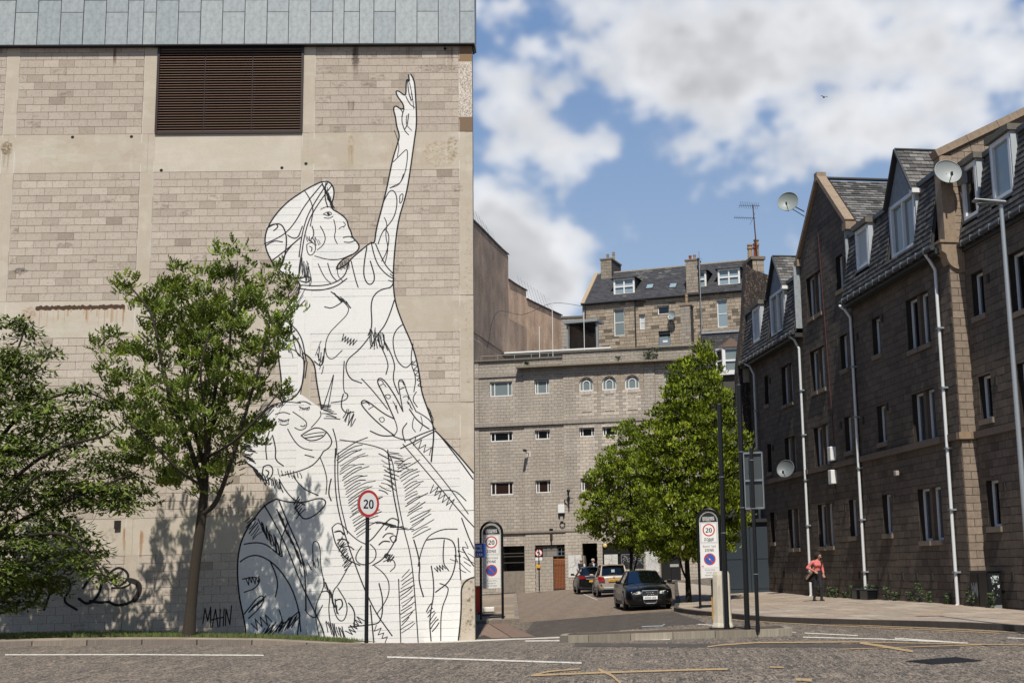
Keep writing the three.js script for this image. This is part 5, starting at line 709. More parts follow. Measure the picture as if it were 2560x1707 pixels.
// ================================================================ dark block tenements on the right
const rwl = (x, y, z) => { const p = rw(x, z); return [p[0], y, -p[1]]; };
{
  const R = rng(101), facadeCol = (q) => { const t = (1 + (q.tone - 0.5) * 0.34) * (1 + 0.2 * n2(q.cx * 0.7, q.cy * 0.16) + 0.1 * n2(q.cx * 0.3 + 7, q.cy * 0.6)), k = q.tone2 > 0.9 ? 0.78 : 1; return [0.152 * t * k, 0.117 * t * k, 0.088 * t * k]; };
  const sillM = stony(0x8d7f70, 0.8), frameW = plain(0xdfe3e6, 0.5), woodDark = mats.darkGrey;
  const DBL = [[2.15, 3.75], [5.2, 6.75], [8.15, 9.78]], SGL = [[2.45, 3.75], [5.5, 6.75], [8.5, 9.77]];
  const win = (b, xa, xb, ya, yb, zf, dbl, pane) => {
    if (dbl) { const m = (xa + xb) / 2; M('stone_mullion', bb(m - 0.1, m + 0.1, ya - 0.004, yb + 0.004, -0.24, -0.05), stony(0x6b5c50, 0.6), b).position.z = zf; [[xa, m - 0.1], [m + 0.1, xb]].forEach(([p, q]) => { const w = windowUnit(b, p, q, ya, yb, -0.24, { fw: 0.07, fd: 0.07, frame: frameW, pane }); w.position.z = zf; M('sill', bb(p - 0.04, q + 0.04, ya - 0.15, ya - 0.004, -0.15, 0.075), sillM, w); }); } else { const w = windowUnit(b, xa, xb, ya, yb, -0.24, { fw: 0.07, fd: 0.07, frame: frameW, pane }); w.position.z = zf; M('sill', bb(xa - 0.06, xb + 0.06, ya - 0.16, ya - 0.004, -0.15, 0.075), sillM, w); }
  };
  const section = (b, x0, x1, holes, yt, o) => {
    const out = o.outline || [[x0, -0.5], [x1, -0.5], [x1, yt], [x0, yt]];
    const w = M('wall', slabXY(out, -0.42, -0.016, holes.map((h) => [[h[0], h[2]], [h[1], h[2]], [h[1], h[3]], [h[0], h[3]]])), stony(0x302822), b); w.position.z = o.z || 0;
    lay({ parent: w, name: 'block', x0, x1, y0: 0.0, y1: o.top || yt, bw: 0.452, bh: 0.2265, joint: 0.013, proud: 0.013, holes, clips: o.clips, mat: mats.granite, uvShift: true, seed: o.seed, max: o.max, near: (x, y) => -x * 0.6 + Math.abs(y - 2.5), col: facadeCol });
    return w;
  };
  const eaves = (b, x0, x1, z, wz = z) => { // soffit board and gutter along the wall head
    M('soffit', bb(x0, x1, 10.55, 10.72, wz - 0.2, z + 0.36), woodDark, b);
    M('gutter', [rod([x0, 10.74, z + 0.44], [x1, 10.74, z + 0.44], 0.085, 0.085, 8)], plain(0x3b3e41, 0.5), b); for (let x = x0 + 0.3; x < x1; x += 0.62) M('gutter_bracket', bb(x - 0.014, x + 0.014, 10.655, 10.835, z + 0.35, z + 0.533), plain(0x6a6f73, 0.5), b);
  };
  const ze = 0.4, ye = 10.78, zt = -0.05, ym = 13.15, mlen = Math.hypot(ze - zt, ym - ye), mrot = Math.atan2(ze - zt, ym - ye);
  const mansard = (b, x0, x1, z, holes, seed, max) => {
    const r = M('mansard_roof', slabXY([[x0, 0], [x1, 0], [x1, mlen], [x0, mlen]], -0.1, -0.02, holes.map((h) => [[h[0], h[2]], [h[1], h[2]], [h[1], Math.min(h[3], mlen - 0.01)], [h[0], Math.min(h[3], mlen - 0.01)]])), mats.darkGrey, b);
    r.position.set(0, ye, z + ze); r.rotation.x = -mrot;
    lay({ parent: r, name: 'slate', x0, x1, y0: 0, y1: mlen, bw: 0.29, bh: 0.17, joint: 0.01, proud: 0.036, tilt: 0.25, holes, mat: mats.slate, uvShift: true, seed, max, near: (x, y) => -x, col: (q) => { const k = 0.05 + q.tone * 0.05, w = q.tone2 > 0.7 ? 1.7 : 1; return [k * 1.06 * w, k * w, k * 0.95 * w]; } });
    M('lead_ridge', bb(x0, x1, ym - 0.05, ym + 0.1, z + zt - 0.3, z + zt + 0.12), plain(0x4a5055, 0.5), b);
    M('flat_roof', faces([[[x0, ym + 0.05, z + zt], [x1, ym + 0.05, z + zt], [x1, ym + 1.6, z - 4.5], [x0, ym + 1.6, z - 4.5]], [[x0, ym + 1.6, z - 4.5], [x1, ym + 1.6, z - 4.5], [x1, ym, z - 9], [x0, ym, z - 9]]]), stony(0x3c3c3e), b);
  };
  const smallDormer = (b, x0, x1, y0, y1, z, pane) => {
    const d = new THREE.Group(); d.name = 'dormer'; b.add(d); const zf = z + 0.24;
    windowUnit(d, x0 + 0.02, x1 - 0.02, y0, y1 - 0.12, zf - 0.1, { fw: 0.13, fd: 0.1, frame: frameW, pane }); for (const q of [[x0 - 0.05, x0 + 0.02], [x1 - 0.02, x1 + 0.05]]) M('cheek', bb(q[0], q[1], y0 - 0.05, y1 - 0.1, z - 1.2, zf - 0.01), plain(0xb4babf, 0.6), d);
    M('dormer_roof', [bb(x0 - 0.12, x1 + 0.12, y1 - 0.1, y1 + 0.08, z - 1.3, zf + 0.1)], stony(0x7b756b, 0.7), d); M('sill', bb(x0 - 0.04, x1 + 0.04, y0 - 0.08, y0 - 0.004, z - 0.3, zf + 0.06), plain(0x5b6064, 0.5), d);
  };
  const bigDormer = (b, x0, x1, y0, yE, yA, z) => {
    const d = new THREE.Group(); d.name = 'gabled_dormer'; b.add(d); const zf = z + 0.16, c = (x0 + x1) / 2, yw = yE - 0.05;
    windowUnit(d, x0 + 0.05, x1 - 0.05, y0, yw, zf - 0.12, { fw: 0.12, fd: 0.12, mull: [0.5], frame: frameW, pane: mats.glassGrey });
    M('gable_front', slabXY([[x0, yw], [x1, yw], [x1, yE + 0.05], [c, yA - 0.12], [x0, yE + 0.05]], zf - 0.14, zf - 0.02), stony(0x9aa2aa, 1.2), d);
    for (const q of [[x0 - 0.06, x0], [x1, x1 + 0.06]]) M('cheek', bb(q[0], q[1], y0 - 0.05, yE, z - 1.6, zf - 0.01), plain(0xb4babf, 0.6), d); M('sill', bb(x0 - 0.06, x1 + 0.06, y0 - 0.1, y0 - 0.004, z - 0.3, zf + 0.06), plain(0x5b6064, 0.5), d);
    for (const s of [-1, 1]) { // the two slopes: slates laid in each slope's own frame
      const w = (x1 - x0) / 2 + 0.14, L = Math.hypot(w, yA - yE + 0.1), a = Math.atan2(yA - yE + 0.1, w), dep = 3.2, r = M('dormer_roof', bb(0, dep, 0, L, -0.06, -0.01), mats.darkGrey, d);
      const u = v3(0, 0, -s), up = v3(-s * Math.cos(a), Math.sin(a), 0), n = v3(0, 0, 0).crossVectors(u, up); r.matrixAutoUpdate = false;
      r.matrix.makeBasis(u, up, n).setPosition(c + s * w, yE - 0.1, s > 0 ? zf + 0.12 : zf + 0.12 - dep);
      lay({ parent: r, name: 'slate', x0: 0, x1: dep, y0: 0, y1: L, bw: 0.29, bh: 0.19, joint: 0.012, proud: 0.03, tilt: 0.25, mat: mats.slate, uvShift: true, seed: 50 + s, max: s > 0 ? 60 : 0, col: (q) => { const li = q.tone2 > 0.45, k = li ? 0.15 + q.tone * 0.12 : 0.07 + q.tone * 0.05; return [k * 1.05, k, k * 0.92]; } });
    }
    M('barge_board', [rod([x0 - 0.14, yE - 0.1, zf + 0.12], [c, yA, zf + 0.12], 0.045), rod([x1 + 0.14, yE - 0.1, zf + 0.12], [c, yA, zf + 0.12], 0.045)], plain(0x2c2f33, 0.6), d); M('ridge', rod([c, yA + 0.02, zf + 0.1], [c, yA + 0.02, z - 3], 0.05), mats.darkGrey, d); M('kneeler', bb(x1 - 0.02, x1 + 0.22, yE - 0.2, yE - 0.06, zf - 0.2, zf + 0.14), mats.white, d);
  };
  const vent = (b, x, y, z = 0) => { M('vent', bb(x - 0.06, x + 0.06, y, y + 0.24, z - 0.02, z + 0.055), plain(0x2c2622, 0.8), b); };
  // -------- main tenement: three sections, the middle one gabled
  const t = thing('tenement', 'long dark block tenement with slate mansard, pointed gable and white downpipes', 'building', rightW.pos, rightW.turn);
  const glassG = mats.glass;
  const mk = (d, s) => { const h = []; DBL.forEach((q) => h.push([d[0], d[1], q[0], q[1], 1])); SGL.forEach((q) => h.push([s[0], s[1], q[0], q[1], 0])); return h; };
  const hB = mk([-2.78, -0.99], [-5.88, -5.1]), hC = [...mk([-12.77, -11.0], [-9.14, -8.4]), [-12.77, -11.0, 11.1, 12.75, 1], [-9.14, -8.4, 11.47, 12.77, 0]], hD = mk([-16.85, -15.3], [-19.53, -18.88]);
  section(t, -22, -13.55, hD, 10.7, { seed: 111, max: 60 });
  const cG = -10.56, gx0 = -13.42, gx1 = -7.72, ga = 16.25, gy = 13.75, kL = (ga - gy) / (cG - gx0), kR = (ga - gy) / (gx1 - cG);
  const wc = section(t, gx0 - 0.12, gx1, hC, 16, { seed: 112, max: 100, z: 0.03, top: 16.3, outline: [[gx0 - 0.12, -0.5], [gx1, -0.5], [gx1, gy], [cG, ga], [gx0 - 0.12, gy]], clips: [[-kL, 1, gy - kL * gx0], [kR, 1, gy + kR * gx1]] });
  section(t, -7.72, 0.68, hB, 10.7, { seed: 113, max: 140 });
  const pane = (i) => [glassG, mats.glassDim, glassG, mats.glassBrown, mats.glassDim][i % 5]; [...hB, ...hD].forEach((h, i) => win(t, h[0], h[1], h[2], h[3], 0, h[4], pane(i * 3 + 1))); hC.forEach((h, i) => win(t, h[0], h[1], h[2], h[3], 0.03, h[4], pane(i * 2)));
  M('hull', [bb(-22, 0.3, -0.4, 10.6, -9, -0.45), bb(-22, -0.2, 10.6, 13.0, -9, -1.6), bb(gx0 + 0.3, gx1 - 0.3, 10.6, 13.7, -7, -0.45)], mats.darkGrey, t);
  for (const [xa, xb] of [[-22, -13.6], [-13.5, 0.66]]) for (let x = xa; x < xb - 0.1; x += 1.0) M('string_course', bb(x + 0.006, Math.min(x + 1, xb) - 0.006, 5.0, 5.2, -0.02, 0.13), stony(0x6f6257, 0.7), t);
  eaves(t, -22.1, gx0 - 0.15, 0); eaves(t, gx1 + 0.03, 0.55, 0);
  mansard(t, -22, gx0 - 0.15, 0, [[-20.35, -18.95, 0.55, 9], [-17.75, -15.35, 0.4, 9]], 121, 90); mansard(t, gx1 + 0.05, 0.3, 0, [[-6.5, -5.1, 0.65, 9], [-3.45, -1.1, 0.45, 9]], 122, 200);
  smallDormer(t, -20.25, -19.0, 11.4, 13.1, 0, mats.curtain); bigDormer(t, -17.65, -15.45, 11.2, 13.1, 14.6, 0); smallDormer(t, -6.42, -5.2, 11.6, 13.15, 0, mats.curtain); bigDormer(t, -3.35, -1.2, 11.3, 13.1, 14.7, 0);
  // gable copings and cross roof
  const cope = (xa, ya, xb, yb) => { const L = Math.hypot(xb - xa, yb - ya), n = Math.max(1, Math.round(L / 0.95)); for (let i = 0; i < n; i++) { const g = bb(-0.0, L / n - 0.012, -0.06, 0.12, -0.22, 0.14); g.rotateZ(Math.atan2(yb - ya, xb - xa)); g.translate(lerp(xa, xb, i / n), lerp(ya, yb, i / n), 0.03); M('coping_stone', g, mats.tan, t); } };
  cope(gx0 - 0.14, gy - 0.02, cG - 0.05, ga + 0.02); cope(cG + 0.05, ga + 0.02, gx1 + 0.1, gy - 0.02); M('gable_head', bb(cG - 0.17, cG + 0.17, ga - 0.1, ga + 0.24, -0.2, 0.18), mats.tan, t);
  M('skewputt', [bb(gx1 - 0.1, gx1 + 0.3, gy - 0.32, gy - 0.04, -0.2, 0.2)], mats.tan, t); M('skewputt', [bb(gx0 - 0.3, gx0 + 0.1, gy - 0.32, gy - 0.04, -0.2, 0.2)], mats.tan, t);
  for (const s of [-1, 1]) { const w = s > 0 ? gx1 - cG : cG - gx0, L = Math.hypot(w, ga - gy), a = Math.atan2(ga - gy, w), dep = 8, r = M('cross_roof', bb(0, dep, 0, L, -0.1, -0.02), mats.darkGrey, t), u = v3(0, 0, -s), up = v3(-s * Math.cos(a), Math.sin(a), 0), n = v3(0, 0, 0).crossVectors(u, up); r.matrixAutoUpdate = false; r.matrix.makeBasis(u, up, n).setPosition(cG + s * w, gy - 0.06, s > 0 ? -0.15 : -0.15 - dep);
    lay({ parent: r, name: 'slate', x0: 0, x1: dep, y0: 0, y1: L, bw: 0.32, bh: 0.2, joint: 0.012, proud: 0.034, tilt: 0.25, mat: mats.slate, uvShift: true, seed: 61 + s, max: s > 0 ? 120 : 0, col: (q) => { const li = q.tone2 > 0.5, k = li ? 0.15 + q.tone * 0.12 : 0.06 + q.tone * 0.05; return [k * 1.05, k, k * 0.93]; } }); }
  M('ridge', rod([cG, ga + 0.04, -0.2], [cG, ga + 0.04, -8], 0.07), mats.darkGrey, t); M('lead_flashing', bb(gx1, gx1 + 0.07, 11.0, gy - 0.2, -0.5, 0.16), mats.lead, t); M('lead_flashing', bb(gx0 - 0.2, gx0 - 0.13, 10.9, gy - 0.3, -0.5, 0.3), mats.lead, t);
  // downpipes
  for (const [x, yTop, kink] of [[-20.78, 10.1, -0.5], [-13.85, 10.1, -0.3], [-7.66, 10.2, -0.25], [-0.05, 10.2, 0]]) { const p = pipeRun(t, [[x + kink, 10.68, 0.42], [x + kink * 0.2, 10.5, 0.3], [x, yTop, 0.13], [x, 0.28, 0.13], [x, 0.2, 0.2]], 0.052, plain(0xd9dcdd, 0.45)); for (let y = 1.2; y < 10; y += 1.8) M('bracket', bb(x - 0.08, x + 0.11, y - 0.025, y + 0.025, -0.02, 0.2), mats.grey, p); }
  for (const [x, y] of [[-18.6, 9.35], [-18.6, 6.4], [-18.55, 3.4], [-8.1, 12.3], [-9.45, 9.45], [-9.5, 6.4], [-9.5, 3.35], [-7.3, 9.3], [-4.85, 9.5], [-4.85, 6.5], [-4.8, 3.45], [-7.2, 6.3], [-7.1, 3.5], [-6.5, 0.95], [-5.6, 0.95], [-4.4, 0.95], [-3.2, 0.95], [-2.0, 0.95], [-0.3, 0.95], [-10.4, 0.95], [-12, 0.95], [-16.4, 0.95], [-17.8, 0.95], [-19, 0.95], [-8.4, 0.95]]) vent(t, x, y, x > gx0 && x < gx1 ? 0.03 : 0);
  M('cable', [rod([-10.3, 5.8, 0.07], [-10.9, 14.2, 0.07], 0.014, 0.014, 5), rod([-0.3, 3.9, 0.05], [-0.3, 4.6, 0.1], 0.02, 0.02, 5)], plain(0x5c2a22, 0.7), t);
  // -------- end wall: faces the road, lit
  const endF = { pos: rwl(0.68, 0, 0), turn: rightW.turn + Math.PI / 2 };
  const e0 = frameHit(endF, 2339, 386), e1 = frameHit(endF, 2560, 280);
  const ew = new THREE.Group(); ew.name = 'end_wall'; t.add(ew); ew.position.set(0.68, 0, 0); ew.rotation.y = Math.PI / 2; // local x goes into the building
  const slopeE = (e1[1] - e0[1]) / (e1[0] - e0[0]);
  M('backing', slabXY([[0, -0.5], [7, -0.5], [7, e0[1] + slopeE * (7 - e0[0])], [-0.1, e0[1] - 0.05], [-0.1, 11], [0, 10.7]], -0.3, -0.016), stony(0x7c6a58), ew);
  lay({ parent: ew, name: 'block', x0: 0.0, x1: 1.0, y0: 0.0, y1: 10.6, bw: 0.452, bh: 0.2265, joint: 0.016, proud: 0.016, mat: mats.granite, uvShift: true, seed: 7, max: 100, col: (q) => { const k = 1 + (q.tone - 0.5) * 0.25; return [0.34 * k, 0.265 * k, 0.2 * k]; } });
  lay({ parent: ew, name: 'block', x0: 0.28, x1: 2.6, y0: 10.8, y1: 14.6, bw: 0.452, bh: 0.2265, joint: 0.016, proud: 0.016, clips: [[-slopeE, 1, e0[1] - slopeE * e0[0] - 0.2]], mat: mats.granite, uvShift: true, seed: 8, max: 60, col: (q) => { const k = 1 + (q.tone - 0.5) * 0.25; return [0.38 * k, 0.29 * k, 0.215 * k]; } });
  const copeE = (xa, ya, xb, yb, n) => { const L = Math.hypot(xb - xa, yb - ya); for (let i = 0; i < n; i++) { const g = bb(0, L / n - 0.015, -0.1, 0.12, -0.35, 0.12); g.rotateZ(Math.atan2(yb - ya, xb - xa)); g.translate(lerp(xa, xb, i / n), lerp(ya, yb, i / n), 0); M('coping_stone', g, mats.tan, ew); } };
  copeE(e0[0], e0[1], 7, e0[1] + slopeE * (7 - e0[0]), 7);
  M('upright_coping', bb(-0.12, 0.26, 10.85, e0[1] - 0.06, -0.35, 0.1), mats.tan, ew);
  { const p = [[0.75, 9.95], [0.75, 10.84], [-0.24, 10.84], [-0.24, 10.58], [-0.12, 10.5]]; for (let i = 0; i <= 8; i++) { const a = Math.PI - i * Math.PI / 16; p.push([0.32 + Math.cos(a) * 0.42, 10.45 + Math.sin(a + Math.PI) * 0.42]); } p.push([0.34, 9.95]); M('scroll_corbel', slabXY(p, -0.35, 0.1), mats.tan, ew); M('corbel_cope', bb(-0.3, 0.3, 10.84, 10.92, -0.36, 0.14), mats.tan, ew); }
  for (let i = 0; i < 2; i++) M('string_course', bb(-0.1 + i * 0.4, 0.29 + i * 0.4, 5.0, 5.2, -0.1, 0.1), stony(0xa58d73, 0.6), ew);
  M('wire', tube([[0.5, 12.4, 0.06], [0.62, 11.8, 0.06], [0.52, 9.5, 0.05], [0.5, 6.6, 0.05]], 0.016, 5), mats.white, ew);
  // -------- near tenement, set back a little
  const a = thing('tenement', 'near dark block tenement behind the tall silver lamp post, slate mansard with two white dormers', 'building', rightW.pos, rightW.turn), za = -0.47, aF = { pos: rwl(0, 0, za), turn: rightW.turn };
  const hx = (px, py) => frameHit(aF, px, py)[0];
  const s0 = [hx(2446, 740), hx(2463, 740)], s1 = [hx(2525, 730), hx(2552, 730)]; s0[0] = s0[1] - 0.78; s1[1] = s1[0] + 0.8;
  const hA = []; SGL.forEach((q) => { hA.push([s0[0], s0[1], q[0], q[1], 0]); }); DBL.forEach((q) => hA.push([s1[0] + 0.1, s1[0] + 1.85, q[0], q[1], 1])); SGL.forEach((q) => hA.push([7.2, 8, q[0], q[1], 0]));
  section(a, 0.72, 12, hA, 10.7, { seed: 131, max: 150, z: za }); hA.forEach((h) => win(a, h[0], h[1], h[2], h[3], za, h[4], glassG));
  for (let x = 0.72; x < 12; x += 1.0) M('string_course', bb(x + 0.006, x + 0.994, 5.0, 5.2, za - 0.02, za + 0.13), stony(0x6f6257, 0.7), a);
  const zr = za - 0.27; eaves(a, 0.8, 12, zr, za); const d0 = hx(2403, 470), d1 = hx(2441, 470), d2 = hx(2475, 410), d3 = hx(2527, 410);
  mansard(a, 0.74, 12, zr, [[d0 - 0.05, d1 + 0.05, 0.5, 9], [d2 - 0.05, d3 + 0.05, 0.5, 9]], 132, 240); smallDormer(a, d0, d1, 11.45, 13.2, zr, mats.glass); smallDormer(a, d2, d3, 11.45, 13.3, zr, mats.glassBlue);
  M('lead_flashing', [bb(0.72, 1.1, 12.6, 13.3, za - 0.9, za + 0.02), faces([[[0.72, 13.2, za - 0.5], [1.9, 13.3, za - 0.5], [1.9, 14.4, za - 3.2], [0.72, 14.4, za - 3.2]]])], mats.lead, a); M('hull', [bb(0.8, 12, -0.4, 10.6, -9, za - 0.45), bb(0.8, 12, 10.6, 13, -9, za - 1.6)], mats.darkGrey, a);
  for (const [x, y] of [[s0[1] + 0.35, 9.3], [s0[1] + 0.35, 6.35], [s0[1] + 0.4, 3.4], [s0[1] + 0.5, 0.95], [s1[0] + 0.2, 0.95]]) vent(a, x, y, za);
  // -------- things fixed to the tenements
  satDish(rwl(-12.3, 15.75, 0.75), rightW.turn + 1.05, 0.42, 0.25, 'grey satellite dish on an arm beside the pointed gable', 0x8a9390, [0.45, -0.2, -0.75]);
  satDish(rwl(-15.1, 5.3, 0.5), rightW.turn + 0.9, 0.37, 0.3, 'dark grey satellite dish low on the facade beside a white downpipe', 0x6d7376, [0.1, 0, -0.55]);
  satDish(rwl(1.05, 12.85, 0.05), rightW.turn + Math.PI / 2 - 0.1, 0.4, 0.3, 'pale satellite dish on the sunlit end wall of the tenement', 0x9ea3a2, [0, 0, -0.4]);
  for (const [x, y, l] of [[-10.4, 5.28, 'white meter box with cable, upper of two on the tenement wall'], [-10.45, 4.42, 'white meter box below the string course, lower of two on the tenement wall']]) { const m = thing('meter_box', l, 'meter box', rwl(x, y, 0.03), rightW.turn); M('box', rb(0.36, 0.52, 0.24, 0.03, 0, 0.26, 0.12), mats.white, m); M('conduit', rod([0, -0.3, 0.06], [0.06, 0.02, 0.06], 0.02), mats.darkGrey, m); }
  { const c = thing('utility_cabinet', 'black street cabinet with scrawled graffiti at the foot of the sunlit end wall', 'cabinet', rwl(1.35, 0, -0.12), rightW.turn); M('body', [rb(1.15, 1.02, 0.4, 0.015, 0, 0.69, 0), bb(-0.6, 0.6, 0.1, 0.19, -0.22, 0.22)], mats.blackPaint, c); M('lid', rb(1.2, 0.05, 0.46, 0.015, 0, 1.22, 0), mats.blackPaint, c); M('door', [bb(-0.54, -0.02, 0.24, 1.16, 0.19, 0.21), bb(0.02, 0.54, 0.24, 1.16, 0.19, 0.21)], plain(0x14161a, 0.4), c);
    const g1 = ink(128, 128, (g) => { g.fillStyle = '#101215'; g.fillRect(0, 0, 128, 128); g.strokeStyle = '#b9c0c6'; g.lineWidth = 5; const r2 = rng(8); for (let i = 0; i < 9; i++) { g.beginPath(); g.moveTo(20 + i * 11, 30 + r2() * 20); g.lineTo(16 + i * 12 + r2() * 10, 70 + r2() * 30); g.stroke(); } g.beginPath(); g.arc(40, 85, 14, 0, 5); g.stroke(); }); M('scrawl', panel(0.5, 0.85, -0.28, 0.7, 0.2125), new THREE.MeshStandardMaterial({ map: g1, roughness: 0.5 }), c); const g2 = ink(128, 256, (g) => { g.fillStyle = '#101215'; g.fillRect(0, 0, 128, 256); const r2 = rng(18); for (let i = 0; i < 60; i++) { g.fillStyle = ['#c9d0d0', '#7f8f8c', '#4d5a63', '#e0e0dc'][Math.floor(r2() * 4)]; g.fillRect(25 + r2() * 80, 20 + r2() * r2() * 170, 3 + r2() * 12, 3 + r2() * 12); } g.fillStyle = '#8d8f8e'; g.fillRect(4, 226, 120, 30); }), s = panel(0.36, 1.0, 0, 0.69, 0); s.rotateY(Math.PI / 2); s.translate(0.578, 0, 0); M('side_sticker', s, new THREE.MeshStandardMaterial({ map: g2, roughness: 0.5 }), c); }
  { const v = thing('floodlight', 'small floodlight fixed under the string course of the tenement', 'floodlight', rwl(-3.95, 4.35, 0.05), rightW.turn); M('head', rb(0.2, 0.16, 0.12, 0.02, 0, 0, 0.16), mats.paleStone, v); M('arm', rod([0, 0, 0], [0, 0, 0.12], 0.02), mats.darkGrey, v); }
  // boxes at the foot of the third downpipe
  for (const [x, l] of [[-8.15, 'dark narrow box standing on the pavement left of the white downpipe'], [-7.2, 'dark wide box standing on the pavement right of the white downpipe']]) { const p = thing('ground_box', l, 'box', rwl(x, 0.12, 0.2), rightW.turn); M('box', rb(x < -8 ? 0.5 : 0.75, 0.42, 0.34, 0.02, 0, 0.25, 0), mats.blackPaint, p); M('lid', rb(x < -8 ? 0.54 : 0.8, 0.04, 0.38, 0.01, 0, 0.48, 0), mats.darkGrey, p); }
  // weeds along the foot of the wall
  const leaf = new THREE.PlaneGeometry(0.07, 0.045);
  for (let i = 0; i < 16; i++) { const x = -13 + i * 0.98 + R() * 0.5, s = 0.15 + R() * 0.3, l = []; if (Math.abs(x + 0.05) < 0.2) continue; for (let k = 0; k < 60; k++) { const g = leaf.clone(); g.rotateX(R() * 3); g.rotateY(R() * 6); g.translate((R() - 0.5) * s * 1.4, Math.pow(R(), 0.8) * s * 1.3, R() * 0.12); l.push(g); } const w = thing('wall_weed', 'small weed growing between pavement and dark tenement wall', 'weed', rwl(x, pTop(...rw(x, 0.04)), 0.05), rightW.turn, 'weeds along the tenement wall'); M('leaves', l, new THREE.MeshPhysicalMaterial({ color: new THREE.Color(0.07, 0.1 + R() * 0.03, 0.03), roughness: 0.9, transmission: 0.25, side: 2 }), w); M('stem', rod([0, -0.02, 0.05], [0, s, 0.05], 0.008), mats.darkMortar, w); }
}
// -------- dark rubble gable with tall chimney beyond the tenements
{
  const F = { pos: rwl(-22.1, 0, 0), turn: rightW.turn + Math.PI / 2 }, h = (x, y) => frameHit(F, 1440 + x * 0.2551, 600 + y * 0.2551);
  const b = thing('rubble_gable', 'blackened rubble gable wall rising to a granite chimney with clay pots', 'building', F.pos, F.turn);
  const L = [[1668, 230], [1650, 560], [1640, 800], [1612, 1000], [1592, 1180], [1585, 1290]].map((p) => h(...p)), low = L[5], top = L[0], xr = 4;
  const pts = [[low[0] - 0.15, -0.5], [xr, -0.5], [xr, top[1] - 1.5], [h(1745, 330)[0], top[1] - 0.3], [top[0], top[1]], ...L.slice(1).map((p) => p)];
  const rub = dataTex(512, 512, (u, v, i, j) => { const k = 0.34 + 0.35 * tn(u, v, 26, 2.9) + 0.3 * tn(u, v, 70, 4.1) + 0.15 * tn(u, v, 8, 1); return k > 0.5 ? [132 * k + 44, 114 * k + 34, 98 * k + 26] : [74 * k + 30, 66 * k + 26, 60 * k + 24]; });
  M('gable_wall', slabXY(pts, -0.6, 0), new THREE.MeshStandardMaterial({ map: rep(rub, 2.4), bumpMap: rep(rub, 2.4), bumpScale: 0.05, roughness: 0.95 }), b);
  const wm = M('upper_gable', slabXY([[h(1815, 75)[0], h(1815, 75)[1] - 0.2], [h(1940, 200)[0], h(1940, 200)[1] - 0.2], [h(1940, 560)[0], top[1] - 3], [h(1815, 560)[0], top[1] - 3]], -3.2, -2.2), stony(0x8e8377, 0.8), b); M('coping', (() => { const p = h(1812, 68), q = h(1945, 200); return rod([p[0], p[1] - 0.1, -2.6], [q[0], q[1] - 0.1, -2.6], 0.14, 0.14, 6); })(), mats.tan, b);
  const c0 = h(1738, 300)[0], c1 = h(1850, 300)[0], cy0 = h(1790, 540)[1], cy1 = h(1790, 185)[1];
  chimney(b, c0, c1, cy0, cy1, -1.6, -0.1, [[c0 + 0.12, 0.75, mats.buffPot], [c0 + 0.45, 1.0, mats.buffPot], [c1 - 0.15, 0.8, mats.terracotta]], [0.44, 0.36, 0.28]);
  M('chimney_base', slabXY([[c0 - 0.1, cy0 - 0.9], [c1 + 0.4, cy0 - 0.9], [c1, cy0], [c0, cy0]], -1.6, -0.08), stony(0xa58a6e, 0.7), b);
  M('skew_coping', [bb(0.1, 0.42, 10.9, 13.2, -0.4, 0.16), bb(-0.42, 0.42, 10.55, 10.9, -0.4, 0.16)], mats.tan, b); M('kneeler', bb(-0.3, 0.05, 9.9, 10.55, -0.35, 0.1), mats.paleStone, b);
  const ap = [(c0 + c1) / 2 + 0.12, cy1 + 0.1], base = v3(ap[0], ap[1], -0.6).applyAxisAngle(v3(0, 1, 0), F.turn).add(v3(...F.pos)).toArray();
  const ae = thing('television_aerial', 'tall thin television aerial with two combs on the rubble gable chimney', 'aerial', base, 0.35); const hh = 2.75;
  M('mast', rod([0, 0, 0], [-0.12, hh, 0], 0.035, 0.025, 6), plain(0x4a2f28, 0.6), ae); M('upper_comb', [rod([-0.85, hh - 0.1, 0], [0.25, hh - 0.04, 0], 0.012), ...[...Array(11)].map((_, i) => rod([-0.8 + i * 0.095, hh - 0.2, -0.1], [-0.8 + i * 0.095, hh + 0.08, 0.1], 0.007, 0.007, 4))], mats.darkGrey, ae); M('lower_comb', [rod([-1.15, hh - 0.72, 0], [0, hh - 0.68, 0], 0.012), ...[...Array(10)].map((_, i) => rod([-1.1 + i * 0.105, hh - 0.77, -0.07], [-1.1 + i * 0.105, hh - 0.65, 0.07], 0.006, 0.006, 4)), rod([-0.25, hh - 1.0, -0.14], [-0.08, hh - 0.45, 0.14], 0.008)], mats.darkGrey, ae);
}

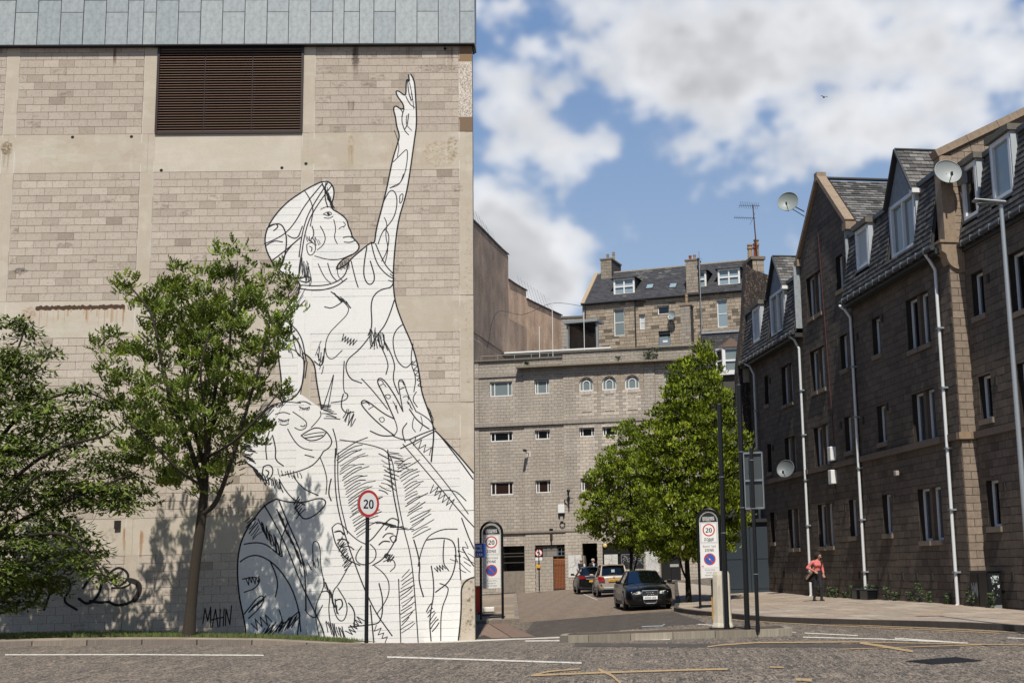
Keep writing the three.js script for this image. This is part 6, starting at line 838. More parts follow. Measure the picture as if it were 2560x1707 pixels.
// ================================================================ trees
function leafShape(kind) {
  const L = []; const quad = (cx, cy, cz, len, wid, ang, droop, roll) => { // pointed leaf of four triangles, folded along its middle
    const g = new THREE.BufferGeometry(), p = [0, 0, 0, wid * 0.5, len * 0.45, 0.25 * wid, 0, len * 0.5, 0, 0, 0, 0, 0, len * 0.5, 0, -wid * 0.5, len * 0.45, 0.25 * wid, wid * 0.5, len * 0.45, 0.25 * wid, 0, len, -0.1 * len, 0, len * 0.5, 0, 0, len * 0.5, 0, 0, len, -0.1 * len, -wid * 0.5, len * 0.45, 0.25 * wid];
    g.setAttribute('position', new THREE.BufferAttribute(new Float32Array(p), 3)); g.setAttribute('uv', new THREE.BufferAttribute(new Float32Array(24), 2)); g.rotateY(roll || 0); g.rotateX(droop || 0); g.rotateZ(ang); g.translate(cx, cy, cz); g.computeVertexNormals(); L.push(g);
  };
  if (kind === 'compound') { for (let i = 0; i < 3; i++) { const y = 0.03 + i * 0.05; quad(0.004, y, -i * 0.006, 0.1, 0.056, -0.95, -0.25, 0.2); quad(-0.004, y, -i * 0.006, 0.1, 0.056, 0.95, -0.25, -0.2); } quad(0, 0.16, -0.02, 0.1, 0.056, 0, -0.4, 0); } else if (kind === 'long') quad(0, 0, 0, 0.135, 0.052, 0, -0.25, 0); else quad(0, 0, 0, 0.12, 0.075, 0, -0.2, 0);
  return L.length > 1 ? mergeGeometries(L) : L[0];
}
const inPoly = (P, x, y) => { let c = false; for (let i = 0, j = P.length - 1; i < P.length; j = i++) if ((P[i][1] > y) !== (P[j][1] > y) && x < (P[j][0] - P[i][0]) * (y - P[i][1]) / (P[j][1] - P[i][1]) + P[i][0]) c = !c; return c; };
const edgeDist = (P, x, y) => { let d = 1e9; for (let i = 0, j = P.length - 1; i < P.length; j = i++) { const ax = P[j][0], ay = P[j][1], bx = P[i][0] - ax, by = P[i][1] - ay, t = clamp(((x - ax) * bx + (y - ay) * by) / (bx * bx + by * by), 0, 1); d = Math.min(d, Math.hypot(ax + bx * t - x, ay + by * t - y)); } return d; };
function tree(o) {
  const R = rng(o.seed), base = o.base, t = thing(o.name, o.label, 'tree', base), P = o.outline.map((p) => { const q = atDepth(p[0] / 0.91875, p[1] / 0.91875, o.depth); return [q[0] - base[0], q[1] - base[1]]; });
  const bx = [Math.min(...P.map((p) => p[0])), Math.max(...P.map((p) => p[0])), Math.min(...P.map((p) => p[1])), Math.max(...P.map((p) => p[1]))];
  // crown points fill the outline and a rounded depth; clumps keep apart so that gaps stay open
  const clumps = []; let guard = 0;
  while (clumps.length < o.clumps && guard++ < 60000) {
    const x = lerp(bx[0] - 0.3, bx[1] + 0.3, R()), y = lerp(bx[2] - 0.2, bx[3] + 0.2, R()), jx = (o.ragged || 0) * n2(y * 2.3, o.seed), jy = (o.ragged || 0) * n2(x * 2.3, o.seed + 9); if (!inPoly(P, x + jx, y + jy)) continue;
    const e = edgeDist(P, x, y), D = Math.min(o.deep, 0.35 + Math.sqrt(e) * o.round), z = (R() * 2 - 1) * D * (R() < 0.6 ? 1 : 0.75) + (o.lean || 0); if (n3(x * o.gap, y * o.gap, z * o.gap + o.seed) < (o.sparse ?? -0.25)) continue;
    if (clumps.some((c) => (c[0] - x) ** 2 + (c[1] - y) ** 2 + (c[2] - z) ** 2 < o.apart ** 2)) continue;
    clumps.push([x, y, z, e]);
  }
  // limbs: a few main ones, then a branch to every clump from the nearest limb point below it
  const rods = [], nodes = [], tk = o.trunk; const addPath = (pts, r0, r1) => { const c = new THREE.CatmullRomCurve3(pts.map((p) => v3(...p))), n = pts.length * 4; let prev = c.getPoint(0); for (let i = 1; i <= n; i++) { const q = c.getPoint(i / n); const ra = lerp(r0, r1, (i - 1) / n), rb_ = lerp(r0, r1, i / n); rods.push(rod(prev.toArray(), q.toArray(), ra, rb_, r0 > 0.05 ? 10 : 5)); nodes.push([q.x, q.y, q.z, rb_]); prev = q; } };
  const trunkGeo = []; { const c = new THREE.CatmullRomCurve3(tk.map((p) => v3(p[0], p[1], p[2]))), n = tk.length * 5; let prev = c.getPoint(0); for (let i = 1; i <= n; i++) { const q = c.getPoint(i / n), f = (s) => { const k = s * (tk.length - 1), a = Math.min(tk.length - 2, Math.floor(k)); return lerp(tk[a][3], tk[a + 1][3], k - a); }; trunkGeo.push(rod(prev.toArray(), q.toArray(), f((i - 1) / n), f(i / n), 12)); nodes.push([q.x, q.y, q.z, f(i / n)]); prev = q; } }
  for (const l of o.limbs || []) addPath(l.slice(1), l[0], 0.018);
  const order = clumps.slice().sort((a, b) => a[1] - b[1]);
  for (const c of order) {
    let best = null, bd = 1e9; for (const n of nodes) { if (n[1] > c[1] + 0.15 || n[1] < o.forkY) continue; const d = Math.hypot(n[0] - c[0], (n[1] - c[1]) * 0.8, n[2] - c[2]) + (c[1] - n[1] < 0.1 ? 0.5 : 0); if (d < bd) { bd = d; best = n; } }
    if (!best) { bd = 1e9; for (const n of nodes) { const d = Math.hypot(n[0] - c[0], n[1] - c[1], n[2] - c[2]) + (n[1] < o.forkY * 0.7 ? 3 : 0); if (d < bd) { bd = d; best = n; } } bd = Math.min(bd, 1.5); }
    const m = [lerp(best[0], c[0], 0.5) + (R() - 0.5) * 0.15, lerp(best[1], c[1], 0.5) - 0.06 * bd + (R() - 0.5) * 0.1, lerp(best[2], c[2], 0.5) + (R() - 0.5) * 0.15], r0 = Math.min(best[3] * 0.7, 0.014 + bd * 0.012);
    addPath([best.slice(0, 3), m, c.slice(0, 3)], r0, 0.006);
  }
  M('trunk', trunkGeo, o.bark, t); M('branches', mg(rods), o.bark, t);
  const geo = leafShape(o.leaf), gp = geo.attributes.position.array, gn = geo.attributes.normal.array, vn = gp.length / 3, N = clumps.length * o.per, P3 = new Float32Array(N * vn * 3), N3 = new Float32Array(N * vn * 3), C3 = new Float32Array(N * vn * 3), q = new THREE.Quaternion(), a = v3(), e = new THREE.Euler(); let k = 0;
  for (const c of clumps) {
    const tone = R(), w = o.spread * (0.5 + R() * 0.9), dk = 0.62 + 0.7 * R();
    for (let i = 0; i < o.per; i++) {
      let x, y, z; do { x = R() * 2 - 1; y = R() * 2 - 1; z = R() * 2 - 1; } while (x * x + y * y + z * z > 1);
      const s = o.size * (0.65 + R() * 0.6), px = c[0] + x * w * o.wide, py = c[1] + y * w * o.tall - (x * x + z * z) * w * (o.hang || 0) * 0.4, pz = c[2] + z * w * o.wide;
      q.setFromEuler(e.set((o.hang ? 2.2 : 0.9) + (R() - 0.5) * 1.5, Math.atan2(x, z) + (R() - 0.5) * 1.8, (R() - 0.5) * 1.2, 'YXZ')); const g = o.color(R(), tone).map((c) => c * dk);
      for (let v = 0; v < vn; v++, k += 3) { a.set(gp[v * 3] * s, gp[v * 3 + 1] * s, gp[v * 3 + 2] * s).applyQuaternion(q); P3[k] = a.x + px; P3[k + 1] = a.y + py; P3[k + 2] = a.z + pz; a.set(gn[v * 3], gn[v * 3 + 1], gn[v * 3 + 2]).applyQuaternion(q); N3[k] = a.x; N3[k + 1] = a.y; N3[k + 2] = a.z; C3[k] = g[0]; C3[k + 1] = g[1]; C3[k + 2] = g[2]; }
    }
  }
  const cg = new THREE.BufferGeometry(); cg.setAttribute('position', new THREE.BufferAttribute(P3, 3)); cg.setAttribute('normal', new THREE.BufferAttribute(N3, 3)); cg.setAttribute('color', new THREE.BufferAttribute(C3, 3));
  M('crown', cg, o.leafMat, t).userData.kind = 'stuff'; return t;
}
const leafMat = () => new THREE.MeshPhysicalMaterial({ color: 0xffffff, vertexColors: true, roughness: 0.6, transmission: 0.34, thickness: 0, side: THREE.DoubleSide, specularIntensity: 0.5 });
const barkTex = dataTex(256, 256, (u, v, i, j) => { const k = 0.5 + 0.4 * tn(u, v * 3, 14, 2.2) + 0.35 * tn(u, v, 40, 5.1); return k > 0.82 ? [150, 146, 132] : [58 + 40 * k, 52 + 36 * k, 44 + 32 * k]; });
const bark = (c) => new THREE.MeshStandardMaterial({ color: c, map: rep(barkTex, 0.5), bumpMap: rep(barkTex, 0.5), bumpScale: 0.004, roughness: 0.95 });
{
  const b1 = atHeight(468, 1594, 0.1), gx = atDepth(468, 1590, 32.3)[0], gz = 32.3, gy = Gh(gx, gz) + 0.1;
  const L = (px, py, z = 0) => { const q = atDepth(px / 0.91875, py / 0.91875, gz - z); return [q[0] - gx, q[1] - gy, z]; };
  const X0 = L(432, 1452)[0];
  tree({ name: 'rowan_tree', label: 'feathery green rowan tree with pale-flecked trunk in front of the painted wall', seed: 7, base: [gx, gy, -gz], depth: gz - 0.3, lean: 0.3, forkY: 2.2,
    trunk: [[X0, -0.1, 0, 0.18], [...L(437, 1400), 0.135], [...L(447, 1300, 0.05), 0.125], [...L(458, 1220, 0.1), 0.125], [...L(466, 1150, 0.15), 0.11], [...L(474, 1040, 0.3), 0.075], [...L(490, 920, 0.4), 0.05], [...L(510, 780, 0.5), 0.03]],
    limbs: [[0.075, L(464, 1180, 0.15), L(490, 1160, 0.3), L(520, 1090, 0.6), L(560, 960, 0.9), L(600, 820, 1.1), L(620, 730, 1.1)], [0.07, L(466, 1130, 0.15), L(440, 1040, 0.5), L(400, 940, 0.9), L(370, 830, 1.1), L(345, 720, 1.2), L(300, 660, 1.2)], [0.055, L(470, 1080, 0.2), L(440, 960, 0.3), L(420, 830, 0.3), L(415, 690, 0.4)], [0.05, L(480, 1000, 0.3), L(520, 880, 0.8), L(530, 740, 0.9), L(545, 600, 0.8)], [0.045, L(468, 1120, 0.2), L(410, 1080, 1.2), L(340, 1010, 1.7), L(280, 960, 1.9)], [0.045, L(476, 1050, 0.3), L(540, 1010, 1.4), L(600, 950, 1.9), L(640, 900, 1.8)], [0.04, L(470, 1100, 0.2), L(470, 960, 1.3), L(460, 850, 2.0), L(480, 760, 2.0)]],
    outline: [[545, 542], [560, 580], [552, 640], [575, 655], [600, 610], [640, 605], [668, 640], [672, 690], [650, 760], [665, 800], [640, 850], [648, 900], [615, 940], [600, 1000], [560, 1040], [530, 1090], [480, 1130], [430, 1140], [385, 1120], [345, 1130], [320, 1100], [300, 1060], [250, 1010], [280, 960], [250, 930], [262, 880], [240, 800], [224, 778], [262, 752], [300, 790], [340, 800], [345, 740], [300, 700], [245, 640], [300, 650], [340, 672], [380, 650], [400, 620], [440, 612], [465, 650], [485, 620], [500, 560], [505, 545], [520, 590]],
    clumps: 330, deep: 2.0, round: 1.3, gap: 0.9, sparse: -0.1, apart: 0.26, per: 12, spread: 0.22, wide: 1.15, tall: 0.8, size: 1.15, leaf: 'compound', leafMat: leafMat(), bark: bark(0xb8b2a6), color: (r, t) => { const k = 0.55 + 0.5 * r; return [0.165 * k + 0.08 * t * r, 0.235 * k + 0.06 * t * r, 0.03 * k]; } });
  // cherry tree whose trunk stands beyond the frame
  const cz = 31.9, cb = atDepth(-70, 1590, cz), cy = Gh(cb[0], cz) + 0.1, C = (px, py, z = 0) => { const q = atDepth(px / 0.91875, py / 0.91875, cz - z); return [q[0] - cb[0], q[1] - cy, z]; };
  tree({ name: 'cherry_tree', label: 'dark green cherry tree with drooping leaves along spreading branches at the wall', seed: 19, base: [cb[0], cy, -cz], depth: cz, forkY: 1.4,
    trunk: [[0, -0.1, 0, 0.2], [...C(-62, 1350), 0.15], [...C(-55, 1200), 0.12], [...C(-45, 1000), 0.07], [...C(-20, 840), 0.03]],
    limbs: [[0.07, C(-58, 1280), C(40, 1200, 0.3), C(150, 1150, 0.5), C(250, 1110, 0.6), C(310, 1085, 0.7)], [0.06, C(-55, 1200), C(30, 1100, 0.6), C(130, 1030, 1.0), C(240, 1000, 1.1), C(260, 985, 1.1)], [0.06, C(-50, 1100), C(20, 980, 0.2), C(100, 920, 0.3), C(190, 900, 0.3), C(255, 925, 0.3)], [0.05, C(-58, 1250), C(60, 1230, 1.0), C(150, 1230, 1.3), C(210, 1280, 1.4), C(235, 1320, 1.4)], [0.05, C(-45, 1000), C(0, 880, 0.1), C(40, 800, 0.2), C(60, 740, 0.2)], [0.05, C(-58, 1250), C(120, 1160, 0.0), C(220, 1120, 0.1), C(300, 1150, 0.2)], [0.04, C(-55, 1180), C(20, 1160, 1.4), C(90, 1090, 1.8), C(150, 1080, 1.9)]],
    outline: [[-160, 900], [-100, 780], [-20, 745], [35, 722], [65, 745], [60, 790], [115, 800], [90, 830], [50, 860], [110, 890], [150, 915], [190, 885], [240, 905], [268, 935], [230, 940], [180, 960], [250, 970], [240, 990], [180, 1000], [215, 1030], [300, 1040], [270, 1060], [330, 1085], [330, 1150], [300, 1175], [250, 1170], [200, 1160], [140, 1170], [190, 1210], [225, 1240], [245, 1300], [265, 1330], [235, 1330], [190, 1310], [130, 1340], [60, 1390], [0, 1400], [-160, 1380]],
    clumps: 720, deep: 2.1, round: 1.5, gap: 0.8, sparse: -0.28, apart: 0.19, per: 34, spread: 0.26, wide: 1.4, tall: 0.5, hang: 1, size: 1.45, leaf: 'long', leafMat: leafMat(), bark: bark(0x8a7d70), color: (r, t) => { const k = 0.5 + 0.5 * r; return [0.125 * k + 0.06 * t * r, 0.185 * k + 0.05 * t * r, 0.026 * k]; } });
  // two street trees in the side street
  const st = (o) => { const bz = o.z, b = atDepth(o.bx, 1500, bz), y = pTop(b[0], bz) - 0.02, S = (px, py, z = 0) => { const q = atDepth(px / 0.91875, py / 0.91875, bz - z); return [q[0] - b[0], q[1] - y, z]; };
    tree({ name: 'street_tree', label: o.label, seed: o.seed, base: [b[0], y, -bz], depth: bz, forkY: o.fork, trunk: o.trunk(S), limbs: o.limbs(S), outline: o.outline, clumps: o.clumps, ragged: 0.28, deep: o.deep, round: 1.5, gap: 0.8, sparse: -0.36, apart: 0.24, per: 40, spread: 0.28, wide: 1.05, tall: 0.7, size: o.size, leaf: 'round', leafMat: leafMat(), bark: bark(0x5f564c), color: (r, t) => { const k = 0.5 + 0.6 * r; return [0.22 * k + 0.10 * t * r, 0.295 * k + 0.08 * t * r, 0.02 * k]; } }); };
  st({ label: 'tall bright green street tree beside the zone sign on the right pavement', seed: 23, z: 51.5, bx: 1722, fork: 1.9, size: 1.4, clumps: 760, deep: 2.6,
    trunk: (S) => [[S(1583, 1386)[0], -0.1, 0, 0.13], [...S(1580, 1330), 0.1], [...S(1578, 1270), 0.09], [...S(1590, 1150), 0.075], [...S(1600, 1000), 0.05], [...S(1612, 850), 0.02]],
    limbs: (S) => [[0.05, S(1583, 1340), S(1568, 1310), S(1560, 1270), S(1540, 1160), S(1520, 1060)], [0.05, S(1580, 1290), S(1610, 1200, 0.6), S(1650, 1120, 0.9), S(1690, 1060, 0.8)], [0.04, S(1580, 1260), S(1560, 1180, 1.1), S(1570, 1100, 1.8)], [0.04, S(1580, 1260), S(1600, 1200, -1.0), S(1600, 1120, -1.5)], [0.03, S(1592, 1130), S(1570, 1040, 0.6), S(1560, 960, 0.6)], [0.03, S(1598, 1040), S(1640, 970), S(1670, 920)]],
    outline: [[1618, 788], [1640, 830], [1655, 870], [1665, 900], [1680, 915], [1688, 955], [1700, 980], [1708, 1020], [1712, 1080], [1708, 1130], [1716, 1180], [1700, 1230], [1682, 1260], [1650, 1275], [1600, 1290], [1560, 1280], [1520, 1290], [1490, 1260], [1470, 1200], [1478, 1130], [1470, 1060], [1480, 990], [1500, 950], [1520, 910], [1545, 870], [1550, 835], [1580, 820]] });
  st({ label: 'lower bright green street tree with dense crown above the parked cars', seed: 29, z: 73, bx: 1572, fork: 1.9, size: 1.5, clumps: 520, deep: 2.4,
    trunk: (S) => [[0.03, -0.1, 0, 0.12], [...S(1449, 1330), 0.1], [...S(1450, 1270), 0.09], [...S(1448, 1150), 0.06], [...S(1446, 1020), 0.02]],
    limbs: (S) => [[0.06, S(1449, 1330), S(1462, 1290), S(1468, 1230), S(1478, 1140)], [0.04, S(1449, 1270), S(1410, 1200, 0.7), S(1380, 1150, 0.8), S(1360, 1130, 0.8)], [0.04, S(1450, 1250), S(1430, 1180, 1.1), S(1420, 1110, 1.5)], [0.04, S(1450, 1240), S(1450, 1160, -1.2)]],
    outline: [[1446, 968], [1465, 975], [1480, 1000], [1500, 1040], [1520, 1100], [1530, 1170], [1525, 1230], [1505, 1262], [1470, 1272], [1430, 1268], [1400, 1240], [1360, 1232], [1335, 1210], [1330, 1165], [1350, 1130], [1345, 1095], [1375, 1070], [1395, 1040], [1400, 1005], [1420, 985]] });
}

// ================================================================ signs, poles and street furniture
const roundel = (g, cx, cy, r) => { g.fillStyle = '#c33a31'; g.beginPath(); g.arc(cx, cy, r, 0, 7); g.fill(); g.fillStyle = '#f2f1ee'; g.beginPath(); g.arc(cx, cy, r * 0.8, 0, 7); g.fill(); };
const say = (g, s, x, y, px, c = '#1b1b1d', w = 'bold') => { g.fillStyle = c; g.font = w + ' ' + px + 'px sans-serif'; g.textAlign = 'center'; g.textBaseline = 'middle'; g.fillText(s, x, y); };
{ // speed limit sign on its own pole
  const Z = 30.9, c = atDepth(917.5, 1259, Z), y0 = Gh(c[0], Z) - 0.1, t = thing('speed_sign', 'round red and white 20 sign on a black pole before the mural', 'road sign', [c[0], y0, -Z]), h = c[1] - y0;
  M('pole', rod([0, 0, -0.03], [0, h + 0.2, -0.03], 0.046, 0.046, 14), mats.blackPaint, t);
  const d = M('disc', (() => { const g = new THREE.CylinderGeometry(0.325, 0.325, 0.018, 40); g.rotateX(Math.PI / 2); g.translate(0, 0, 0.035); return g; })(), mats.galv, t); d.position.set(0, h, 0); d.rotation.y = 0.9;
  const tex = ink(256, 256, (g) => { g.fillStyle = '#f2f1ee'; g.fillRect(0, 0, 256, 256); roundel(g, 128, 128, 127); say(g, '20', 128, 134, 118); });
  const f = M('face', (() => { const g = new THREE.CircleGeometry(0.323, 40); g.translate(0, 0, 0.048); return g; })(), new THREE.MeshStandardMaterial({ map: tex, roughness: 0.45 }), d); M('bracket', [bb(-0.1, 0.1, -0.16, -0.12, -0.06, 0.02), bb(-0.1, 0.1, 0.12, 0.16, -0.06, 0.02)], mats.galv, d);
}
function zoneSign(px, py, Z, label, scar, turn) {
  const b = atDepth(px, py, Z), t = thing('zone_sign', label, 'road sign', [b[0], b[1], -Z], turn), W = 0.76, H = 3.32, r = W / 2; // twin legs joined by an arch
  const arc = []; for (let i = 0; i <= 16; i++) { const a = Math.PI - Math.PI * i / 16; arc.push([Math.cos(a) * r, H - r + Math.sin(a) * r, 0]); }
  M('frame', [rod([-r, -0.1, 0], [-r, H - r, 0], 0.045, 0.045, 10), rod([r, -0.1, 0], [r, H - r, 0], 0.045, 0.045, 10), new THREE.TubeGeometry(new THREE.CatmullRomCurve3(arc.map((p) => v3(...p))), 24, 0.045, 8), bb(-r, r, 0.05, 0.1, -0.02, 0.02)], mats.blackPaint, t);
  const bw = 0.64, y0 = 1.0, yA = H - r - 0.02, sh = [[-bw / 2, y0], [bw / 2, y0], [bw / 2, yA]]; for (let i = 0; i <= 14; i++) { const a = Math.PI * i / 14; sh.push([Math.cos(a) * bw / 2, yA + Math.sin(a) * bw / 2]); }
  const bd = M('board', slabXY(sh, -0.02, 0.03), plain(0x84898c, 0.5), t), total = yA + bw / 2 - y0;
  const tex = ink(256, 880, (g, w, h) => { // head, limit, restriction
    g.fillStyle = '#d8d9d6'; g.fillRect(0, 0, w, h); const k = h / total, Y = (y) => (yA + bw / 2 - y) * k;
    g.fillStyle = '#17181a'; g.beginPath(); g.arc(128, Y(yA), 124, Math.PI, 0); g.fill(); g.fillRect(4, Y(yA) - 1, 248, 16); g.strokeStyle = '#dfe0de'; g.lineWidth = 5; g.beginPath(); g.arc(128, Y(yA), 116, Math.PI, 0); g.stroke();
    say(g, 'MERCHANT', 128, Y(yA) - 44, 30, '#e8e8e6'); say(g, 'QUARTER', 128, Y(yA) - 18, 37, '#e8e8e6'); g.fillStyle = '#cfd0ce'; g.fillRect(96, Y(yA) + 2, 64, 4);
    g.fillStyle = '#f0efec'; g.fillRect(14, Y(yA) + 22, 228, 268); g.strokeStyle = '#3a3d40'; g.lineWidth = 3; g.strokeRect(20, Y(yA) + 28, 216, 256); roundel(g, 128, Y(yA) + 122, 84); say(g, '20', 128, Y(yA) + 126, 84); say(g, 'ZONE', 128, Y(yA) + 248, 52); if (scar) { g.fillStyle = '#2a2a2a'; for (let i = 0; i < 14; i++) g.fillRect(100 + i * 4.5 + (i % 3) * 5, Y(yA) + 258 + (i % 4) * 5, 7, 6); g.fillStyle = '#f0efec'; g.fillRect(84, Y(yA) + 236, 10, 20); }
    const y2 = Y(yA) + 306; g.fillStyle = '#eeedea'; g.fillRect(8, y2, 240, 316); say(g, scar ? 'Restri tted'.replace('tt', "'t") : 'Restricted', 128, y2 + 34, 40, '#222', 'normal'); say(g, 'ZONE', 128, y2 + 84, 48, '#222'); g.fillStyle = '#c33a31'; g.beginPath(); g.arc(128, y2 + 204, 80, 0, 7); g.fill(); g.fillStyle = '#2a5fb4'; g.beginPath(); g.arc(128, y2 + 204, 65, 0, 7); g.fill(); g.save(); g.translate(128, y2 + 204); g.rotate(0.785); g.fillStyle = '#c33a31'; g.fillRect(-72, -8, 144, 16); if (scar) { g.fillStyle = '#e9e7e2'; g.fillRect(-12, -6, 22, 11); } g.restore(); if (scar) { g.fillStyle = '#e79aa8'; g.fillRect(12, y2 + 284, 34, 22); }
    g.strokeStyle = '#9a9a98'; g.lineWidth = 3; g.beginPath(); g.moveTo(8, y2 + 316); g.lineTo(248, y2 + 316); g.stroke(); g.fillStyle = '#e6e5e1'; g.fillRect(8, y2 + 319, 240, h - y2 - 322); ['At any time', 'except in', 'signed bays'].forEach((s, i) => say(g, s, 128, y2 + 344 + i * 34, 28, '#333', 'normal'));
  });
  const fg = new THREE.ShapeGeometry(new THREE.Shape(sh.map((p) => new THREE.Vector2(...p))), 12), u = fg.attributes.uv, p = fg.attributes.position; for (let i = 0; i < u.count; i++) u.setXY(i, (p.getX(i) + bw / 2) / bw, (p.getY(i) - y0) / total); fg.translate(0, 0, 0.034);
  M('face', fg, new THREE.MeshStandardMaterial({ map: tex, roughness: 0.5 }), bd);
  return t;
}
zoneSign(1229.5, 1543, 46.2, 'twin-legged 20 zone sign with clean face on the corner pavement by the red bin', false, 0.04);
zoneSign(1779, 1519, 44.6, 'twin-legged 20 zone sign with scratched face behind the traffic island', true, -0.1);
{ // blue sign edge-on behind the corner of the wall
  const Z = 43.5, c = atDepth(1185, 1376, Z), s = Z / FOC, t = thing('blue_sign', 'blue parking sign with white words sticking out past the wall corner', 'road sign', [c[0], Gh(c[0] - 0.5, Z), -Z], 0.05), y = c[1] - Gh(c[0] - 0.5, Z), h = 35 * s, w = 28 * s;
  M('pole', rod([-0.45, 0, -0.04], [-0.45, y + 0.35, -0.04], 0.038), mats.blackPaint, t); const bd = M('board', rb(0.9 + w, h, 0.02, 0.008, (w - 0.9) / 2, y, 0), mats.galv, t);
  const tex = ink(512, 160, (g) => { g.fillStyle = '#2458b8'; g.fillRect(0, 0, 512, 160); g.fillStyle = '#f4f4f2'; g.font = 'bold 46px sans-serif'; g.textAlign = 'right'; g.textBaseline = 'middle'; const e = 512 - 512 * 0.09; g.fillText('ving', e, 30); g.fillText('Park', e + 6, 80); g.fillText('LEAR', e + 12, 130); });
  M('face', panel(0.9 + w - 0.01, h - 0.01, (w - 0.9) / 2, y, 0.0125), new THREE.MeshStandardMaterial({ map: tex, roughness: 0.45 }), bd);
}
{ // no left turn sign in front of the grey building
  const Z = 82.5, b = atDepth(1348, 1474, Z), t = thing('no_left_turn_sign', 'small no left turn sign with yellow box on a black post by the grey building', 'road sign', [b[0], b[1], -Z], -0.1), k = Z / FOC, y = (py) => atDepth(1348, py, Z)[1] - b[1];
  M('post', rod([0, -0.1, 0], [0, y(1370), 0], 0.04), mats.blackPaint, t); const top = y(1382), bd = M('backing', [bb(-0.26, 0.26, y(1402), top + 0.3, -0.03, 0.01)], mats.blackPaint, t);
  const tex = ink(128, 128, (g) => { g.fillStyle = '#17181a'; g.fillRect(0, 0, 128, 128); roundel(g, 64, 64, 62); g.strokeStyle = '#161616'; g.lineWidth = 13; g.beginPath(); g.moveTo(76, 98); g.lineTo(76, 58); g.lineTo(44, 58); g.stroke(); g.fillStyle = '#161616'; g.beginPath(); g.moveTo(26, 58); g.lineTo(50, 38); g.lineTo(50, 78); g.fill(); g.strokeStyle = '#c33a31'; g.lineWidth = 9; g.beginPath(); g.moveTo(24, 28); g.lineTo(104, 100); g.stroke(); });
  const cg = new THREE.CircleGeometry(0.24, 32); cg.translate(0, top, 0.016); M('face', cg, new THREE.MeshStandardMaterial({ map: tex, roughness: 0.5 }), bd); M('plate', bb(-0.23, 0.23, y(1401), y(1393), 0.01, 0.02), mats.white, bd); M('yellow_box', rb(0.28, 0.2, 0.12, 0.02, -0.03, y(1416), 0.06), plain(0xd9a52a, 0.6), t); M('under_box', rb(0.2, 0.12, 0.1, 0.02, -0.02, y(1422) , 0.05), mats.black, t);
}
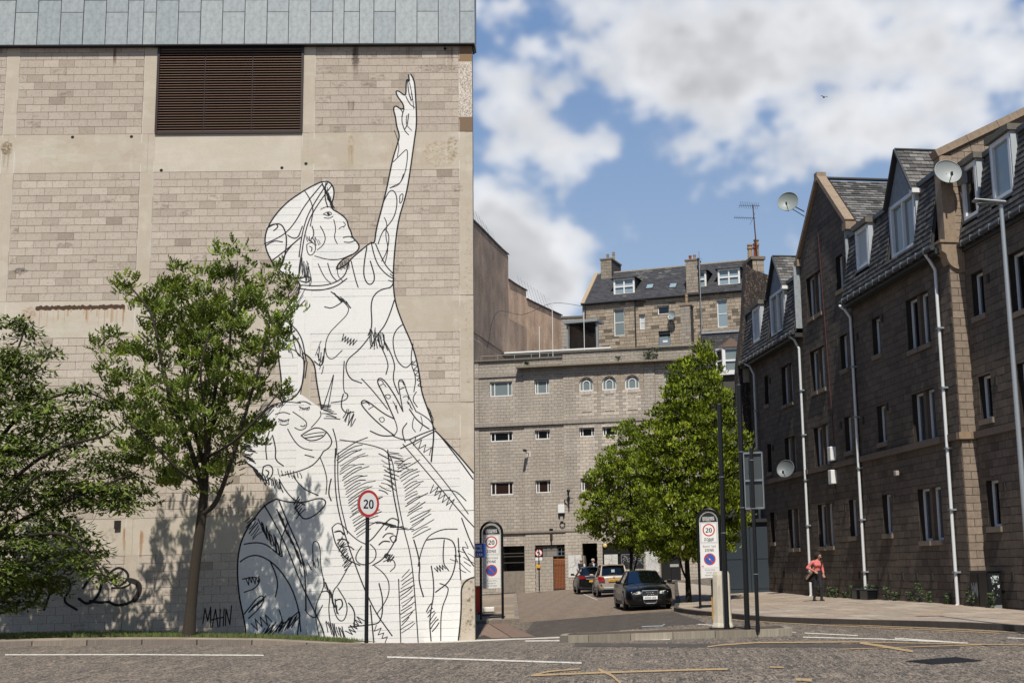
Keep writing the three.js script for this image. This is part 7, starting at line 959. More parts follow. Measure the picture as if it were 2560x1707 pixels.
// traffic island: bollard shell, three black poles, a sign seen from behind
{
  const at = (px, py) => { const p = onRoad(px, py - 3.2, 0.15); return p; };
  const bo = at(1810, 1574), t = thing('traffic_bollard', 'tall cream plastic traffic bollard, grimy, on the island behind the black poles', 'bollard', [bo[0] - 0.02, bo[1], -bo[2]], -0.25), s = bo[2] / FOC, hb = 138 * s, w = 52 * s;
  const cream = new THREE.MeshStandardMaterial({ roughness: 0.6, map: (() => { const m = dataTex(128, 256, (u, v, i, j) => { const k = 1 - 0.14 * Math.max(0, tn(u, v, 9, 2.5)) - 0.1 * Math.max(0, tn(u, v, 40, 6.6)); return [214 * k, 203 * k, 182 * k]; }); return m; })() });
  const prof = [[0, 0], [w * 0.52, 0], [w * 0.53, 0.05], [w * 0.47, 0.13], [w * 0.45, 0.3], [w * 0.43, hb * 0.7], [w * 0.42, hb * 0.93], [w * 0.36, hb - 0.01], [w * 0.2, hb], [0, hb]];
  const shell = (() => { const g = new THREE.LatheGeometry(prof.map((p) => new THREE.Vector2(...p)), 8, Math.PI / 8); g.scale(1, 1, 0.62); return g.toNonIndexed(); })(); shell.computeVertexNormals(); M('shell', shell, cream, t);
  M('side_stripe', bb(-w * 0.47, -w * 0.42, 0.2, hb * 0.55, -0.08, 0.08), plain(0xb58a3a, 0.6), t); M('base_plate', rb(w * 1.1, 0.03, w * 0.9, 0.01, 0, 0.012, 0), mats.black, t); M('lens_panel', bb(-w * 0.46, -w * 0.425, hb * 0.58, hb * 0.86, -0.1, 0.1), mats.black, t);
  const pole = (label, px, py, topx, topy, r, bands) => { const b = at(px, py), top = atDepth(topx, topy, b[2]), p = thing('black_pole', label, 'pole', [b[0], b[1], -b[2]]), h = top[1] - b[1]; M('shaft', rod([0, -0.05, 0], [top[0] - b[0], h, 0], r, r * 0.97, 14), mats.blackPaint, p); M('cap', cyl(r * 1.04, r * 0.7, 0.03, top[0] - b[0], h - 0.01, 0, 14), mats.darkGrey, p); M('foot_collar', cyl(r * 1.15, r * 1.1, 0.1, 0, 0, 0, 14), mats.blackPaint, p); for (const f of bands) { const g = new THREE.TorusGeometry(r * 1.02, 0.007, 5, 16); g.rotateX(Math.PI / 2); g.translate((top[0] - b[0]) * f, h * f, 0); M('band', g, mats.grey, p); } return p; };
  pole('black pole standing in front of the cream bollard on the island', 1818, 1575, 1798, 1011, 0.055, [0.42, 0.67]); pole('tallest black pole on the island, holding the left edge of the grey signboard', 1869, 1576, 1846.5, 963, 0.06, [0.49, 0.72]); pole('thinner black pole behind the middle of the grey signboard on the island', 1895, 1577, 1878, 1119, 0.043, [0.66, 0.3, 0.93]);
  const q = at(1895, 1577), z = q[2] + 0.12, c = atDepth(1885, 1201, z), sg = thing('signboard_back', 'back of a grey metal signboard clamped to the island poles', 'road sign', [c[0], c[1], -z], -0.35), k = z / FOC, bw = 47 * k, bh = 140 * k; M('sheet', rb(bw, bh, 0.012, 0.005, 0, 0, -0.03), plain(0x484c4e, 0.5), sg); for (const f of [-0.49, 0, 0.49]) M('rail', bb(-bw / 2, bw / 2, bh * f - 0.02, bh * f + 0.02, -0.022, 0.02), mats.galv, sg); M('edge', [bb(bw / 2 - 0.012, bw / 2 + 0.01, -bh / 2, bh / 2, -0.04, 0.02), bb(-bw / 2 - 0.01, -bw / 2 + 0.012, -bh / 2, bh / 2, -0.04, 0.02)], mats.galv, sg);
  const sc = at(1628, 1571), pl = thing('broken_sign_strip', 'grey broken metal strip lying on the traffic island', 'metal strip', [sc[0], sc[1] + 0.0, -sc[2]], 0.2); M('strip', rb(0.5, 0.03, 0.14, 0.008, 0, 0.02, 0), mats.galv, pl); M('bent_end', (() => { const g = rb(0.12, 0.02, 0.12, 0.006); g.rotateZ(0.5); g.translate(0.28, 0.035, 0.02); return g; })(), mats.galv, pl);
}
{ // silver lamp post at the right kerb
  const Z = 26.6, b = atDepth(2585, 1565, Z), y0 = pTop(b[0], Z), t = thing('street_lamp', 'tall silver lamp post with a flat lamp head reaching towards the street', 'street lamp', [b[0], y0, -Z]), tp = atDepth(2507, 512, Z), h = tp[1] - y0;
  M('post', [rod([0, -0.1, 0], [0, 1.3, 0], 0.085, 0.085, 16), rod([0, 1.3, 0], [0, h, 0], 0.062, 0.045, 16)], plain(0xb9bcbc, 0.38, { metalness: 0.75 }), t); M('door', rb(0.1, 0.5, 0.02, 0.008, 0, 0.7, 0.082), mats.galv, t);
  const hd = M('lamp_head', (() => { const g = rb(0.68, 0.06, 0.26, 0.025, -0.25, 0, 0); const p = g.attributes.position; for (let i = 0; i < p.count; i++) { const x = p.getX(i); p.setY(i, p.getY(i) * (x < -0.4 ? 0.6 : 1) + (x + 0.1) * -0.12 ); } g.computeVertexNormals(); g.translate(0, h + 0.06, 0); return g; })(), plain(0x9fa3a4, 0.4, { metalness: 0.6 }), t); M('lens', bb(-0.5, -0.12, h + 0.03, h + 0.05, -0.09, 0.09), mats.glassGrey, hd); M('spigot', rod([0, h - 0.06, 0], [0, h + 0.08, 0], 0.055, 0.055, 12), mats.galv, t);
}
function wheelieBin(pos, turn, body, lid, label) {
  const t = thing('wheelie_bin', label, 'bin', pos, turn), g = new THREE.BoxGeometry(0.56, 0.9, 0.6, 1, 1, 1), p = g.attributes.position; for (let i = 0; i < p.count; i++) if (p.getY(i) < 0) { p.setX(i, p.getX(i) * 0.78); p.setZ(i, p.getZ(i) * 0.72); } g.translate(0, 0.54, 0); g.computeVertexNormals();
  M('body', [g, rb(0.6, 0.07, 0.64, 0.02, 0, 0.97, 0)], plain(body, 0.5), t); M('lid', [rb(0.6, 0.05, 0.68, 0.02, 0, 1.04, 0.0)], plain(lid, 0.5), t); for (const s of [-1, 1]) { const w = new THREE.CylinderGeometry(0.1, 0.1, 0.05, 16); w.rotateZ(Math.PI / 2); w.translate(s * 0.25, 0.1, -0.24); M('wheel', w, mats.black, t); } M('handle', [rod([-0.22, 1.0, -0.37], [0.22, 1.0, -0.37], 0.018)], plain(body, 0.5), t);
}
{
  const p = (X, Z) => [X, Gh(X, Z) + 0.1, -Z], a = atDepth(1184, 1500, 50.5), c = atDepth(1180, 1490, 52.2);
  wheelieBin(p(a[0] - 0.02, 50.5), 0.3, 0xd8442e, 0xd8442e, 'red wheelie bin standing behind the wall corner'); wheelieBin(p(c[0] + 0.08, 52.2), 0.2, 0x2f6b34, 0x63b344, 'wheelie bin with bright green lid behind the red bin');
  const q = atDepth(1221, 1496, 52), s = thing('white_block', 'white rounded concrete block lying on the pavement behind the zone sign', 'concrete block', [q[0], Gh(q[0], 52) + 0.1, -52], 0.1); M('block', rb(0.46, 0.2, 0.3, 0.05, 0, 0.12, 0), plain(0xdedbd4, 0.8), s); M('foot', bb(-0.2, 0.2, 0, 0.03, -0.12, 0.12), mats.darkMortar, s);
}
{ // stone planter and a dark shutter box right of the street trees: garage doors, the tree shade put into their darkened colours
  const b = atDepth(1880, 1478, 58), t = thing('garage_shed', 'blue-grey metal garage doors beside the dark tenement behind the poles', 'shed', [b[0] - 0.2, Gh(b[0], 58) + 0.1, -58], -0.25);
  M('body', [bb(-1.2, 1.6, -0.3, 3.1, -3, -0.06)], plain(0x262c31, 0.6), t); [[-1.15, 0.18], [0.22, 1.55]].forEach(([a, c]) => M('door', [bb(a, c, 0.02, 2.9, -0.06, 0), bb(a + 0.1, c - 0.1, 0.2, 1.3, 0, 0.02), bb(a + 0.1, c - 0.1, 1.5, 2.75, 0, 0.02)], plain(0x333d46, 0.5), t)); M('notice', bb(1.2, 1.45, 1.5, 1.95, 0.03, 0.035), plain(0xb9c4cc, 0.6), t); M('roof_edge', bb(-1.3, 1.7, 3.1, 3.25, -3.1, 0.12), mats.darkGrey, t);
}
{ // a gull far off
  const p = atDepth(2061, 243, 160), t = thing('gull', 'small bird gliding far off below the clouds', 'bird', [p[0], p[1], -160], 0.4), body = new THREE.SphereGeometry(0.12, 10, 8); body.scale(0.8, 0.8, 2.4); M('body', body, plain(0x8a8a8a, 0.8), t); for (const s of [-1, 1]) M('wing', faces([[[0, 0.03, 0.12], [s * 0.35, 0.2, 0.02], [s * 0.35, 0.2, -0.14], [0, 0.03, -0.14]], [[s * 0.35, 0.2, 0.02], [s * 0.75, 0.08, -0.18], [s * 0.35, 0.2, -0.14]]]), plain(0x77797b, 0.8, { side: 2 }), t);
}

// ================================================================ cars
function car(o) {
  const t = thing('parked_car', o.label, 'car', o.pos, o.turn), paint = new THREE.MeshPhysicalMaterial({ color: o.paint, roughness: 0.35, metalness: o.metal || 0, clearcoat: o.coat ?? 1, clearcoatRoughness: 0.06, specularIntensity: o.coat ?? 1 }), trim = plain(0x15161a, 0.55), gl = new THREE.MeshPhysicalMaterial({ color: 0x0a0d0f, roughness: 0.03, clearcoat: 1 });
  // lower body lofted through cross-sections
  const prof = (s) => { const [z, w, yb, yh, yc] = s, h = yh - yb; return [[0, yb], [w * 0.82, yb], [w * 0.95, yb + 0.06], [w * 0.995, yb + h * 0.3], [w, yb + h * 0.5], [w * 0.985, yb + h * 0.72], [w * 0.96, yh - 0.05], [w * 0.9, yh], [w * 0.7, lerp(yh, yc, 0.45)], [w * 0.4, lerp(yh, yc, 0.85)], [0, yc]].map((p) => [p[0], p[1], z]); };
  const rows = o.body.map((s) => { const p = prof(s), q = p.slice(1, -1).reverse().map((a) => [-a[0], a[1], a[2]]); return [...p, ...q, p[0]]; });
  const cap = (r, flip) => faces([flip ? r.slice(0, -1).reverse() : r.slice(0, -1)]);
  // more rows by a smooth curve through the sections
  const fine = []; const curves = rows[0].map((_, i) => new THREE.CatmullRomCurve3(rows.map((r) => v3(...r[i])), false, 'centripetal')); const NN = rows.length * 3; for (let k = 0; k <= NN; k++) fine.push(curves.map((c) => { const p = c.getPoint(k / NN); return p.toArray(); }));
  const sh = sheet(fine, true); const mid = [0, 0.6, 0]; M('body', [out(sh, mid), out(cap(fine[0]), mid), out(cap(fine[NN], true), mid)], paint, t);
  // glasshouse
  const g = o.cab, W = 6, span = (y, w, z, bow, drop) => { const r = []; for (let i = 0; i <= W; i++) { const k = i / W * 2 - 1; r.push([w * k, y - drop * k * k, z - bow * k * k]); } return r; };
  const fb = span(g.fb[0], g.fb[1], g.fb[2], g.bow, 0.03), ft = span(g.ft[0], g.ft[1], g.ft[2], g.bow * 0.7, 0.035), mt = span(g.mt[0], g.mt[1], g.mt[2], 0, 0.035), rt = span(g.rt[0], g.rt[1], g.rt[2], -g.bow * 0.5, 0.035), rb_ = span(g.rb[0], g.rb[1], g.rb[2], -g.bow, 0.03);
  M('windscreen', out(sheet([fb, ft]), mid), gl, t); M('rear_window', out(sheet([rt, rb_]), mid), gl, t); M('roof', out(sheet([ft, mt, rt]), mid), paint, t);
  for (const s of [-1, 1]) {
    const e = s > 0 ? W : 0, belt = [[s * g.bw, g.by, g.fb[2] - g.bow - 0.02], [s * g.bw, g.by + 0.01, g.mt[2]], [s * g.bw * 0.98, g.by + 0.02, g.rb[2] + g.bow]];
    M('side_window', out(faces([[belt[0], belt[1], mt[e], ft[e]], [belt[1], belt[2], rb_[e], rt[e], mt[e]]]), mid), gl, t);
    M('pillar', [rod(fb[e], ft[e], 0.035, 0.03, 6), rod(belt[0], fb[e], 0.03, 0.035, 6)], paint, t); M('pillar', [rod(belt[1], mt[e], 0.03, 0.025, 6)], trim, t); M('pillar', [rod(rb_[e], rt[e], 0.06, 0.035, 6), rod(belt[2], rb_[e], 0.05, 0.06, 6)], paint, t); M('roof_rail', [rod(ft[e], mt[e], 0.025, 0.025, 6), rod(mt[e], rt[e], 0.025, 0.025, 6)], o.rail ? trim : paint, t);
    const mm = rb(0.2, 0.13, 0.1, 0.04, s * (g.bw + 0.16), g.by + 0.08, g.fb[2] - g.bow - 0.2); M('mirror', [mm, rod([s * g.bw, g.by + 0.04, g.fb[2] - g.bow - 0.2], [s * (g.bw + 0.12), g.by + 0.06, g.fb[2] - g.bow - 0.2], 0.02)], paint, t);
    for (const z of o.axles) {
      const r = o.wheelR, ty = new THREE.TorusGeometry(r * 0.8, r * 0.2, 10, 28); ty.scale(1, 1, 1.25); ty.rotateY(Math.PI / 2); const disc = new THREE.CylinderGeometry(r * 0.85, r * 0.85, 0.18, 24); disc.rotateZ(Math.PI / 2); const w = M('wheel', [ty, disc], plain(0x0c0c0c, 0.85), t); w.position.set(s * (o.half - 0.11), r, z);
      const rim = []; for (let i = 0; i < 7; i++) { const sp = bb(-0.012, 0.012, 0.02, r * 0.66, -0.03, 0.03); sp.rotateX(i * 6.283 / 7); rim.push(sp); } const ring = new THREE.TorusGeometry(r * 0.66, 0.02, 6, 24); ring.rotateY(Math.PI / 2); rim.push(ring); const rm = M('rim', rim, mats.galv, w); rm.position.x = s * 0.1;
      const arch = new THREE.TorusGeometry(r * 1.08, 0.035, 6, 20, Math.PI); arch.rotateY(Math.PI / 2); arch.translate(s * (o.half - 0.03), r, z); M('wheel_arch', arch, trim, t);
    }
    M('sill', bb(Math.min(s * (o.half - 0.06), s * (o.half + 0.004)), Math.max(s * (o.half - 0.06), s * (o.half + 0.004)), 0.2, 0.29, o.axles[1] + 0.4, o.axles[0] - 0.4), trim, t);
  }
  M('underside', bb(-o.half + 0.25, o.half - 0.25, 0.16, 0.3, o.body[o.body.length - 1][0] * 0.9, o.body[0][0] * 0.9), trim, t);
  o.detail(t, { paint, trim, gl }); return t;
}
const plateTex = (s, bg) => ink(256, 64, (g) => { g.fillStyle = bg; g.fillRect(0, 0, 256, 64); say(g, s, 128, 34, 50, '#1a1a1a'); });
const axis = 0.13;
{
  const chrome = new THREE.MeshStandardMaterial({ color: 0xd4d6d8, roughness: 0.15, metalness: 1 }), lampM = new THREE.MeshPhysicalMaterial({ color: 0xc9c6ba, roughness: 0.12, clearcoat: 1 });
  const b = onRoad(1626, 1526), dir = [Math.sin(axis), Math.cos(axis)], a = [b[0] - dir[0] * 2.42, b[2] + dir[1] * 2.42];
  car({ label: 'black saloon car with tall chrome grille parked facing the road', pos: [a[0], Gh(a[0], a[1]) + 0.012, -a[1]], turn: axis, coat: 0.45, paint: 0x030304, half: 0.927, axles: [1.5, -1.34], wheelR: 0.335,
    body: [[2.47, 0.6, 0.3, 0.5, 0.56], [2.42, 0.74, 0.22, 0.62, 0.69], [2.28, 0.85, 0.19, 0.70, 0.79], [2.0, 0.905, 0.18, 0.78, 0.87], [1.5, 0.925, 0.18, 0.86, 0.95], [1.0, 0.927, 0.18, 0.92, 1.0], [0.2, 0.927, 0.18, 0.95, 0.98], [-1.0, 0.927, 0.18, 0.96, 0.99], [-1.7, 0.92, 0.18, 0.97, 1.02], [-2.2, 0.88, 0.2, 0.94, 1.03], [-2.42, 0.8, 0.28, 0.86, 0.95], [-2.47, 0.7, 0.34, 0.7, 0.76]],
    cab: { fb: [1.0, 0.7, 1.12], ft: [1.43, 0.55, 0.34], mt: [1.465, 0.57, -0.3], rt: [1.41, 0.54, -1.0], rb: [1.03, 0.66, -1.72], bow: 0.16, bw: 0.84, by: 0.95 },
    detail: (t, m) => {
      const P = (y) => 2.53 - Math.max(0, y - 0.5) * 0.42; const q = [[-0.3, 0.71], [0.3, 0.71], [0.235, 0.3], [0.16, 0.25], [-0.16, 0.25], [-0.235, 0.3]].map((p) => [p[0], p[1], P(p[1])]);
      const gr = M('grille', faces([q]), plain(0x08080a, 0.6), t); M('grille_frame', q.map((p, i) => rod(p, q[(i + 1) % 6], 0.025, 0.025, 6)), chrome, gr); M('grille_bars', [...Array(9)].map((_, i) => { const y = 0.31 + i * 0.045, w = lerp(0.235, 0.3, (y - 0.3) / 0.41); return bb(-w, w, y, y + 0.008, P(y) + 0.002, P(y) + 0.01); }), plain(0x3a3c40, 0.3), gr);
      M('badge', [-1.5, -0.5, 0.5, 1.5].map((k) => { const r = new THREE.TorusGeometry(0.05, 0.0085, 6, 20); r.translate(k * 0.074, 0.61, P(0.61) + 0.02); return r; }), chrome, gr);
      const pl = M('number_plate', rb(0.54, 0.13, 0.02, 0.008, 0, 0.455, P(0.455) + 0.02), mats.white, t); M('lettering', panel(0.52, 0.112, 0, 0.455, P(0.455) + 0.034), new THREE.MeshStandardMaterial({ map: plateTex('KS56 LKZ', '#eeeeea'), roughness: 0.4 }), pl);
      for (const s of [-1, 1]) { const L = [[0.36, 0.60, 2.49], [0.62, 0.575, 2.42], [0.83, 0.60, 2.2], [0.85, 0.70, 2.13], [0.62, 0.715, 2.33], [0.38, 0.695, 2.43]].map((p) => [s * p[0], p[1], p[2] + 0.01]), h = M('headlight', faces([s > 0 ? L : L.slice().reverse()]), lampM, t); M('lamp_core', [0.5, 0.68].map((x) => { const c = new THREE.SphereGeometry(0.05, 12, 8); c.translate(s * x, 0.64, 2.46 - (x - 0.4) * 0.45); return c; }), chrome, h); const fg = new THREE.SphereGeometry(0.035, 10, 8); fg.translate(s * 0.62, 0.3, 2.4); M('fog_lamp', fg, lampM, t); M('bumper_slot', faces([[[s * 0.33, 0.36, 2.49], [s * 0.74, 0.36, 2.39], [s * 0.74, 0.4, 2.39], [s * 0.33, 0.4, 2.49]]]), m.trim, t); }
      M('bonnet_line', [tube([[-0.45, 0.99, 1.1], [-0.4, 0.93, 1.7], [-0.32, 0.76, 2.36]], 0.008, 5), tube([[0.45, 0.99, 1.1], [0.4, 0.93, 1.7], [0.32, 0.76, 2.36]], 0.008, 5)], m.paint, t); M('rear_view_mirror', rb(0.2, 0.06, 0.03, 0.015, 0, 1.33, 0.35), m.trim, t);
    } });
  const tail = (t, s, L, c) => M('tail_light', faces([s > 0 ? L : L.slice().reverse()]), new THREE.MeshPhysicalMaterial({ color: c, roughness: 0.15, clearcoat: 1 }), t);
  const c = onRoad(1536, 1492), a2 = [c[0] + dir[0] * -1.75, c[2] + dir[1] * 1.75];
  car({ label: 'beige compact car seen from behind with yellow plate, between the two dark cars', pos: [a2[0], Gh(a2[0], a2[1]) + 0.012, -a2[1]], turn: Math.PI + axis, paint: 0xa99b8b, metal: 0.1, half: 0.83, axles: [1.22, -1.22], wheelR: 0.33, rail: true,
    body: [[1.85, 0.5, 0.35, 0.6, 0.66], [1.78, 0.7, 0.24, 0.74, 0.82], [1.5, 0.8, 0.22, 0.86, 0.95], [1.0, 0.83, 0.22, 0.94, 1.02], [0.2, 0.83, 0.22, 0.98, 1.0], [-0.9, 0.83, 0.22, 1.0, 1.02], [-1.5, 0.825, 0.24, 1.02, 1.05], [-1.72, 0.79, 0.28, 1.0, 1.04], [-1.8, 0.74, 0.34, 0.92, 0.97], [-1.83, 0.66, 0.4, 0.7, 0.74]],
    cab: { fb: [1.02, 0.66, 1.1], ft: [1.55, 0.56, 0.5], mt: [1.6, 0.58, -0.3], rt: [1.55, 0.57, -1.35], rb: [1.06, 0.66, -1.68], bow: 0.1, bw: 0.76, by: 0.98 },
    detail: (t, m) => {
      for (const s of [-1, 1]) { tail(t, s, [[0.46, 0.76, -1.9], [0.74, 0.74, -1.86], [0.84, 0.86, -1.74], [0.8, 1.0, -1.74], [0.52, 0.97, -1.86]].map((p) => [s * p[0], p[1], p[2] - 0.01]).reverse(), 0x8e1414); M('bumper_vent', faces([[[s * 0.6, 0.5, -1.88], [s * 0.72, 0.58, -1.82], [s * 0.66, 0.64, -1.85]]]), m.trim, t); }
      const pl = M('number_plate', rb(0.52, 0.12, 0.02, 0.008, 0.02, 0.8, -1.875), plain(0xd9a12c, 0.5), t), f = panel(0.5, 0.105, 0, 0, 0); f.rotateY(Math.PI); f.translate(0.02, 0.8, -1.887); M('lettering', f, new THREE.MeshStandardMaterial({ map: plateTex('SL21 XYC', '#dba632'), roughness: 0.4 }), pl);
      M('skid_plate', rb(1.1, 0.12, 0.05, 0.03, 0, 0.4, -1.86), mats.galv, t); M('lower_bumper', rb(1.5, 0.14, 0.14, 0.04, 0, 0.3, -1.76), m.trim, t); M('wiper', rod([-0.2, 1.08, -1.72], [0.25, 1.12, -1.7], 0.012), m.trim, t); M('rear_notice', bb(-0.05, 0.12, 1.2, 1.34, -1.64, -1.63), plain(0xb9c6c4, 0.7), t); const bd = new THREE.TorusGeometry(0.04, 0.01, 6, 14); bd.translate(0, 0.98, -1.86); M('badge', bd, mats.galv, t); M('spoiler', rb(1.1, 0.03, 0.2, 0.012, 0, 1.56, -1.4), m.paint, t);
    } });
  const e = onRoad(1484, 1484), a3 = [e[0] - dir[0] * 1.9, e[2] + dir[1] * 1.9];
  car({ label: 'dark blue-black hatchback parked nearest the grey building entrance', pos: [a3[0], Gh(a3[0], a3[1]) + 0.012, -a3[1]], turn: Math.PI + axis, coat: 0.5, paint: 0x090b0e, half: 0.88, axles: [1.3, -1.25], wheelR: 0.33,
    body: [[2.05, 0.5, 0.33, 0.58, 0.62], [1.98, 0.74, 0.22, 0.7, 0.78], [1.6, 0.85, 0.2, 0.82, 0.9], [1.1, 0.88, 0.19, 0.9, 0.98], [0.2, 0.88, 0.19, 0.94, 0.97], [-1.0, 0.88, 0.19, 0.97, 1.0], [-1.7, 0.86, 0.22, 0.99, 1.03], [-1.98, 0.8, 0.28, 0.94, 1.0], [-2.05, 0.7, 0.36, 0.75, 0.8]],
    cab: { fb: [0.98, 0.68, 1.2], ft: [1.44, 0.55, 0.4], mt: [1.48, 0.57, -0.3], rt: [1.42, 0.55, -1.3], rb: [1.03, 0.66, -1.82], bow: 0.13, bw: 0.8, by: 0.95 },
    detail: (t, m) => { for (const s of [-1, 1]) tail(t, s, [[0.4, 0.8, -2.1], [0.76, 0.78, -2.05], [0.86, 0.93, -1.92], [0.48, 0.96, -2.06]].map((p) => [s * p[0], p[1], p[2] - 0.01]).reverse(), 0x7d1218); M('chrome_strip', rb(0.9, 0.03, 0.03, 0.01, 0, 0.78, -2.06), mats.galv, t); const pl = M('number_plate', rb(0.5, 0.11, 0.02, 0.008, 0, 0.66, -2.07), plain(0xd9a12c, 0.5), t); M('lower_bumper', rb(1.5, 0.14, 0.14, 0.04, 0, 0.3, -1.95), m.trim, t); } });
}

// ================================================================ people
function blend(caps, cell, colorOf) { // one continuous skin round tapered bones
  const lo = [1e9, 1e9, 1e9], hi = [-1e9, -1e9, -1e9]; for (const c of caps) for (const [p, r] of [[c[0], c[2]], [c[1], c[3]]]) for (let i = 0; i < 3; i++) { lo[i] = Math.min(lo[i], p[i] - r - 0.05); hi[i] = Math.max(hi[i], p[i] + r + 0.05); }
  const half = Math.max(hi[0] - lo[0], hi[1] - lo[1], hi[2] - lo[2]) / 2, mid = [0, 1, 2].map((i) => (lo[i] + hi[i]) / 2), res = Math.min(120, Math.ceil(2 * half / cell)), mc = new MarchingCubes(res, new THREE.MeshStandardMaterial(), false, false, 120000); mc.isolation = 0; mc.reset();
  const d1 = (c, x, y, z) => { const [a, b, ra, rb_, , sq] = c, bx = b[0] - a[0], by = b[1] - a[1], bz = b[2] - a[2], t = clamp(((x - a[0]) * bx + (y - a[1]) * by + (z - a[2]) * bz) / (bx * bx + by * by + bz * bz || 1), 0, 1), dx = x - a[0] - bx * t, dy = y - a[1] - by * t, dz = (z - a[2] - bz * t) * (sq || 1); return Math.hypot(dx, dy, dz) - lerp(ra, rb_, t); };
  const hs = res / 2; let i = 0;
  for (let z = 0; z < res; z++) for (let y = 0; y < res; y++) for (let x = 0; x < res; x++, i++) {
    const px = mid[0] + (x - hs) / hs * half, py = mid[1] + (y - hs) / hs * half, pz = mid[2] + (z - hs) / hs * half; let d = 1;
    if (px > lo[0] && px < hi[0] && pz > lo[2] && pz < hi[2] && py > lo[1] && py < hi[1]) for (const c of caps) { const e = d1(c, px, py, pz), k = c[6] ?? 0.035, h = Math.max(k - Math.abs(d - e), 0) / k; d = Math.min(d, e) - h * h * k * 0.25; }
    mc.field[x + y * res + z * res * res] = -d;
  }
  mc.update(); const n = mc.count, P = new Float32Array(n * 3), N = new Float32Array(n * 3), C = new Float32Array(n * 3);
  for (let k = 0; k < n; k++) { for (let c = 0; c < 3; c++) { P[k * 3 + c] = mid[c] + mc.positionArray[k * 3 + c] * half; N[k * 3 + c] = mc.normalArray[k * 3 + c]; } }
  for (let k = 0; k < n; k += 3) { const cx = (P[k * 3] + P[k * 3 + 3] + P[k * 3 + 6]) / 3, cy = (P[k * 3 + 1] + P[k * 3 + 4] + P[k * 3 + 7]) / 3, cz = (P[k * 3 + 2] + P[k * 3 + 5] + P[k * 3 + 8]) / 3; let best = 1e9, col = 0; for (const c of caps) { const e = d1(c, cx, cy, cz); if (e < best) { best = e; col = c[4]; } } const rgb = colorOf(col, cx, cy, cz); for (let v = 0; v < 3; v++) for (let c = 0; c < 3; c++) C[(k + v) * 3 + c] = rgb[c]; }
  const g = new THREE.BufferGeometry(); g.setAttribute('position', new THREE.BufferAttribute(P, 3)); g.setAttribute('normal', new THREE.BufferAttribute(N, 3)); g.setAttribute('color', new THREE.BufferAttribute(C, 3)); g.setAttribute('uv', new THREE.BufferAttribute(new Float32Array(n * 2), 2)); return g;
}
const skin = [0.46, 0.25, 0.17];
function headGeo(at, yaw, tilt, hairless) { // head about 23 cm tall with face towards +z
  const caps = [[[0, 0.02, -0.012], [0, 0.035, 0.0], 0.086, 0.084, 0, 0.88], [[0, -0.045, 0.028], [0, -0.075, 0.042], 0.058, 0.04, 0], [[0, 0.0, 0.088], [0, -0.028, 0.112], 0.011, 0.017, 0, 1, 0.015], [[-0.016, -0.03, 0.1], [0.016, -0.03, 0.1], 0.011, 0.011, 0, 1, 0.012], [[-0.052, -0.005, 0.06], [-0.03, -0.012, 0.075], 0.022, 0.02, 0], [[0.052, -0.005, 0.06], [0.03, -0.012, 0.075], 0.022, 0.02, 0], [[-0.04, 0.03, 0.078], [0.04, 0.03, 0.078], 0.015, 0.015, 0], [[-0.022, -0.062, 0.082], [0.022, -0.062, 0.082], 0.011, 0.011, 1, 1, 0.01], [[-0.086, 0.012, -0.008], [-0.088, -0.022, -0.002], 0.017, 0.012, 0, 1, 0.01], [[0.086, 0.012, -0.008], [0.088, -0.022, -0.002], 0.017, 0.012, 0, 1, 0.01], [[-0.033, 0.008, 0.078], [-0.03, 0.008, 0.079], 0.011, 0.011, 2, 1, 0.004], [[0.033, 0.008, 0.078], [0.03, 0.008, 0.079], 0.011, 0.011, 2, 1, 0.004], [[0, -0.06, -0.01], [0, -0.15, -0.03], 0.052, 0.056, 0]];
  const g = blend(caps, 0.006, (c) => (c === 1 ? [0.4, 0.15, 0.12] : c === 2 ? [0.06, 0.04, 0.03] : skin)); g.rotateX(tilt); g.rotateY(yaw); g.translate(...at); return g;
}
function handGeo(wrist, dir, side) { // palm with four curled fingers and a thumb from the side of the palm
  const caps = [[[0, 0, 0], [0, -0.075, 0.005], 0.026, 0.032, 0, 1.6]]; [[-0.03, 0.062], [-0.01, 0.074], [0.011, 0.07], [0.031, 0.055]].forEach(([x, l]) => { caps.push([[x, -0.078, 0.004], [x * 1.1, -0.078 - l * 0.5, 0.012], 0.0105, 0.0095, 0, 1, 0.008], [[x * 1.1, -0.078 - l * 0.5, 0.012], [x * 1.12, -0.078 - l * 0.9, 0.034], 0.0095, 0.008, 0, 1, 0.008]); }); caps.push([[side * 0.026, -0.028, 0.01], [side * 0.052, -0.06, 0.022], 0.012, 0.0105, 0, 1, 0.01], [[side * 0.052, -0.06, 0.022], [side * 0.055, -0.088, 0.03], 0.0105, 0.009, 0, 1, 0.008]);
  const g = blend(caps, 0.004, () => skin); g.applyQuaternion(new THREE.Quaternion().setFromUnitVectors(v3(0, -1, 0), v3(...dir).normalize())); g.translate(...wrist); return g;
}
const personMat = new THREE.MeshStandardMaterial({ vertexColors: true, roughness: 0.85 });
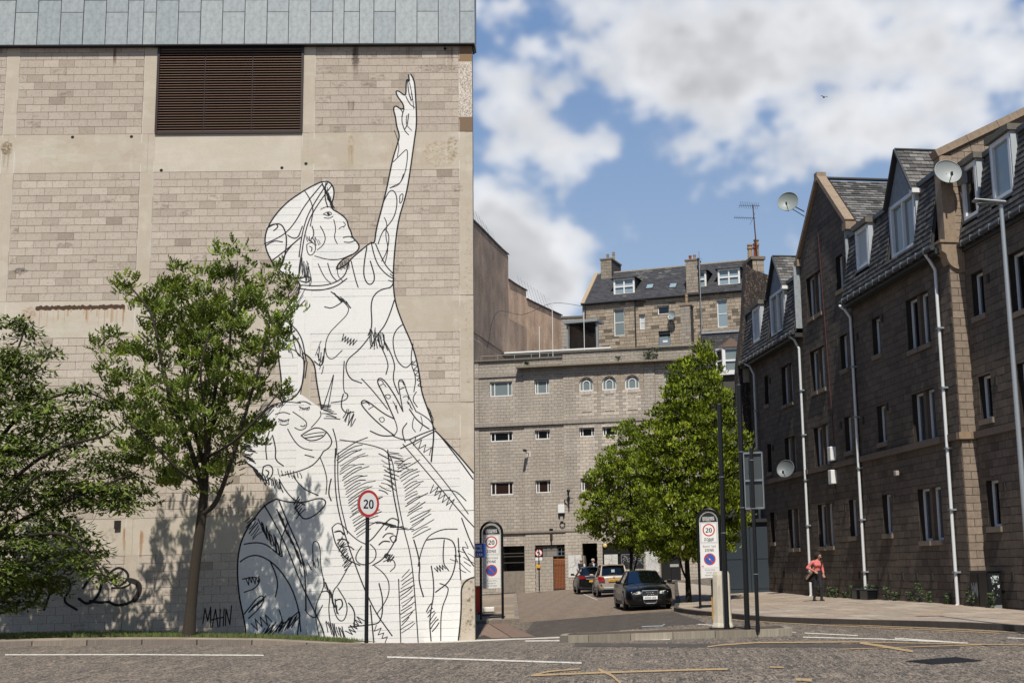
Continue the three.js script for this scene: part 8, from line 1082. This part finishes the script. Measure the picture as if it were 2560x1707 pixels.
{ // woman in pink
  const p = atHeight(2046, 1503, pTop(...rw(-8, 2.3))), t = thing('person', 'woman in a pink top and black trousers walking past the tenement with a bag', 'person', [p[0], p[1], -p[2]], 0.35);
  const pink = [0.62, 0.16, 0.15], blk = [0.014, 0.014, 0.017], col = (c) => [skin, pink, blk, [0.02, 0.02, 0.02]][c];
  const shL = [-0.155, 1.355, -0.02], shR = [0.165, 1.345, 0.05], elL = [-0.345, 1.165, -0.03], wrL = [-0.17, 1.05, 0.13], elR = [0.205, 1.115, 0.05], wrR = [0.185, 0.955, 0.15];
  const caps = [[[0, 0.93, 0], [0.01, 1.08, 0.0], 0.145, 0.115, 2, 1.25], [[0.01, 1.06, 0.0], [0.02, 1.3, 0.01], 0.118, 0.135, 1, 1.25], [[-0.1, 1.345, -0.01], [0.12, 1.34, 0.03], 0.075, 0.075, 1], [[-0.055, 1.25, 0.08], [0.075, 1.25, 0.09], 0.07, 0.07, 1], [[0.02, 1.36, 0.01], [0.04, 1.47, 0.03], 0.058, 0.05, 0], [shL, elL, 0.058, 0.045, 1], [elL, wrL, 0.044, 0.032, 1], [shR, elR, 0.056, 0.044, 1], [elR, [0.19, 1.0, 0.125], 0.043, 0.034, 1], [[0.19, 1.0, 0.125], wrR, 0.03, 0.027, 0],
    [[-0.075, 0.92, -0.01], [-0.06, 0.5, -0.04], 0.098, 0.066, 2], [[-0.06, 0.5, -0.04], [-0.075, 0.1, -0.14], 0.064, 0.045, 2], [[0.08, 0.92, 0.01], [0.085, 0.5, 0.1], 0.1, 0.067, 2], [[0.085, 0.5, 0.1], [0.09, 0.09, 0.1], 0.065, 0.046, 2], [[-0.075, 0.05, -0.15], [-0.085, 0.035, -0.0], 0.045, 0.033, 3], [[0.09, 0.048, 0.08], [0.1, 0.033, 0.24], 0.045, 0.033, 3]];
  M('body', mg([blend(caps, 0.016, col), headGeo([0.06, 1.56, 0.05], 0.55, 0.12), handGeo(wrR, [0, -1, 0.15], -1), handGeo(wrL, [0.6, -0.5, 0.4], 1)]), personMat, t);
  M('hair', blend([[[0.068, 1.612, 0.05], [0.045, 1.6, 0.02], 0.088, 0.1, 0, 0.95], [[0.02, 1.57, 0.02], [0.03, 1.6, 0.04], 0.098, 0.095, 0, 0.95], [[0.0, 1.56, -0.03], [-0.06, 1.4, -0.05], 0.07, 0.055, 0], [[0.12, 1.55, 0.03], [0.15, 1.36, 0.12], 0.04, 0.035, 0], [[0.15, 1.36, 0.12], [0.13, 1.27, 0.14], 0.034, 0.02, 0]], 0.01, () => [0.018, 0.011, 0.008]), personMat, t);
  const bg = thing('shoulder_bag', 'black shoulder bag with a brown patterned scarf hanging at the woman\'s side', 'bag', [p[0] - 0.26, p[1] + 0.78, -p[2] - 0.02], 0.35); M('bag', blend([[[-0.1, 0.02, 0], [0.12, 0.0, 0.02], 0.11, 0.13, 0, 1.6], [[-0.02, 0.12, 0], [0.14, 0.16, 0.02], 0.08, 0.08, 0, 1.6]], 0.014, () => [0.012, 0.012, 0.014]), personMat, bg); M('scarf', blend([[[0.1, 0.36, 0.14], [-0.02, 0.2, 0.16], 0.045, 0.05, 0], [[-0.02, 0.2, 0.16], [-0.18, 0.0, 0.12], 0.05, 0.035, 0]], 0.01, (c, x, y, z) => (n3(x * 30, y * 30, z * 30) > 0.1 ? [0.3, 0.19, 0.09] : [0.08, 0.05, 0.03])), personMat, bg); M('strap', tube([[0.1, 0.1, 0.1], [0.18, 0.4, 0.14], [0.2, 0.6, 0.06]], 0.014, 5), mats.black, bg);
}
function standing(pos, turn, o) {
  const t = thing('person', o.label, 'person', pos, turn), s = o.h / 1.75, col = (c, x, y, z) => (c === 1 ? (Math.abs(x) < 0.06 && z > 0.09 && o.front ? o.front : o.top) : c === 2 ? o.legs : c === 3 ? [0.015, 0.014, 0.013] : c === 4 ? o.sleeve : skin);
  const caps = [[[0, 0.95, 0], [0, 1.1, 0.01], 0.15, 0.15, 2, 1.2], [[0, 1.05, 0.01], [0, 1.33, 0], 0.155, 0.165, 1, 1.25], [[-0.14, 1.4, 0], [0.14, 1.4, 0], 0.085, 0.085, 1], [[0, 1.42, 0], [0, 1.53, 0.02], 0.06, 0.056, 0]];
  for (const k of [-1, 1]) { const w = [k * 0.24, 0.9, o.reach], e = [k * 0.265, 1.14, -0.02]; caps.push([[k * 0.2, 1.4, 0], e, 0.066, 0.052, 4], [e, w, 0.05, 0.036, 4], [[k * 0.09, 0.95, 0], [k * 0.1, 0.5, 0.02], 0.1, 0.07, 2], [[k * 0.1, 0.5, 0.02], [k * 0.105, 0.09, -0.01], 0.068, 0.05, 2], [[k * 0.105, 0.05, -0.04], [k * 0.12, 0.035, 0.15], 0.048, 0.036, 3]); }
  const g = mg([blend(caps, 0.02, col), headGeo([0, 1.635, 0.03], o.look || 0, 0.05), handGeo([-0.24, 0.9, o.reach], [0, -1, 0.2], 1), handGeo([0.24, 0.9, o.reach], [0, -1, 0.2], -1)]); g.scale(s, s, s); M('body', g, personMat, t);
  const hg = blend([[[0, 1.655, 0.014], [0, 1.67, 0.024], 0.095, 0.092, 0, 0.86]], 0.01, () => o.hair), p = hg.attributes.position, keep = []; // cap of hair: cut away below the hairline
  for (let i = 0; i < p.count; i += 3) { let y = 0, z = 0; for (let k = 0; k < 3; k++) { y += p.getY(i + k) / 3; z += p.getZ(i + k) / 3; } if (o.bald ? (y < 1.68 && y > 1.6 && z < 0.02) : y > 1.68 + Math.max(0, z - 0.03) * 0.35 || (z < 0.0 && y > 1.6)) keep.push(i); }
  const q = new THREE.BufferGeometry(); for (const a of ['position', 'normal', 'color', 'uv']) { const A = hg.attributes[a], S = A.itemSize, out = new Float32Array(keep.length * 3 * S); keep.forEach((i, n) => out.set(A.array.subarray(i * S, (i + 3) * S), n * 3 * S)); q.setAttribute(a, new THREE.BufferAttribute(out, S)); } q.translate(0, 0, -0.03); q.rotateY(o.look || 0); q.translate(0, 0, 0.03); q.scale(s, s, s); M('hair', q, personMat, t); return t;
}
{
  const a = atDepth(1453.5, 1468, 83.2), b = atDepth(1483, 1466, 84.0);
  standing([a[0], a[1], -83.2], Math.PI - 0.3, { label: 'bald man in a dark waistcoat over a white shirt, seen from behind by the doorway', h: 1.76, top: [0.02, 0.021, 0.025], legs: [0.02, 0.026, 0.042], sleeve: [0.6, 0.62, 0.68], reach: 0.1, hair: [0.3, 0.2, 0.15], bald: true });
  standing([b[0], b[1], -84.0], 0.6, { label: 'grey-haired man in a dark jacket and pale blue shirt standing in the doorway', h: 1.76, top: [0.018, 0.018, 0.022], front: [0.45, 0.6, 0.8], legs: [0.016, 0.016, 0.02], sleeve: [0.018, 0.018, 0.022], reach: 0.08, look: 0.5, hair: [0.45, 0.43, 0.4] });
}

// one calibration of all surface colours against the white paint of the mural (about 0.7)
{ const done = new Set(); scene.traverse((o) => { if (o.isMesh && o.name !== 'crown' && o.name !== 'grass') for (const m of [].concat(o.material)) if (!done.has(m)) { done.add(m); m.color.multiplyScalar(0.82); } }); }
renderer.render(scene, camera);
